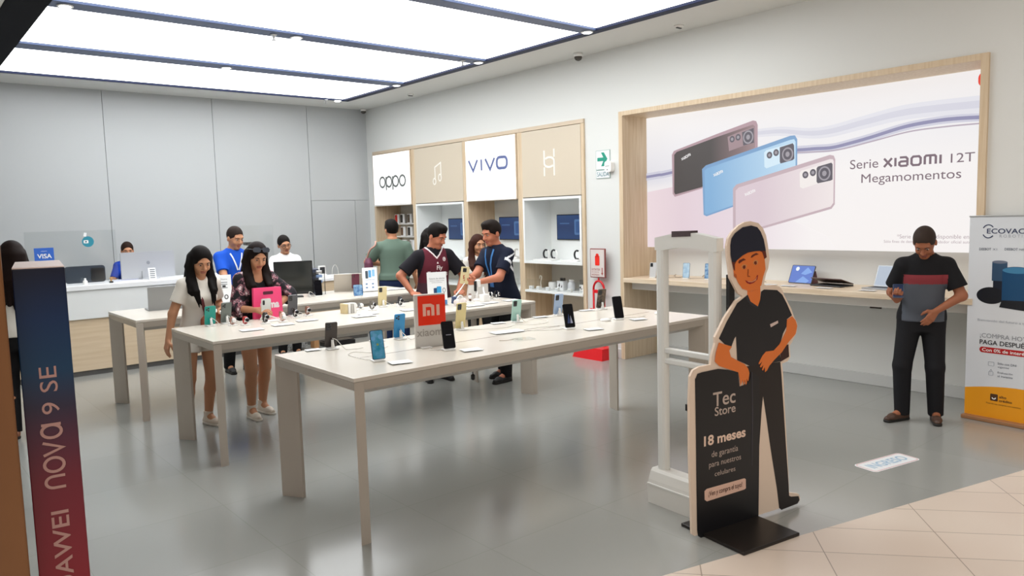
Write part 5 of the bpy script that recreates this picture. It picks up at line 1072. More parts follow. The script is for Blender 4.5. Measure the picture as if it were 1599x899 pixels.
# cardboard cutout of a cartoon shop assistant
cutang = math.atan2(2.178-2.309, 3.947-3.138)
t = thing('cardboard_cutout', 'life size cardboard cutout of cartoon salesman leaning on giant phone', 'cutout', (3.138, 2.309, 0), cutang)
def st(k): return ST_SHAPES[k]
EDGE = mat('cutout_cream', 'e2cdb9', 0.55)
m = MB(); m.prism([(u, max(z, 0.018)) for u, z in st('outline')], 0.0, 0.014); m.build('board', EDGE, t)
SK = mat('cutout_skin', 'dc7430', 0.5); SK2 = mat('cutout_skin_light', 'd98a5e', 0.5); KB = mat('cutout_black', '17171b', 0.45); CAPB = mat('cutout_cap', '15182a', 0.5); HB = mat('cutout_hair', '5e2413', 0.5)
def layer(name, keys, mt, d, parent=None, label=None):
    m = MB()
    for q in (keys if isinstance(keys, list) else [keys]): m.prism(st(q), -d, -d+0.0012)
    o = m.build(name, mt, parent or t)
    if label: o['label'] = label
    return o
layer('neck', 'neck', SK, 0.0012)
layer('trousers', 'pants', mat('cutout_trousers', '1d1614', 0.5), 0.0013, label='black cartoon trousers and shoe')
sh_ = layer('shirt', 'shirt', KB, 0.0024, label='black cartoon polo shirt')
layer('collar', 'collar', mat('cutout_collar', '26262c', 0.5), 0.0034, sh_)
layer('name_tag', 'tag', mat('cutout_tag', 'cfb9b0', 0.5), 0.0036, sh_)
layer('apron_panel', 'apron', mat('cutout_maroon', '341310', 0.5), 0.0020)
pp = layer('giant_phone', 'phone', mat('cutout_phone', '101014', 0.4), 0.0036, label='giant black phone with white advertising text')
layer('phone_edge', 'phone_edge', mat('cutout_slate', '2a2a33', 0.4), 0.0046, pp)
layer('face', 'face', SK, 0.0026)
layer('hair', 'hair_l', HB, 0.0038); layer('hair', 'hair_r', HB, 0.0038)
layer('cap', 'cap', CAPB, 0.0048, label='navy cartoon cap')
layer('eyebrow', 'brow_l', HB, 0.0038); layer('eyebrow', 'brow_r', HB, 0.0038)
for s in 'lr':
    e_ = layer('eye', 'eye_'+s, mat('cutout_eye', 'c98a52', 0.5), 0.0036); layer('pupil', 'pupil_'+s, mat('cutout_pupil', '6b2410', 0.4), 0.0048, e_)
layer('nose', 'nose', mat('cutout_line', '9c4a18', 0.5), 0.0038); mo = layer('mouth', 'mouth', mat('cutout_lips', '8e1418', 0.5), 0.0038); layer('teeth', 'teeth', mat('cutout_teeth', 'd08a62', 0.5), 0.0048, mo)
layer('ear', 'ear_l', mat('cutout_line2', 'b5561f', 0.5), 0.0040)
layer('arm', 'arm_l', SK, 0.0060); layer('arm', 'arm_r', SK, 0.0036)
TXW = mat('cutout_text', 'e6c9b4', 0.5); TXG = mat('cutout_text_grey', 'b9a79b', 0.5)
def ctext(name, items, mt):
    m = MB()
    for body, x, z, w, cap, bold in items: put_text(m, body, x, z, w=w, cap=cap, bold=bold, depth=-0.0044)
    m.build(name, mt, pp)
ctext('shop_lettering', [('Tec', 0.1296, 0.683, 0.165, 0.073, 0.012)], TXG); ctext('shop_lettering', [('Store', 0.1418, 0.632, 0.153, 0.045, 0.012)], TXG)
ctext('headline', [('18 meses', 0.064, 0.485, 0.308, 0.050, 0.03)], TXW)
for q in (('de garantía', 0.119, 0.416, 0.195, 0.032, 0.0), ('para nuestros', 0.10, 0.364, 0.237, 0.030, 0.0), ('celulares', 0.141, 0.3095, 0.153, 0.026, 0.0)): ctext('small_lettering', [q], TXG)
m = MB(); m.prism(st('button'), -0.0048, -0.0036); bt_ = m.build('button', mat('cutout_button', 'dfb8a4', 0.5), pp)
m = MB(); put_text(m, '¡Ven y compra el tuyo!', 0.095, 0.212, w=0.25, cap=0.026, depth=-0.0058, bold=0.008); m.build('button_lettering', mat('cutout_brown', '4a2414', 0.5), bt_)
m = MB(); m.span((0.06, -0.275, 0.0), (0.475, 0.03, 0.018), 0.004); m.span((0.06, 0.02, 0.0), (0.17, 0.165, 0.018), 0.004); m.build('base', mat('base_black', '17120f', 0.4), t)
m = MB(); m.span((0.27, 0.015, 0.018), (0.31, 0.04, 1.36), 0.003); m.build('support_post', BLACK, t)
m = MB(); m.span((-0.03, 0.018, 0.68), (0.27, 0.034, 0.715), 0.002); m.build('support_arm', BLACK, t)

# tall advertising sleeve over the left gate
t = thing('advert_sleeve', 'tall blue to red advertising sleeve over the left alarm gate', 'advertising column', (0.312, 2.675, 0), math.radians(-8))
SLV = gradient('sleeve_print', [(0.0, '8e1626'), (0.42, '6e1c2e'), (0.62, '2e2840'), (0.72, '0a3a5c'), (0.86, '0b2c56'), (1.0, '0d1028')], 2, 0.45, 1.585, 0.35)
m = MB(); m.span((0, 0, 0), (0.137, 0.50, 1.58), 0.003); m.build('sleeve', SLV, t)
m = MB(); m.span((0.001, 0.001, 1.580), (0.136, 0.499, 1.584), 0.001); m.build('top_cap', mat('sleeve_cap', 'ead9d4', 0.5), t)
m = MB(); m.span((-0.03, 0.02, 0), (0.172, 0.48, 0.02), 0.004); m.build('base', DARK, t)
SLT = mat('sleeve_text', 'b98f88', 0.5); m = MB(); Mv = Matrix.Translation((0.092, 0, 0)) @ Matrix.Rotation(-PI/2, 4, 'Y')
put_text(m, 'SE', 1.201, 0.0, w=0.078, cap=0.046, bold=0.0, depth=-0.0012, M=Mv); m.build('lettering', SLT, t); m = MB(); put_text(m, '9', 1.132, 0.0, w=0.036, cap=0.046, depth=-0.0012, M=Mv)
m.build('lettering', SLT, t); m = MB()
def stroke(pts, closed=False): m.ribbon(pts, 0.0085, -0.0018, -0.0004, 0, Mv, closed)
x = 0.90; hh = 0.052
stroke([(x, 0), (x, hh*0.6)]+arc(x+0.018, hh*0.6, 0.018, hh*0.4, 180, 0, 10)+[(x+0.036, 0)])
stroke(arc(x+0.073, hh/2, 0.022, hh/2, 0, 345, 20), True); stroke([(x+0.104, hh), (x+0.124, 0), (x+0.144, hh)])
stroke(arc(x+0.178, hh/2, 0.020, hh/2, 0, 345, 20), True); stroke([(x+0.199, hh), (x+0.199, 0)])
m.build('lettering', SLT, t); m = MB(); put_text(m, 'HUAWEI', 0.500, 0.0, w=0.325, cap=0.046, bold=0.01, depth=-0.0012, M=Mv)
m.build('lettering', SLT, t)

# roll-up banner at the right edge
ba = math.atan2(1.795-2.22, 6.52-6.56)
t = thing('rollup_banner', 'tall white and yellow advertising banner at the right edge', 'banner', (6.56, 2.22, 0), ba)
SHEET = gradient('banner_print', [(0, 'd5d9df'), (0.5, 'dde0e4'), (1, 'd2d7dc')], 2, 0.0, 1.6, 0.5)
m = MB(); m.prism([(0.0, 0.03), (0.85, 0.03), (0.85, 1.59), (0.0, 1.59)], 0.0, 0.004); m.build('sheet', SHEET, t)
m = MB(); m.span((-0.005, -0.05, 0.0), (0.855, 0.09, 0.03), 0.006); m.build('base', mat('banner_base', '9c6f4a', 0.4), t)
m = MB(); m.span((-0.005, -0.004, 1.588), (0.855, 0.010, 1.60), 0.002); m.build('top_rail', CHROME, t)
m = MB(); m.tube([(0.42, 0.02, 0.03), (0.42, 0.02, 1.59)], 0.010, 8); m.build('pole', CHROME, t)
m = MB(); m.prism([(0.001, 0.031), (0.849, 0.031)]+[(0.849*(1-k/14), 0.215+0.075*math.sin(PI*(0.12+0.8*(1-k/14)))) for k in range(15)], -0.0012, 0.0); m.build('yellow_field', mat('banner_yellow', 'e89a0c', 0.5), t)
NAVYP = mat('banner_navy', '2d3a5c', 0.5); LG = mat('banner_lightgrey', 'a5abb5', 0.5)
m = MB(); put_text(m, 'ECOVACS', 0.125, 1.462, w=0.29, cap=0.036, bold=0.012, depth=-0.002)
m.ribbon(arc(0.135, 1.478, 0.042, 0.05, 40, 150, 14), 0.007, -0.0022, 0.0); m.ribbon(arc(0.135, 1.478, 0.042, 0.05, 210, 320, 14), 0.007, -0.0022, 0.0); m.build('brand_lettering', NAVYP, t)
m = MB(); put_text(m, 'R O B O T I C S', 0.214, 1.432, w=0.21, cap=0.022, depth=-0.002); m.build('brand_subline', LG, t)
m = MB(); put_text(m, 'DEEBOT', 0.074, 1.333, w=0.085, cap=0.018, bold=0.015, depth=-0.002); put_text(m, 'X1', 0.17, 1.333, w=0.03, cap=0.016, depth=-0.002); put_text(m, 'DEEBOT', 0.252, 1.335, w=0.09, cap=0.018, bold=0.015, depth=-0.002); put_text(m, 'N8', 0.352, 1.335, w=0.03, cap=0.016, depth=-0.002); m.build('model_lettering', mat('banner_slate', '6f7682', 0.5), t)
m = MB(); m.prism([(0.17, 1.10)]+[(0.275, 1.10)]+[(0.275, 1.245)]+arc(0.2225, 1.245, 0.0525, 0.012, 0, 180, 12), -0.0014, 0.0); m.prism([(0.18, 1.02), (0.27, 1.02), (0.27, 1.10), (0.18, 1.10)], -0.0014, 0.0, 1)
m.prism(arc(0.165, 0.985, 0.10, 0.065, 0, 345, 28), -0.0016, 0.0, 2); m.prism(arc(0.2225, 1.245, 0.0525, 0.012, 0, 345, 20), -0.0020, -0.0012, 3)
m.prism([(0.243, 0.95)]+[(0.243, 1.185)]+arc(0.34, 1.185, 0.097, 0.028, 180, 0, 16)+[(0.437, 0.95)], -0.0024, -0.0014, 4); m.prism(arc(0.34, 1.185, 0.097, 0.024, 0, 345, 24), -0.0030, -0.0024, 5); m.prism([(0.228, 0.90), (0.45, 0.88), (0.45, 0.96), (0.245, 0.955)], -0.0030, -0.0022, 2)
m.build('pictured_devices', [mat('bn_steel', '2f4a66', .4), mat('bn_shadow', '141c2c', .4), mat('bn_black', '12141c', .4), mat('bn_top', '6c7484', .4), mat('bn_blue', '12466e', .35), mat('bn_bluetop', '3f7ea4', .35)], t)
m = MB(); put_text(m, 'Bienvenido del futuro a tu hogar', 0.079, 0.782, w=0.42, cap=0.018, depth=-0.002); m.build('slogan', LG, t)
m = MB(); put_text(m, '¡COMPRA HOY', 0.10, 0.655, w=0.325, cap=0.034, depth=-0.002); m.build('call_lettering', mat('banner_midgrey', '8b8f97', 0.5), t)
m = MB(); put_text(m, 'PAGA DESPUÉS!', 0.098, 0.603, w=0.345, cap=0.034, bold=0.015, depth=-0.002); m.build('bold_lettering', PRINT_K, t)
m = MB(); m.prism(rrect(0.098, 0.538, 0.47, 0.582, 0.021), -0.0016, 0.0); rb = m.build('red_pill', mat('banner_red', 'b81418', 0.5), t)
m = MB(); put_text(m, 'Con 0% de interés', 0.118, 0.549, w=0.31, cap=0.024, bold=0.015, depth=-0.0032); m.build('pill_lettering', PRINT_W, rb)
m = MB(); put_text(m, 'Sólo con DNI', 0.231, 0.457, w=0.13, cap=0.016, bold=0.01, depth=-0.002); put_text(m, 'vigente', 0.231, 0.432, w=0.08, cap=0.014, depth=-0.002); put_text(m, 'Evaluación', 0.233, 0.388, w=0.105, cap=0.015, depth=-0.002); put_text(m, 'al instante', 0.233, 0.360, w=0.105, cap=0.015, bold=0.01, depth=-0.002); m.build('benefit_lettering', mat('banner_slate', '6f7682', 0.5), t)
m = MB(); m.ribbon(rrect(0.165, 0.44, 0.205, 0.47, 0.004), 0.003, -0.002, 0, closed=True); m.ribbon(rrect(0.17, 0.365, 0.20, 0.395, 0.004), 0.003, -0.002, 0, closed=True); m.ribbon([(0.175, 0.395), (0.185, 0.412), (0.195, 0.395)], 0.003, -0.002, 0); m.build('benefit_icons', LG, t)
m = MB(); m.prism(rrect(0.187, 0.168, 0.240, 0.222, 0.006), -0.0026, -0.0012); m.ribbon(arc(0.213, 0.195, 0.012, 0.012, 180, 360, 10), 0.007, -0.0034, -0.0026, 1); put_text(m, 'alto', 0.250, 0.197, w=0.05, cap=0.02, bold=0.02, depth=-0.0024); put_text(m, 'crédito', 0.250, 0.168, w=0.09, cap=0.018, bold=0.02, depth=-0.0024); put_text(m, 'Financia tus compras con nosotros', 0.16, 0.14, w=0.24, depth=-0.0024)
m.build('lender_logo', [mat('banner_brown', '4a2c12', 0.5), PRINT_W], t)

# stickers on the shop floor
t = thing('floor_sticker', 'white floor sticker reading INGRESO at the shop entrance', 'sticker', (5.03, 2.155, 0), math.radians(-11.5))
m = MB(); Mf = Matrix.Rotation(-PI/2, 4, 'X')
m.prism(rrect(-0.235, -0.085, 0.235, 0.085, 0.03), -0.002, 0.0, M=Mf); m.build('sheet', mat('sticker_white', 'eceef0', 0.35), t)
m = MB(); m.ribbon(rrect(-0.225, -0.076, 0.225, 0.076, 0.026), 0.006, -0.003, -0.002, closed=True, M=Mf); m.build('border', mat('sticker_pink', 'd8b0b0', 0.4), t)
m = MB(); put_text(m, 'INGRESO', 0, -0.036, w=0.36, cap=0.075, depth=-0.0026, align='c', bold=0.02, M=Mf); m.build('lettering', mat('sticker_blue', '9fbfd6', 0.4), t)
t = thing('floor_disc', 'round white floor sticker right of the tall advertising sleeve', 'sticker', (0.92, 6.46, 0))
m = MB(); m.lathe([(0.14, 0), (0.14, 0.002), (0.13, 0.0024)], 28); m.build('sheet', mat('sticker_white', 'eceef0', 0.35), t)
m = MB(); m.tube([(0.10*math.cos(a), 0.10*math.sin(a), 0.003) for a in [k*2*PI/24 for k in range(24)]], 0.003, 5, closed=True); m.build('printed_ring', mat('sticker_blue', '9fbfd6', 0.4), t)

# ================================================================ PEOPLE
# A figure is grown as one smooth surface from tapered volumes (distance field + surface nets).
class Field:
    def __init__(s, h): s.h = h; s.p = []
    def cone(s, a, b, ra, rb, k=0.02, mode='u', cut_b=False, cut_a=False):
        a = np.array(a, float); b = np.array(b, float)
        def f(X, Y, Zz):
            ba = b-a; L = max(ba @ ba, 1e-9)
            px, py, pz = X-a[0], Y-a[1], Zz-a[2]
            t = np.clip((px*ba[0]+py*ba[1]+pz*ba[2])/L, 0, 1)
            d = np.sqrt((px-t*ba[0])**2+(py-t*ba[1])**2+(pz-t*ba[2])**2)-(ra+(rb-ra)*t)
            if cut_b or cut_a:
                n = ba/math.sqrt(L); q = px*n[0]+py*n[1]+pz*n[2]
                if cut_b: d = np.maximum(d, q-math.sqrt(L))
                if cut_a: d = np.maximum(d, -q)
            return d
        r = max(ra, rb); s.p.append((f, np.minimum(a, b)-r, np.maximum(a, b)+r, k, mode)); return s
    def chain(s, pts, rs, k=0.02, mode='u'):
        for i in range(len(pts)-1): s.cone(pts[i], pts[i+1], rs[i], rs[i+1], k if i == 0 else min(k, 0.015), mode)
        return s
    def ell(s, c, r, R=None, k=0.02, mode='u'):
        c = np.array(c, float); r = np.array(r, float); R = np.eye(3) if R is None else np.array(R)
        def f(X, Y, Zz):
            p = [X-c[0], Y-c[1], Zz-c[2]]
            q = [sum(R[j][i]*p[j] for j in range(3)) for i in range(3)]
            k0 = np.sqrt(sum((q[i]/r[i])**2 for i in range(3)))+1e-6; k1 = np.sqrt(sum((q[i]/r[i]**2)**2 for i in range(3)))+1e-6
            return k0*(k0-1)/k1
        m = np.full(3, r.max()*1.1); s.p.append((f, c-m, c+m, k, mode)); return s
    def loft(s, secs, k=0.02, z0=None, z1=None, mode='u', grow=0.0):
        S = np.array(sorted(secs), float)      # rows: z, cx, cy, rx, ry
        zz = np.linspace(S[0, 0], S[-1, 0], 120); T = [np.interp(zz, S[:, 0], S[:, i]) for i in range(1, 5)]
        ker = np.ones(9)/9; T = [np.convolve(np.pad(t, 4, 'edge'), ker, 'valid') for t in T]
        lo_z = S[0, 0] if z0 is None else z0; hi_z = S[-1, 0] if z1 is None else z1
        def f(X, Y, Zz):
            z = Zz.ravel(); c = [np.interp(z, zz, t).reshape(Zz.shape) for t in T]
            rx, ry = c[2]+grow, c[3]+grow
            d = (np.sqrt(((X-c[0])/rx)**2+((Y-c[1])/ry)**2)-1)*np.minimum(rx, ry)
            return np.maximum(d, np.maximum(lo_z-Zz, Zz-hi_z))
        m = max(S[:, 3].max(), S[:, 4].max())+grow
        s.p.append((f, np.array([S[:, 1].min()-m, S[:, 2].min()-m, lo_z]), np.array([S[:, 1].max()+m, S[:, 2].max()+m, hi_z]), k, mode)); return s
    def plane(s, n, d):
        """keep only the side n.p < d"""
        n = np.array(n, float); s.p.append((lambda X, Y, Zz: -(X*n[0]+Y*n[1]+Zz*n[2]-d), None, None, 0.0, 's')); return s
    def mesh(s):
        us = [q for q in s.p if q[4] == 'u']; h = s.h; pad = 3*h
        lo = np.min([q[1] for q in us], 0)-pad; hi = np.max([q[2] for q in us], 0)+pad
        n = np.ceil((hi-lo)/h).astype(int)+1
        ax = [lo[i]+h*np.arange(n[i]) for i in range(3)]
        F = np.full(n, 0.15, np.float32)
        for f, a, b, k, mode in s.p:
            if a is None: i0, i1 = np.zeros(3, int), n
            else:
                m = k+3*h; i0 = np.clip(np.floor((a-m-lo)/h).astype(int), 0, n); i1 = np.clip(np.ceil((b+m-lo)/h).astype(int)+1, 0, n)
            if (i1 <= i0).any(): continue
            sl = tuple(slice(i0[i], i1[i]) for i in range(3))
            d = f(ax[0][sl[0]][:, None, None], ax[1][sl[1]][None, :, None], ax[2][sl[2]][None, None, :]).astype(np.float32)
            A = F[sl]
            if mode == 'u':
                if k > 0: g = np.clip(0.5+0.5*(A-d)/k, 0, 1); F[sl] = A*(1-g)+d*g-k*g*(1-g)
                else: F[sl] = np.minimum(A, d)
            else:
                d = -d
                if k > 0: g = np.clip(0.5-0.5*(A-d)/k, 0, 1); F[sl] = A*(1-g)+d*g+k*g*(1-g)
                else: F[sl] = np.maximum(A, d)
        S = F < 0; nn = n-1
        corners = [(i, j, k) for i in (0, 1) for j in (0, 1) for k in (0, 1)]
        cnt = sum(S[i:i+nn[0], j:j+nn[1], k:k+nn[2]].astype(np.int8) for i, j, k in corners)
        cell = np.argwhere((cnt > 0) & (cnt < 8)); idx = np.full(nn, -1, np.int64)
        idx[tuple(cell.T)] = np.arange(len(cell))
        val = np.stack([F[cell[:, 0]+i, cell[:, 1]+j, cell[:, 2]+k] for i, j, k in corners], 1)
        co = np.array(corners, float); acc = np.zeros((len(cell), 3)); w = np.zeros(len(cell))
        for p in range(8):
            for q in range(p+1, 8):
                if np.abs(co[p]-co[q]).sum() != 1: continue
                a, b = val[:, p], val[:, q]; m = (a < 0) != (b < 0)
                t = np.where(m, a/np.where(a == b, 1, a-b), 0)[:, None]
                acc += np.where(m[:, None], co[p]+(co[q]-co[p])*t, 0); w += m
        V = lo+h*(cell+acc/w[:, None])
        faces = []
        for d in range(3):
            e, g = (d+1) % 3, (d+2) % 3
            sl0 = [slice(None)]*3; sl1 = [slice(None)]*3; sl0[d] = slice(0, -1); sl1[d] = slice(1, None)
            a, b = S[tuple(sl0)], S[tuple(sl1)]
            E_ = np.argwhere(a != b); E_ = E_[(E_[:, e] > 0) & (E_[:, g] > 0)]
            E_ = E_[(E_[:, e] < nn[e]) & (E_[:, g] < nn[g]) & (E_[:, d] < nn[d])]
            q = []
            for oe, og in ((0, 0), (-1, 0), (-1, -1), (0, -1)):
                c = E_.copy(); c[:, e] += oe; c[:, g] += og; q.append(idx[tuple(c.T)])
            Q = np.stack(q, 1); fl = a[tuple(E_.T)]
            Q[~fl] = Q[~fl][:, ::-1]; faces.append(Q)
        Q = np.concatenate(faces); Q = Q[(Q >= 0).all(1)]
        return V, Q
def smooth_mesh(V, Q, it=2):
    for _ in range(it):
        acc = np.zeros_like(V); n = np.zeros(len(V))
        for i in range(4):
            a, b = Q[:, i], Q[:, (i+1) % 4]
            np.add.at(acc, a, V[b]); np.add.at(n, a, 1); np.add.at(acc, b, V[a]); np.add.at(n, b, 1)
        V = 0.5*V+0.5*acc/np.maximum(n, 1)[:, None]
    return V
def grow(name, field, mats, parent, s, matfn=None, it=1):
    V, Q = field.mesh(); V = smooth_mesh(V, Q, it)
    me = bpy.data.meshes.new(name); me.vertices.add(len(V)); me.vertices.foreach_set('co', (V*s).astype(np.float32).ravel())
    me.loops.add(len(Q)*4); me.loops.foreach_set('vertex_index', Q.astype(np.int32).ravel())
    me.polygons.add(len(Q)); me.polygons.foreach_set('loop_start', np.arange(0, len(Q)*4, 4, dtype=np.int32)); me.polygons.foreach_set('loop_total', np.full(len(Q), 4, np.int32))
    for m in (mats if isinstance(mats, list) else [mats]): me.materials.append(m)
    if matfn is not None:
        C_ = V[Q].mean(1); me.polygons.foreach_set('material_index', matfn(C_).astype(np.int32))
    me.polygons.foreach_set('use_smooth', np.ones(len(Q), bool)); me.update(calc_edges=True); me.validate()
    o = bpy.data.objects.new(name, me); COL.objects.link(o); o.parent = parent
    return o
def rotm(pitch, yaw, roll):
    """head turn: yaw to the person's left, pitch looking down, roll"""
    M = Matrix.Rotation(yaw, 3, 'Z') @ Matrix.Rotation(pitch, 3, 'X') @ Matrix.Rotation(roll, 3, 'Y')
    return np.array(M)
def ik(S, T, l1, l2, hint):
    S, T, hint = (np.array(q, float) for q in (S, T, hint)); d = T-S; L = np.linalg.norm(d)
    if L > (l1+l2)*0.995: d *= (l1+l2)*0.995/L; T = S+d; L = np.linalg.norm(d)
    u = d/L; a = (l1*l1-l2*l2+L*L)/(2*L); hgt = math.sqrt(max(l1*l1-a*a, 0)); p = hint-(hint @ u)*u; p /= np.linalg.norm(p)+1e-9
    return S+u*a+p*hgt, T
SKIN = {'tan': 'b9805e', 'warm': 'c08a68', 'deep': '9a6044', 'red': 'b87458'}
def person(name, label, loc, face, H, skin='tan', sex='m', lean=0.0, head=(0.0, 0.0, 0.0), rh=None, lh=None, relb=(-0.6, 0.6, -0.3), lelb=(0.6, 0.6, -0.3),
           rfing=None, lfing=None, rpalm=None, lpalm=None, curl=(0.5, 0.5), feet=((-0.10, 0.0, -8), (0.10, 0.0, 8)), build=1.0, hair='short', haircol='17130f', res=0.0065,
           shirt=None, pants=None, shoes=None, hem=0.86, sleeve=0.55, loose=0.0, neck_cut=None, hip_shift=(0, 0)):
    """face = world direction the chest looks at; hands are given in the figure's own frame (x = its left, -y = its front), metres"""
    s = H/1.72; ang = math.atan2(face[0], -face[1])
    t = thing(name, label, 'person', loc, ang)
    fem = sex == 'f'; B = build; hx, hy = hip_shift
    ly = lambda z: -lean*max(0.0, (z-0.9)/0.5)+hy
    lx = lambda z: hx
    sec = [(0.80, .150, .105), (0.90, .168, .118), (0.96, .165, .115), (1.08, .138, .100), (1.18, .148, .106), (1.28, .160, .114), (1.36, .160, .105), (1.42, .130, .085), (1.46, .085, .065), (1.50, .058, .058)]
    if fem: sec = [(0.80, .158, .110), (0.90, .172, .120), (0.96, .162, .112), (1.08, .125, .092), (1.18, .132, .098), (1.28, .142, .108), (1.36, .142, .098), (1.42, .115, .078), (1.46, .072, .056), (1.50, .050, .050)]
    SEC = [(z, lx(z), ly(z)+(0.01 if z > 1.3 else 0), rx*B, ry*B) for z, rx, ry in sec]
    shw = (.142 if fem else .163)*(0.5+0.5*B); zs = 1.385
    Sh = {q: np.array([lx(zs)+q*shw, ly(zs)+0.012, zs]) for q in (-1, 1)}
    hip = {q: np.array([hx+q*0.088, hy, 0.90]) for q in (-1, 1)}
    ft = {-1: feet[0], 1: feet[1]}; ank, knee, toe = {}, {}, {}
    for q in (-1, 1):
        fx, fy, fa = ft[q]; a = np.array([fx, fy, 0.085]); ank[q] = a; d = math.radians(fa); toe[q] = np.array([math.sin(d), -math.cos(d), 0])
        kn, a2 = ik(hip[q], a, 0.415, 0.41, toe[q]+np.array([0, -0.2, 0])); knee[q] = kn
    wr, el = {}, {}
    tg = {-1: rh if rh is not None else (-shw-0.06, ly(1.0)-0.02, 0.86), 1: lh if lh is not None else (shw+0.06, ly(1.0)-0.02, 0.86)}
    hint = {-1: relb, 1: lelb}
    for q in (-1, 1): el[q], wr[q] = ik(Sh[q], tg[q], 0.285, 0.245, hint[q])
    nb = np.array([lx(1.46), ly(1.46)+0.012, 1.46]); HS = 1.075; Hm = rotm(*head)*HS; Ho = np.array([lx(1.5), ly(1.5)-0.004, 1.505])
    hp = lambda x, y, z: Ho+Hm @ np.array([x, y, z])
    R = [list(r) for r in Hm/(HS*HS)]
    # ---- body
    f = Field(res)
    f.loft(SEC, 0.03, grow=-0.012)
    for q in (-1, 1):
        f.cone((lx(1.38)+q*0.04, ly(1.38)+0.012, 1.425), Sh[q], .050*B, .050*B, 0.04)
        f.cone(Sh[q], el[q], .050*B, .040*B, 0.03); f.cone(el[q], wr[q], .040*B, .026, 0.02)
        f.cone(hip[q], knee[q], .086*B, .056*B, 0.03); mid = knee[q]*0.68+ank[q]*0.32+np.array([0, 0.012, 0])
        f.chain([knee[q], mid, ank[q]], [.054*B, .054*B, .036], 0.02); f.cone(ank[q], ank[q]+toe[q]*0.13+np.array([0, 0, -0.05]), .036, .028, 0.02)
        if fem: f.ell((lx(1.26)+q*0.068, ly(1.26)-0.085, 1.255), (.062, .058, .06), None, 0.04)
    f.chain([nb, hp(0, 0.012, 0.05)], [.056 if not fem else .047, .054 if not fem else .045], 0.03)
    f.ell(hp(0, .006, .130), (.074, .094, .092), R, 0.02); f.ell(hp(0, -.024, .075), (.060, .068, .082), R, 0.03); f.ell(hp(0, -.068, .008), (.028, .022, .020), R, 0.03)
    for q in (-1, 1):
        f.ell(hp(q*.034, -.066, .064), (.024, .022, .022), R, 0.02); f.ell(hp(q*.033, -.096, .104), (.017, .012, .011), R, 0.012, 's')
        f.ell(hp(q*.076, .008, .088), (.010, .020, .031), R, 0.008)
    f.ell(hp(0, -.083, .126), (.052, .014, .011), R, 0.015)
    f.cone(hp(0, -.090, .108), hp(0, -.113, .072), .008, .0135, 0.012); f.ell(hp(.011, -.100, .068), (.010, .010, .008), R, 0.008); f.ell(hp(-.011, -.100, .068), (.010, .010, .008), R, 0.008)
    f.ell(hp(0, -.0915, .040), (.023, .009, .0060), R, 0.006); f.ell(hp(0, -.089, .030), (.020, .009, .0065), R, 0.006)
    # ---- hands: palm, four fingers, thumb
    HAND = {}
    fing = {-1: rfing, 1: lfing}; palm = {-1: rpalm, 1: lpalm}
    for q in (-1, 1):
        w = wr[q]; d = w-el[q]; d = d/np.linalg.norm(d)
        if fing[q] is not None: d = np.array(fing[q], float); d /= np.linalg.norm(d)
        n = np.array(palm[q] if palm[q] is not None else (-q, 0.1, 0), float); n = n-(n @ d)*d; n /= np.linalg.norm(n)+1e-9
        sd = np.cross(d, n)*(-q)            # towards the thumb
        HAND[q] = (w, d, n, sd)
        cu = curl[0 if q < 0 else 1]
        for j, (o, L, r) in enumerate(((.030, .074, .0088), (.010, .082, .0092), (-.011, .076, .0088), (-.030, .060, .0078))):
            k0 = w+d*0.085+sd*o-d*abs(o-0.005)*0.25
            f.cone(w+d*0.012+sd*o*0.55, k0, .0155, .0135, 0.012)
            P = [k0]; a = cu*0.55
            for g, fr in enumerate((.44, .32, .26)):
                P.append(P[-1]+(d*math.cos(a)+n*math.sin(a))*L*fr); a += cu*(0.75 if g == 0 else 0.55)
            f.chain(P, [r*1.12, r, r*.95, r*.82], 0.006)
        b0 = w+d*0.025+sd*0.022; b1 = b0+(d*0.45+sd*0.75+n*0.25)*0.042; b2 = b1+(d*0.85+sd*0.25+n*(0.25+0.5*cu))*0.034; b3 = b2+(d*0.9+n*(0.2+0.8*cu)-sd*0.1)*0.024
        f.chain([b0, b1, b2, b3], [.0165, .0125, .0105, .009], 0.012)
    sk = mat('skin_'+skin, SKIN[skin], 0.5, spec=0.35); lip = mat('lips_'+skin, {'tan': '9c5a4c', 'warm': 'a3604f', 'deep': '7d4238', 'red': '9a5145'}[skin], 0.45)
    def mf(Cc):
        q = (Cc-Ho) @ Hm/(HS*HS)
        return ((np.abs(q[:, 0]) < 0.024) & (q[:, 1] < -0.082) & (q[:, 2] < 0.047) & (q[:, 2] > 0.022)).astype(int)
    body = grow('body', f, [sk, lip], t, s, mf)
    # ---- eyes and brows
    Mh = Matrix([list(Hm[i])+[Ho[i]] for i in range(3)]+[[0, 0, 0, 1]])
    for q in (-1, 1):
        m = MB(); m.ball((q*.032, -.0825, .1025), (.0125, .0085, .0058), 0, Mh, 12); m.ball((q*.032, -.0885, .1015), (.0064, .0040, .0055), 1, Mh, 10); m.build('eye', [mat('eye_white', 'b9a79b', 0.35), mat('eye_iris', '1d120c', 0.15)], t, Matrix.Scale(s, 4))
        m = MB(); m.tube([Mh @ Vector((q*x, y, z)) for x, y, z in ((.016, -.0985, .121), (.030, -.0965, .127), (.046, -.0850, .123))], [.0035, .0045, .002], 6); m.build('eyebrow', mat('hair_'+haircol, haircol, 0.7), t, Matrix.Scale(s, 4))
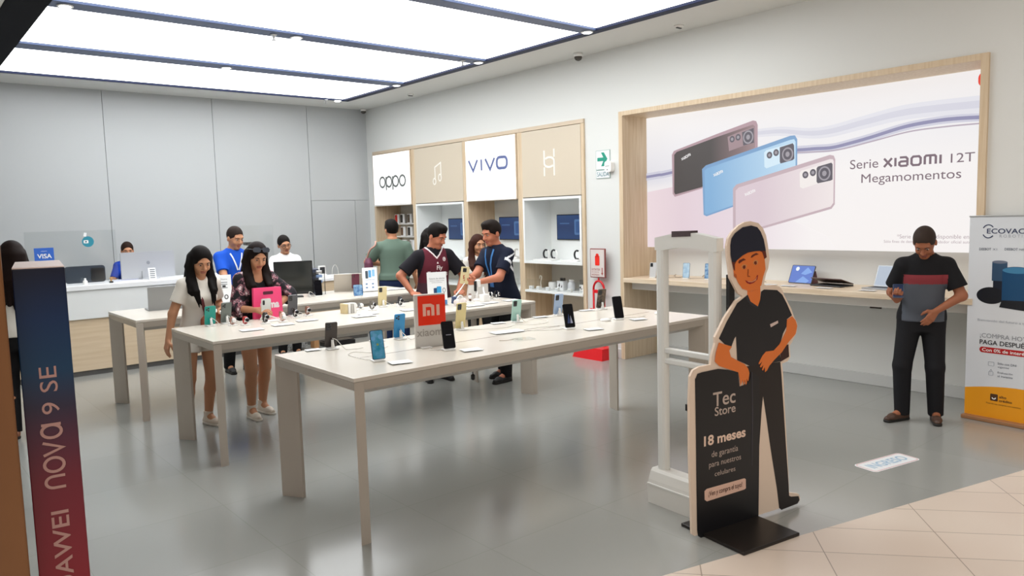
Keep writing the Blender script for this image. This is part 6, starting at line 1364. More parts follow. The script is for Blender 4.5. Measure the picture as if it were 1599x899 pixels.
    # ---- clothes
    def shirt_field(g, top=1.485, z0=hem):
        F = Field(res); F.loft(SEC, 0.03, z0=z0, z1=top, grow=g)
        F.loft([(z0, lx(z0), ly(z0), .180*B, .132*B), (z0+0.06, lx(z0), ly(z0), .178*B, .128*B), (1.04, lx(1.04), ly(1.04), .155*B, .114*B), (1.2, lx(1.2), ly(1.2), .138*B, .096*B)], 0.03)
        for q in (-1, 1):
            F.cone((lx(1.38)+q*0.04, ly(1.38)+0.012, 1.420), Sh[q], .052*B+g, .051*B+g, 0.04)
            if fem: F.ell((lx(1.26)+q*0.066, ly(1.26)-0.088, 1.255), (.066, .060, .062), None, 0.05)
            e_ = Sh[q]+(el[q]-Sh[q])*min(sleeve, 1.0)
            F.cone(Sh[q], e_, .051*B+g+loose*0.3, .049*B+g+loose, 0.03, cut_b=True)
            if sleeve > 1: F.cone(el[q], el[q]+(wr[q]-el[q])*(sleeve-1), .050*B+g+loose, .040+g+loose, 0.02, cut_b=True)
        return F
    ctx = dict(t=t, s=s, SEC=SEC, Sh=Sh, el=el, wr=wr, hip=hip, knee=knee, ank=ank, hp=hp, R=R, Mh=Mh, HAND=HAND, B=B, lx=lx, ly=ly, nb=nb, shirt_field=shirt_field, res=res, Hm=Hm, Ho=Ho, toe=toe)
    A = np.array(SEC)
    def chest(x, z, g=0.006):
        cx, cy, rx, ry = (np.interp(z, A[:, 0], A[:, i]) for i in range(1, 5)); u = min(abs(x-cx)/(rx+g), 0.98)
        return cy-(ry+g)*math.sqrt(1-u*u)
    ctx['chest'] = chest
    if shirt:
        F = shirt_field(0.006); nk = neck_cut or ('round', 0.0)
        F.cone(nb+np.array([0, -0.01, -0.012]), nb+np.array([0, -0.03, 0.12]), .060 if not fem else .054, .075, 0.004, 's')
        if nk[0] == 'v': F.cone(nb+np.array([0, -0.09, 0.01]), nb+np.array([0, -0.15, -nk[1]]), .062, .008, 0.008, 's')
        if nk[0] == 'scoop': F.ell(nb+np.array([0, -0.09, 0.0]), (.085, .085, nk[1]), None, 0.01, 's')
        o = grow('shirt', F, shirt[0], t, s, shirt[1] if len(shirt) > 1 else None)
        if len(shirt) > 2: o['label'] = shirt[2]
        ctx['shirt'] = o
        from mathutils.bvhtree import BVHTree
        tree = BVHTree.FromPolygons([v.co/s for v in o.data.vertices], [tuple(p.vertices) for p in o.data.polygons])
        def chest(x, z):
            h = tree.ray_cast(Vector((x, -1.0, z)), Vector((0, 1, 0)))
            return h[0].y if h[0] is not None else A[0][2]-0.12
        ctx['chest'] = chest
    if pants:
        F = Field(res); kind, pm = pants[0], pants[1]
        F.loft([q for q in SEC if q[0] <= 1.08], 0.02, z0=0.80, z1=1.0, grow=0.004)
        for q in (-1, 1):
            if kind == 'long':
                F.cone(hip[q], knee[q], .096*B, .072*B, 0.03); F.cone(knee[q], ank[q]+np.array([0, 0, -0.03]), .072*B, .062, 0.02, cut_b=True)
            else:
                k_ = hip[q]+(knee[q]-hip[q])*0.42; F.cone(hip[q], k_, .098*B, .092*B, 0.03, cut_b=True)
        o = grow('trousers' if kind == 'long' else 'shorts', F, pm, t, s)
        if len(pants) > 2: o['label'] = pants[2]
    if shoes:
        for q in (-1, 1):
            F = Field(0.005); a = ank[q]; d = toe[q]; sd = np.array([-d[1], d[0], 0])
            heel = a+np.array([0, 0, -0.045])-d*0.035
            F.cone(heel, a+d*0.12+np.array([0, 0, -0.05]), .040, .038, 0.02); F.cone(a+d*0.12+np.array([0, 0, -0.052]), a+d*0.175+np.array([0, 0, -0.058]), .036, .028, 0.02)
            F.cone(a+np.array([0, 0, -0.03]), a+np.array([0, 0, 0.0 if len(shoes) < 4 else 0.05]), .044, .046, 0.02, cut_b=True); F.plane((0, 0, -1), -0.022)
            so = grow('shoe', F, shoes[0], t, s, None, 1)
            F = Field(0.005); F.cone(heel*np.array([1, 1, 0])+np.array([0, 0, 0.014]), (a+d*0.17)*np.array([1, 1, 0])+np.array([0, 0, 0.014]), .042, .036, 0.01); F.plane((0, 0, -1), -0.001); F.plane((0, 0, 1), 0.024)
            grow('sole', F, shoes[1], so, s, None, 0)
    # ---- hair
    hm = noisy('hairstrand_'+haircol, haircol, haircol, (60, 60, 4), 6, 4, 0.6, 0.1, 0.7); F = Field(0.006)
    if hair == 'short' or hair == 'crop':
        e = 0.004 if hair == 'crop' else 0.012
        F.ell(hp(0, .010, .133), (.078+e*0.6, .096+e, .093+e), R, 0.01)
        if hair == 'short': F.ell(hp(0, -.045, .205), (.058, .045, .030), R, 0.03)
        F.ell(hp(0, -.118, .080), (.080, .086, .092), R, 0.010, 's')
        for q in (-1, 1): F.ell(hp(q*.058, -.092, .150), (.028, .030, .032), R, 0.008, 's')
        n = Hm @ np.array([0, -0.75, -1.0]); F.plane(n, n @ hp(0, .0, .076))
        for q in (-1, 1): F.ell(hp(q*.086, .006, .086), (.016, .026, .034), R, 0.006, 's')
    elif hair == 'bun':
        F.ell(hp(0, .010, .133), (.081, .099, .098), R, 0.01); F.ell(hp(0, .10, .10), (.04, .04, .045), R, 0.02); F.ell(hp(0, -.105, .075), (.072, .068, .084), R, 0.012, 's')
        n = Hm @ np.array([0, -0.8, -1.0]); F.plane(n, n @ hp(0, .0, .070))
    elif hair == 'long' or hair == 'longback':
        F.ell(hp(0, .014, .132), (.088, .104, .100), R, 0.01); rn = random.Random(len(label))
        fr = 1.0 if hair == 'long' else -0.6
        for q in (-1, 1):
            for j, (wx, end, yy) in enumerate(((.066, 1.19, -.160), (.092, 1.22, -.150), (.116, 1.26, -.120), (.080, 1.17, -.150))):
                e1 = rn.uniform(-.012, .012)
                F.chain([hp(q*.066, .0+.012*j, .13), hp(q*(.080+.004*j), .0+.012*j, .03), np.array([lx(1.4)+q*wx*1.02, ly(1.4)-0.045*fr, 1.42]), np.array([lx(1.3)+q*wx+e1, ly(1.3)+(yy+.020)*fr, 1.32]), np.array([lx(1.2)+q*(wx-.008)-e1, ly(1.2)+(yy-.012)*fr, end])], [.032, .028, .026, .022, .005], 0.012)
            F.chain([hp(q*.05, .07, .10), np.array([lx(1.4)+q*.06, ly(1.4)+.095, 1.40]), np.array([lx(1.25)+q*.05, ly(1.25)+.115, 1.20])], [.05, .05, .02], 0.03)
        F.chain([hp(0, .08, .10), np.array([lx(1.4), ly(1.4)+.10, 1.40]), np.array([lx(1.25), ly(1.25)+.12, 1.16])], [.055, .055, .02], 0.04)
        F.ell(hp(0, -.112, .072), (.063, .076, .100), R, 0.012, 's')
        F.cone(hp(0, -.07, .02), nb+np.array([0, -.13, -.20]), .050, .046, 0.012, 's')
    grow('hair', F, hm, t, s, None, 1)
    return ctx
def world_of(c, p): return c['t'].matrix_basis @ Vector(np.array(p, float)*c['s'])
def root_matrix(c): 
    t = c['t']; return Matrix.Translation(t.location) @ Matrix.Rotation(t.rotation_euler[2], 4, 'Z')
def W_(c, p): return root_matrix(c) @ Vector([float(q)*c['s'] for q in p])

FAB = lambda n, c, r=0.8: noisy('cloth_'+n, c, c, (1, 1, 1), 40, 3, r, 0.2, 0.25)
DENIM = FAB('denim', '1d2a4a'); BLACKC = FAB('black', '141416'); WHITEC = FAB('white', 'e4ded4'); SNEAK = mat('sneaker_cream', 'ddd2c4', 0.6); SOLEW = mat('sole_white', 'e8e2d8', 0.5); SOLEB = mat('sole_black', '1a1715', 0.6); SHOEB = mat('shoe_black', '17171a', 0.5); SHOEBR = mat('shoe_brown', '4a3226', 0.5)
def ribbon_on(c, name, pts, w, thick, m, parent=None, off=0.004):
    """flat strap lying on the chest: (x, z) points"""
    mb = MB(); P = [Vector((x, c['chest'](x, z)-off, z)) for x, z in pts]; vs, fs = [], []
    for i, p in enumerate(P):
        d = (P[min(i+1, len(P)-1)]-P[max(i-1, 0)]).normalized(); n = Vector((p.x*2.2, -1, 0)).normalized(); sdv = d.cross(n).normalized()
        for a, b_ in ((-1, 0), (1, 0), (1, 1), (-1, 1)): vs.append(p+sdv*(a*w/2)+n*(b_*thick))
    for i in range(len(P)-1):
        for k in range(4): a, b_ = i*4+k, i*4+(k+1) % 4; fs.append((a, b_, b_+4, a+4))
    fs += [(3, 2, 1, 0), tuple(len(vs)-4+k for k in range(4))]
    mb.add(vs, fs); return mb.build(name, m, parent or c['t'], Matrix.Scale(c['s'], 4))
def text_on(c, name, items, m, parent, off=0.006):
    mb = MB()
    for body, x, z, w, cap, bold in items: put_text(mb, body, x, z, w=w, cap=cap, bold=bold, fn=lambda a, b_, d: (a, c['chest'](a, d)-off, d))
    return mb.build(name, m, parent, Matrix.Scale(c['s'], 4))

# ---- young woman in white, at the left end of the middle table
c = person('person', 'young woman with long black hair in white t-shirt leaning over the middle table', (2.03, 6.50, 0), (0.10, -1.0), 1.505, 'warm', 'f', lean=0.10, head=(0.46, -0.08, 0.0),
    rh=(-0.33, -0.06, 0.82), lh=(0.165, -0.19, 1.14), lelb=(0.35, 0.6, -0.7), lfing=(-0.05, -0.85, -0.15), lpalm=(-0.3, -0.1, -1), curl=(0.45, 0.55), feet=((-0.16, -0.02, -14), (0.06, 0.03, 10)),
    hair='long', haircol='14100f', shirt=([WHITEC], None, 'white short sleeved t-shirt'), pants=('short', WHITEC, 'white shorts'), shoes=(SNEAK, SOLEW, 0, 1), sleeve=0.62, loose=0.012, neck_cut=('v', 0.115), hem=0.84)
ribbon_on(c, 'bag_strap', [(-0.105, 1.43), (-0.075, 1.34), (-0.035, 1.24), (0.0, 1.15), (0.03, 1.08)], 0.028, 0.004, mat('bag_strap_wine', '6b2f33', 0.5))
hb = thing('handbag', 'small brown leather handbag on the hip of the woman in white', 'bag', W_(c, (0.055, min(c['chest'](0.055, z) for z in (0.95, 1.0, 1.05, 1.1))-0.056, 0.945)), c['t'].rotation_euler[2])
LEATH = noisy('leather_brown', '8a4730', '9c5638', (1, 1, 1), 18, 4, 0.45)
F = Field(0.005); F.loft([(0.0, 0, 0, .085, .035), (0.02, 0, 0, .10, .042), (0.10, 0, 0, .095, .038), (0.135, 0, 0, .06, .028), (0.145, 0, 0, .04, .02)], 0.0); grow('bag_body', F, LEATH, hb, 1.0, None, 2)
m = MB(); m.prism(rrect(-0.03, 0.055, 0.045, 0.092, 0.008), -0.044, -0.036); m.build('pocket', mat('leather_light', 'a8674a', 0.45), hb)
m = MB(); m.tube(curve_pts([(-0.06, 0, 0.125), (-0.05, 0.0, 0.16), (-0.02, 0.01, 0.18)]), 0.006, 6); m.build('handle', mat('bag_strap_wine', '6b2f33', 0.5), hb)

# ---- woman in floral cardigan with a pink bag
c = person('person', 'woman in floral cardigan with sunglasses on her hair, at the middle table', (2.50, 6.47, 0), (0.06, -1.0), 1.515, 'warm', 'f', lean=0.08, head=(0.42, -0.10, 0.05), build=1.06,
    rh=(-0.10, -0.30, 1.10), relb=(-0.45, 0.6, -0.8), rfing=(0.35, -0.75, -0.12), rpalm=(0.6, 0.1, -0.6), lh=(0.17, -0.15, 1.09), lelb=(0.9, 0.3, -0.2), lfing=(-0.35, -0.3, -0.7), lpalm=(-0.6, 0.6, 0), curl=(0.7, 0.8), feet=((-0.09, -0.02, -4), (0.09, 0.12, 6)),
    hair='long', haircol='1c1412', shirt=([BLACKC], None, 'black scoop neck top'), pants=('short', BLACKC, 'dark shorts'), shoes=(SNEAK, SOLEW, 0, 1), sleeve=0.2, neck_cut=('scoop', 0.115), hem=0.84)
FLOR = mat('cloth_floral', '1d1a22', 0.85); nn, ll, bs = nodes(FLOR)
tc = nn.new('ShaderNodeTexCoord'); vo = nn.new('ShaderNodeTexNoise'); vo.inputs['Scale'].default_value = 17; vo.inputs['Detail'].default_value = 3; cr = nn.new('ShaderNodeValToRGB'); cr.color_ramp.interpolation = 'CONSTANT'; e = cr.color_ramp.elements
e[0].position = 0; e[0].color = rgb('17151c'); e[1].position = 0.64; e[1].color = rgb('e0cfd0')
for p, q in ((0.50, '5a3a46'), (0.555, 'c08a92'), (0.60, '2a2630')): k = e.new(p); k.color = rgb(q)
ll.new(tc.outputs['Object'], vo.inputs['Vector']); ll.new(vo.outputs['Fac'], cr.inputs[0]); ll.new(cr.outputs[0], bs.inputs['Base Color'])
F = Field(0.0065); F.loft(c['SEC'], 0.03, z0=0.84, z1=1.46, grow=0.016)
for q in (-1, 1):
    F.ell((c['lx'](1.26)+q*0.066, c['ly'](1.26)-0.09, 1.255), (.070, .064, .066), None, 0.05)
    F.cone((q*0.04, c['ly'](1.38)+0.012, 1.420), c['Sh'][q], .060, .064, 0.04); F.cone(c['Sh'][q], c['el'][q], .064, .074, 0.03); F.cone(c['el'][q], c['el'][q]+(c['wr'][q]-c['el'][q])*0.30, .078, .082, 0.02, cut_b=True)
F.cone((0, c['ly'](1.5)-0.12, 1.56), (0, c['ly'](0.8)-0.17, 0.80), .105, .125, 0.01, 's'); F.cone(c['nb'], c['nb']+np.array([0, -.05, .1]), .07, .09, 0.01, 's')
grow('cardigan', F, FLOR, c['t'], c['s'])['label'] = 'open floral cardigan with loose sleeves'
Mh = c['Mh']; m = MB()
for q in (-1, 1): m.prism(rrect(q*0.040-0.032, 0.0, q*0.040+0.032, 0.046, 0.016), -0.006, 0.006, M=Mh @ Matrix.Translation((0, -0.088, 0.178)) @ Matrix.Rotation(-0.75, 4, 'X'))
m.ribbon([(-0.012, 0.03), (0.012, 0.03)], 0.008, -0.004, 0.004, M=Mh @ Matrix.Translation((0, -0.088, 0.178)) @ Matrix.Rotation(-0.75, 4, 'X'))
for q in (-1, 1): m.tube([Mh @ Vector((q*0.074, -0.075, 0.20)), Mh @ Vector((q*0.092, 0.02, 0.165))], 0.004, 6)
m.build('sunglasses', mat('sunglass_grey', '3a3d44', 0.12), c['t'], Matrix.Scale(c['s'], 4))
bp = W_(c, (0.02, -0.27, 1.005))
t = thing('shopping_bag', 'flat pink shopping bag with white lettering, held by the woman in floral', 'bag', bp, c['t'].rotation_euler[2]-0.06)
PINKM = mat('bag_pink', 'ff4f86', 0.45)
F = Field(0.004); F.loft([(0.0, 0, 0, .128, .020), (0.02, 0, 0, .133, .026), (0.20, 0, 0, .128, .018), (0.262, 0, 0, .126, .008)], 0.0)
m = MB(); pts = [(-0.13, 0.0), (0.125, 0.0), (0.118, 0.262), (-0.122, 0.265)]
m.prism(pts, -0.018, 0.018); bag = m.build('bag_body', PINKM, t)
m = MB(); m.prism(rrect(-0.042, 0.205, 0.045, 0.232, 0.008), -0.0195, -0.0182); m.build('handle_slot', mat('slot_dark', '5a1830', 0.6), t)
m = MB(); put_text(m, 'puma', -0.07, 0.092, w=0.165, cap=0.058, bold=0.05, depth=-0.0192); m.build('lettering', mat('bag_white', 'f3e6ea', 0.5), t)
w, d, n, sd = c['HAND'][-1]
pp_ = W_(c, w+d*0.085+n*0.028); pp_.z = max(pp_.z-0.075, 0.896)
t = thing('held_phone', 'white phone in the right hand of the woman in floral cardigan', 'phone', pp_, c['t'].rotation_euler[2]+PI-0.12)
T = Matrix.Rotation(-0.12, 4, 'X'); m = MB(); m.prism(rrect(-0.04, 0, 0.04, 0.17, 0.011), -0.0045, 0.0045, M=T); m.build('body', mat('phone_white', 'd9dcd8', 0.3), t)
m = MB(); m.prism(rrect(0.012, 0.118, 0.030, 0.158, 0.008), 0.0045, 0.0065, M=T); m.build('camera_bump', BLACK, t)
m = MB(); m.prism(rrect(-0.037, 0.003, 0.037, 0.167, 0.009), -0.0052, -0.0045, M=T); m.build('screen', mat('screen_off', '0b0b10', 0.12), t)
t = thing('phone_cradle', 'white cradle with looped cable under the hand with the white phone', 'stand', (2.44, 5.97, ZT), 0.1)
m = MB(); m.span((-0.06, -0.035, 0), (0.06, 0.035, 0.012), 0.004); m.build('base', PLASTIC, t)
m = MB(); m.tube(curve_pts([(-0.06, 0, 0.012), (-0.085, 0.0, 0.03), (-0.05, 0.0, 0.055), (0.0, 0, 0.045), (0.04, 0, 0.03), (0.06, 0.0, 0.012)]), 0.005, 6); m.build('cable', CABLE, t)

# ---- employee in blue polo behind the back table
BLUEP = FAB('blue_polo', '1c54c4')
c = person('person', 'shop employee in bright blue polo with lanyard, standing before the counter', (3.12, 8.62, 0), (0.05, -1.0), 1.64, 'warm', 'm', lean=0.05, head=(0.30, 0.22, 0.0),
    rh=(-0.16, -0.36, 0.97), lh=(0.16, -0.38, 0.97), relb=(-0.9, 0.3, -0.4), lelb=(0.9, 0.3, -0.4), rfing=(0.2, -1, -0.1), lfing=(-0.2, -1, -0.1), rpalm=(0, 0, -1), lpalm=(0, 0, -1),
    hair='crop', haircol='2e2420', shirt=([BLUEP], None, 'bright blue polo shirt'), pants=('long', BLACKC), shoes=(SHOEB, SOLEB, 0, 1), feet=((-0.11, 0.02, -6), (0.12, 0.0, 20)), build=1.08, sleeve=0.7, loose=0.01)
LAN = mat('lanyard_white', 'dfe6ee', 0.5)
ribbon_on(c, 'lanyard', [(-0.075, 1.43), (-0.055, 1.38), (-0.04, 1.33), (-0.025, 1.28), (-0.01, 1.23)], 0.016, 0.003, LAN); ribbon_on(c, 'lanyard', [(0.065, 1.43), (0.05, 1.38), (0.035, 1.33), (0.02, 1.28), (0.005, 1.23)], 0.016, 0.003, LAN)
text_on(c, 'shirt_emblem', [('tec', 0.07, 1.325, 0.055, 0.034, 0.03), ('store', 0.07, 1.29, 0.055, 0.024, 0.02)], LAN, c['shirt'])

# ---- woman with glasses before the counter
c = person('person', 'woman with glasses in white shirt standing beyond the black monitor', (3.97, 9.14, 0), (-0.25, -1.0), 1.51, 'warm', 'f', lean=0.03, head=(0.18, 0.15, -0.12), hair='bun', haircol='1a1513', build=1.15,
    rh=(-0.2, -0.3, 1.0), lh=(0.2, -0.3, 1.0), rfing=(0.2, -1, 0), lfing=(-0.2, -1, 0), rpalm=(0, 0, -1), lpalm=(0, 0, -1), shirt=([FAB('bright_white', 'f0f0ee')], None, 'white shirt'), pants=('long', BLACKC), shoes=(SHOEB, SOLEB, 0, 1), sleeve=0.7)
m = MB(); Mh = c['Mh']
for q in (-1, 1):
    m.tube([Mh @ Vector((q*0.034+0.027*math.cos(a), -0.103, 0.098+0.020*math.sin(a))) for a in [k*2*PI/16 for k in range(16)]], 0.0028, 5, closed=True); m.tube([Mh @ Vector((q*0.062, -0.10, 0.103)), Mh @ Vector((q*0.080, 0.0, 0.10))], 0.0025, 5)
m.tube([Mh @ Vector((-0.008, -0.108, 0.103)), Mh @ Vector((0.008, -0.108, 0.103))], 0.0028, 5); m.build('glasses', mat('glasses_brown', '4a3026', 0.3), c['t'], Matrix.Scale(c['s'], 4))

# ---- receptionist half hidden by the silver computer
c = person('person', 'receptionist in blue polo behind the silver computer on the counter', (2.56, 10.86, 0), (-0.12, -1.0), 1.47, 'warm', 'f', lean=0.02, head=(0.15, 0.0, 0.0), hair='bun', haircol='2a1c16',
    rh=(-0.2, -0.3, 1.0), lh=(0.2, -0.3, 1.0), rfing=(0.2, -1, 0), lfing=(-0.2, -1, 0), rpalm=(0, 0, -1), lpalm=(0, 0, -1), shirt=([FAB('navy_blue', '1a3fa8')], None, 'blue polo shirt'), pants=('long', BLACKC), shoes=(SHOEB, SOLEB, 0, 1), sleeve=0.7)

# ---- man in green shirt seen from behind
GREEN = FAB('green', '64776a')
c = person('person', 'man in green t-shirt and jeans seen from behind, facing the far cabinet', (5.16, 8.50, 0), (0.45, 0.9), 1.66, 'tan', 'm', lean=0.02, head=(0.15, 0.25, 0.0), hair='short', haircol='171412', build=1.14,
    lh=(0.17, -0.30, 1.14), lelb=(0.9, 0.3, -0.3), lfing=(-0.3, -0.8, 0.3), lpalm=(-0.3, 0.0, 1), rh=(-0.31, -0.03, 0.86), curl=(0.5, 0.8), shirt=([GREEN], None, 'grey green t-shirt'), pants=('long', DENIM, 'blue jeans'), shoes=(SHOEB, SOLEB, 0, 1), sleeve=0.72, loose=0.02, hem=0.95,
    feet=((-0.12, 0, -8), (0.12, 0.0, 8)))
t = thing('shoulder_bag', 'wine red shoulder bag hanging at the left of the green t-shirt', 'bag', W_(c, (0.33, -0.01, 1.04)), c['t'].rotation_euler[2])
F = Field(0.006); F.loft([(0.0, 0, 0, .05, .075), (0.03, 0, 0, .06, .09), (0.14, 0, 0, .055, .085), (0.20, 0, 0, .03, .05)], 0.0); grow('bag_body', F, noisy('bag_wine', '5f2f45', '703a50', (1, 1, 1), 20, 3, 0.6), t, 1.0, None, 2)
m = MB(); inv = root_matrix(c).inverted(); m.tube(curve_pts([(0.02, 0.02, 0.19), (-0.02, 0.075, 0.30), (-0.085, 0.105, 0.36), (-0.10, 0.02, 0.405), (-0.10, -0.09, 0.35), (-0.02, -0.10, 0.22), (0.03, -0.04, 0.19)]), 0.012, 8); m.build('strap', mat('strap_rose', '9a5a6a', 0.6), t)
m = MB(); m.span((-0.02, -0.093, 0.05), (0.02, -0.083, 0.12), 0.003); m.build('pocket', DARK, t)
w, d, n, sd = c['HAND'][1]; P = W_(c, w+d*0.09+n*0.02)
t = thing('held_black_phone', 'black phone in the left hand of the man in green', 'phone', P, c['t'].rotation_euler[2]); m = MB(); m.prism(rrect(-0.037, -0.02, 0.037, 0.13, 0.01), -0.004, 0.004, M=Matrix.Rotation(-0.5, 4, 'X')); m.build('body', BLACK, t); m = MB(); m.prism(rrect(-0.034, -0.017, 0.034, 0.127, 0.008), -0.0046, -0.004, M=Matrix.Rotation(-0.5, 4, 'X')); m.build('screen', mat('screen_off', '0b0b10', 0.12), t)

# ---- man in the football shirt
JM = [FAB('jersey_maroon', '5f2430'), FAB('jersey_black', '17151b'), mat('jersey_trim', 'e0d8d8', 0.7), FAB('jersey_grey', '4a3038')]
def jersey(Cc):
    x, z = np.abs(Cc[:, 0]), Cc[:, 2]; r = np.zeros(len(Cc), int)
    r[z < 1.10] = 3
    r[x > 0.125+np.clip((1.38-z)*0.22, 0, 0.06)] = 1
    v = np.abs(x-(z-1.365)*0.85); r[(v < 0.010) & (z > 1.36) & (Cc[:, 1] < 0.0)] = 2
    r[(x < (z-1.365)*0.85-0.009) & (z > 1.36) & (Cc[:, 1] < 0.0)] = 1
    return r
c = person('person', 'man in maroon and black football shirt looking at the phone being shown', (4.44, 6.56, 0), (-0.25, -1.0), 1.62, 'red', 'm', lean=0.07, head=(0.42, 0.55, 0.0), hair='short', haircol='15110f', build=1.12,
    rh=(-0.29, -0.17, 1.0), relb=(-0.9, 0.4, -0.2), lh=(0.20, -0.27, 1.01), lelb=(0.9, 0.3, -0.2), rfing=(0.1, -0.9, -0.05), rpalm=(0.2, 0, -1), lfing=(-0.1, -0.9, -0.05), lpalm=(0, 0, -1), curl=(0.25, 0.25),
    shirt=(JM, jersey, 'maroon football shirt with black sleeves and white trim'), pants=('long', BLACKC), shoes=(SHOEB, SOLEB, 0, 1), sleeve=0.80, loose=0.02, hem=0.88)
TR = mat('jersey_text', 'ded6d6', 0.6)
text_on(c, 'sponsor_lettering', [('Fly', -0.01, 1.240, 0.07, 0.045, 0.02), ('Emirates', -0.105, 1.172, 0.235, 0.050, 0.02)], TR, c['shirt'])
mb = MB()
for a0 in range(20):
    a, b_ = 2*PI*a0/20, 2*PI*(a0+1)/20
    q = [(0.085+r*math.cos(k), 1.352+r*1.15*math.sin(k)) for r, k in ((0.020, a), (0.020, b_), (0.013, b_), (0.013, a))]; mb.add([(x, c['chest'](x, z)-0.006, z) for x, z in q], [(0, 1, 2, 3)])
mb.add([(x, c['chest'](x, z)-0.0065, z) for x, z in ((0.078, 1.344), (0.094, 1.344), (0.094, 1.364), (0.078, 1.364))], [(0, 1, 2, 3)])
mb.add([(x, c['chest'](x, z)-0.006, z) for x, z in ((-0.008, 1.305), (0.012, 1.305), (0.010, 1.319), (0.002, 1.327), (-0.006, 1.319))], [(0, 1, 2, 3, 4)])
mb.build('crest', TR, c['shirt'], Matrix.Scale(c['s'], 4))

# ---- employee in navy polo showing a phone
NAVY_M = [FAB('navy_polo', '141a2c'), mat('polo_stripe', 'e8eaee', 0.7)]
sh1 = []
def polo(Cc):
    r = np.zeros(len(Cc), int); x, y, z = Cc[:, 0], Cc[:, 1], Cc[:, 2]
    q = np.abs(x)
    v = y+0.095+0.058+np.clip(1.385-z, -0.05, 0.3)*0.6
    r[(q > 0.15) & (v > -0.01) & (np.abs(np.abs(z-1.345)-np.maximum(v, 0)*0.55) < 0.013)] = 1
    return r
c = person('person', 'shop employee in navy polo and lanyard holding out a phone, seen from his side', (4.97, 6.02, 0), (-1.0, -0.04), 1.63, 'red', 'm', lean=0.11, head=(0.26, 0.0, 0.0), hair='short', haircol='1d1613', build=1.12,
    rh=(-0.02, -0.50, 1.13), relb=(-0.5, 0.5, -1.0), rfing=(0.30, -0.85, 0.25), rpalm=(0.9, 0.1, 0.3), lh=(0.10, -0.47, 1.11), lelb=(0.7, 0.5, -0.8), lfing=(-0.35, -0.9, 0.1), lpalm=(-0.6, 0.0, 0.6), curl=(0.6, 0.9),
    shirt=(NAVY_M, polo, 'navy polo with white shoulder stripes'), pants=('long', BLACKC), shoes=(SHOEB, SOLEB, 0, 1), sleeve=0.72, loose=0.012, feet=((-0.11, 0.06, -4), (0.10, -0.10, 4)))
LB = mat('lanyard_blue', '3a78b8', 0.5)
ribbon_on(c, 'lanyard', [(-0.075, 1.44), (-0.06, 1.36), (-0.045, 1.28), (-0.03, 1.20), (-0.02, 1.12)], 0.02, 0.003, LB); ribbon_on(c, 'lanyard', [(0.06, 1.44), (0.045, 1.36), (0.03, 1.28), (0.015, 1.20), (0.0, 1.12)], 0.02, 0.003, LB)
ribbon_on(c, 'lanyard_badge', [(-0.01, 1.12), (-0.01, 1.03)], 0.06, 0.004, mat('badge_blue', '2d5f9a', 0.4))
w, d, n, sd = c['HAND'][-1]; e_ = c['el'][-1]; u = (w-e_)/np.linalg.norm(w-e_)
m = MB(); P = [Vector(w-u*0.012), Vector(w+u*0.012)]; m.tube(P, 0.032, 16); wt = m.build('wrist_watch', mat('watch_dark', '2a2622', 0.4), c['t'], Matrix.Scale(c['s'], 4))
m = MB(); dn = np.cross(u, n); m.lathe([(0.016, 0), (0.018, 0.003), (0.014, 0.007)], 16, M=Matrix.Translation(w-n*0.030) @ Vector(-n).to_track_quat('Z', 'Y').to_matrix().to_4x4()); m.build('watch_face', CHROME, wt, Matrix.Scale(c['s'], 4))
P = W_(c, w+d*0.095+n*0.022)
t = thing('demonstrated_phone', 'cream phone held out by the employee in navy polo, on a white tether', 'phone', (P.x-0.02, P.y-0.01, P.z-0.055), PI-0.45)
T = Matrix.Rotation(-0.2, 4, 'X') @ Matrix.Rotation(-0.10, 4, 'Y')
m = MB(); m.prism(rrect(-0.042, 0, 0.042, 0.172, 0.010), -0.0045, 0.0045, M=T); m.build('body', mat('phone_cream', 'd9cc9f', 0.3), t)
m = MB(); m.prism(rrect(-0.012, 0.12, 0.024, 0.16, 0.006), 0.0045, 0.007, M=T); m.build('camera_bump', BLACK, t)
m = MB(); m.prism(rrect(-0.039, 0.003, 0.039, 0.169, 0.008), -0.0052, -0.0045, M=T); m.build('screen', mat('screen_off', '0b0b10', 0.12), t)
pb = Matrix.Rotation(PI-0.45, 4, 'Z') @ T @ Vector((0, 0.0, 0.02)); pb = Vector((P.x-0.02, P.y-0.02, P.z-0.068))+pb
t = thing('phone_tether', 'thin white tether running from navy base up to the cream phone', 'tether', TETHER_TOP)
q = Vector(pb)-Vector(TETHER_TOP); m = MB(); m.tube([(0, 0, 0.003), tuple(q*0.5+Vector((0.0, 0, -0.004))), tuple(q)], 0.006, 8); m.build('cord', PLASTIC, t)
m = MB(); m.lathe([(0.012, -0.004), (0.012, 0.01), (0.006, 0.016)], 12); m.build('cord_guide', PLASTIC, t)

# ---- half hidden visitors by the cabinets
c = person('person', 'woman in white top with black straps, half hidden behind the navy polo', (5.33, 6.92, 0), (-0.55, -1.0), 1.47, 'warm', 'f', head=(0.1, 0.3, 0), hair='long', haircol='3a2018', shirt=([WHITEC], None, 'white top'), pants=('long', BLACKC), shoes=(SNEAK, SOLEW, 0, 1), sleeve=0.4)
ribbon_on(c, 'top_trim', [(-0.13, 1.40), (-0.11, 1.33), (-0.09, 1.25), (-0.08, 1.17)], 0.026, 0.003, BLACKC); ribbon_on(c, 'top_trim', [(0.13, 1.40), (0.11, 1.33), (0.09, 1.25), (0.08, 1.17)], 0.026, 0.003, BLACKC)
c = person('person', 'dark haired visitor in black, half hidden behind the man in football shirt', (5.36, 7.95, 0), (0.1, -1.0), 1.55, 'warm', 'f', head=(0.2, 0.6, 0), hair='long', haircol='15110f', shirt=([BLACKC], None), pants=('long', BLACKC), shoes=(SHOEB, SOLEB, 0, 1), sleeve=0.7)

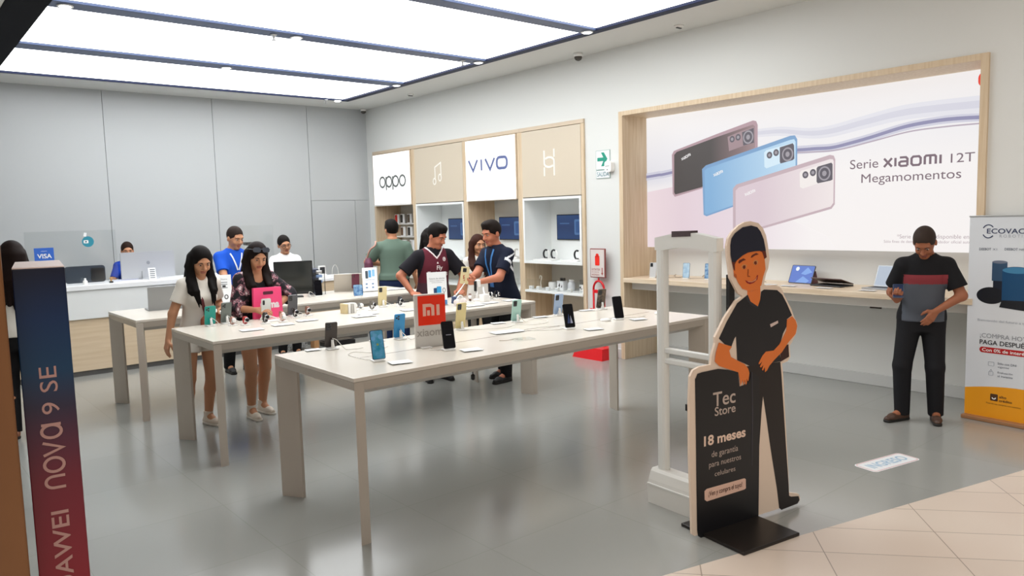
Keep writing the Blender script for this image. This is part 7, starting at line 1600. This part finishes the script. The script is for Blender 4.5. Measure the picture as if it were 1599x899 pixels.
# ---- woman at the left edge
c = person('person', 'woman with long dark hair seen from behind at the left edge', (0.86, 7.25, 0), (0.12, 1.0), 1.58, 'tan', 'f', head=(0.05, 0.0, 0), hair='longback', haircol='1a0f0c', build=1.05,
    shirt=([WHITEC], None, 'white top'), pants=('long', BLACKC, 'black trousers'), shoes=(mat('sandal_tan', '8a5a42', 0.6), SOLEB), sleeve=0.7, hem=0.92)

# ---- man in striped shirt checking his phone
SHM = [FAB('tee_black', '1a1a1d'), FAB('tee_red', '8a3a40'), FAB('tee_grey', '565b64')]
def tee(Cc):
    x, z = np.abs(Cc[:, 0]), Cc[:, 2]; r = np.zeros(len(Cc), int)
    r[z < 1.225] = 2; r[(z >= 1.225) & (z < 1.305)] = 1; r[(x > 0.165)] = 0; return r
c = person('person', 'man in black, red and grey t-shirt looking down at his phone', (6.225, 2.43, 0), (-0.90, -0.52), 1.535, 'deep', 'm', lean=0.12, head=(0.72, -0.32, 0.0), hair='crop', haircol='3a302b', build=1.06,
    rh=(-0.225, -0.22, 1.09), relb=(-0.25, 0.6, -0.9), rfing=(-0.05, -0.8, 0.45), rpalm=(0.25, 0.3, 0.9), lh=(0.075, -0.215, 1.00), lelb=(1.0, 0.15, 0.0), lfing=(-0.55, -0.35, -0.70), lpalm=(-0.3, 0.9, 0.2), curl=(0.9, 0.35),
    shirt=(SHM, tee, 'black t-shirt with red chest band and grey body'), pants=('long', FAB('trouser_black', '1b1b1e'), 'black trousers'), shoes=(SHOEBR, SOLEB, 0, 1), sleeve=0.75, loose=0.02, hem=0.90, feet=((-0.14, -0.03, -48), (0.13, 0.0, -4)))
w, d, n, sd = c['HAND'][-1]; P = W_(c, w+d*0.085+n*0.028)
rz = c['t'].rotation_euler[2]
t = thing('held_smartphone', 'dark phone in the right hand of the man in striped shirt', 'phone', P, rz-0.1)
T = Matrix.Rotation(-1.0, 4, 'X')
m = MB(); m.prism(rrect(-0.037, -0.05, 0.037, 0.11, 0.010), -0.0045, 0.0045, M=T.inverted() if False else T); m.build('body', mat('phone_bluegrey', '4d5a70', 0.3), t)
m = MB(); m.prism(rrect(-0.034, -0.047, 0.034, 0.107, 0.008), -0.0052, -0.0045, M=T); m.build('screen', mat('held_screen', '2a3550', 0.2), t)
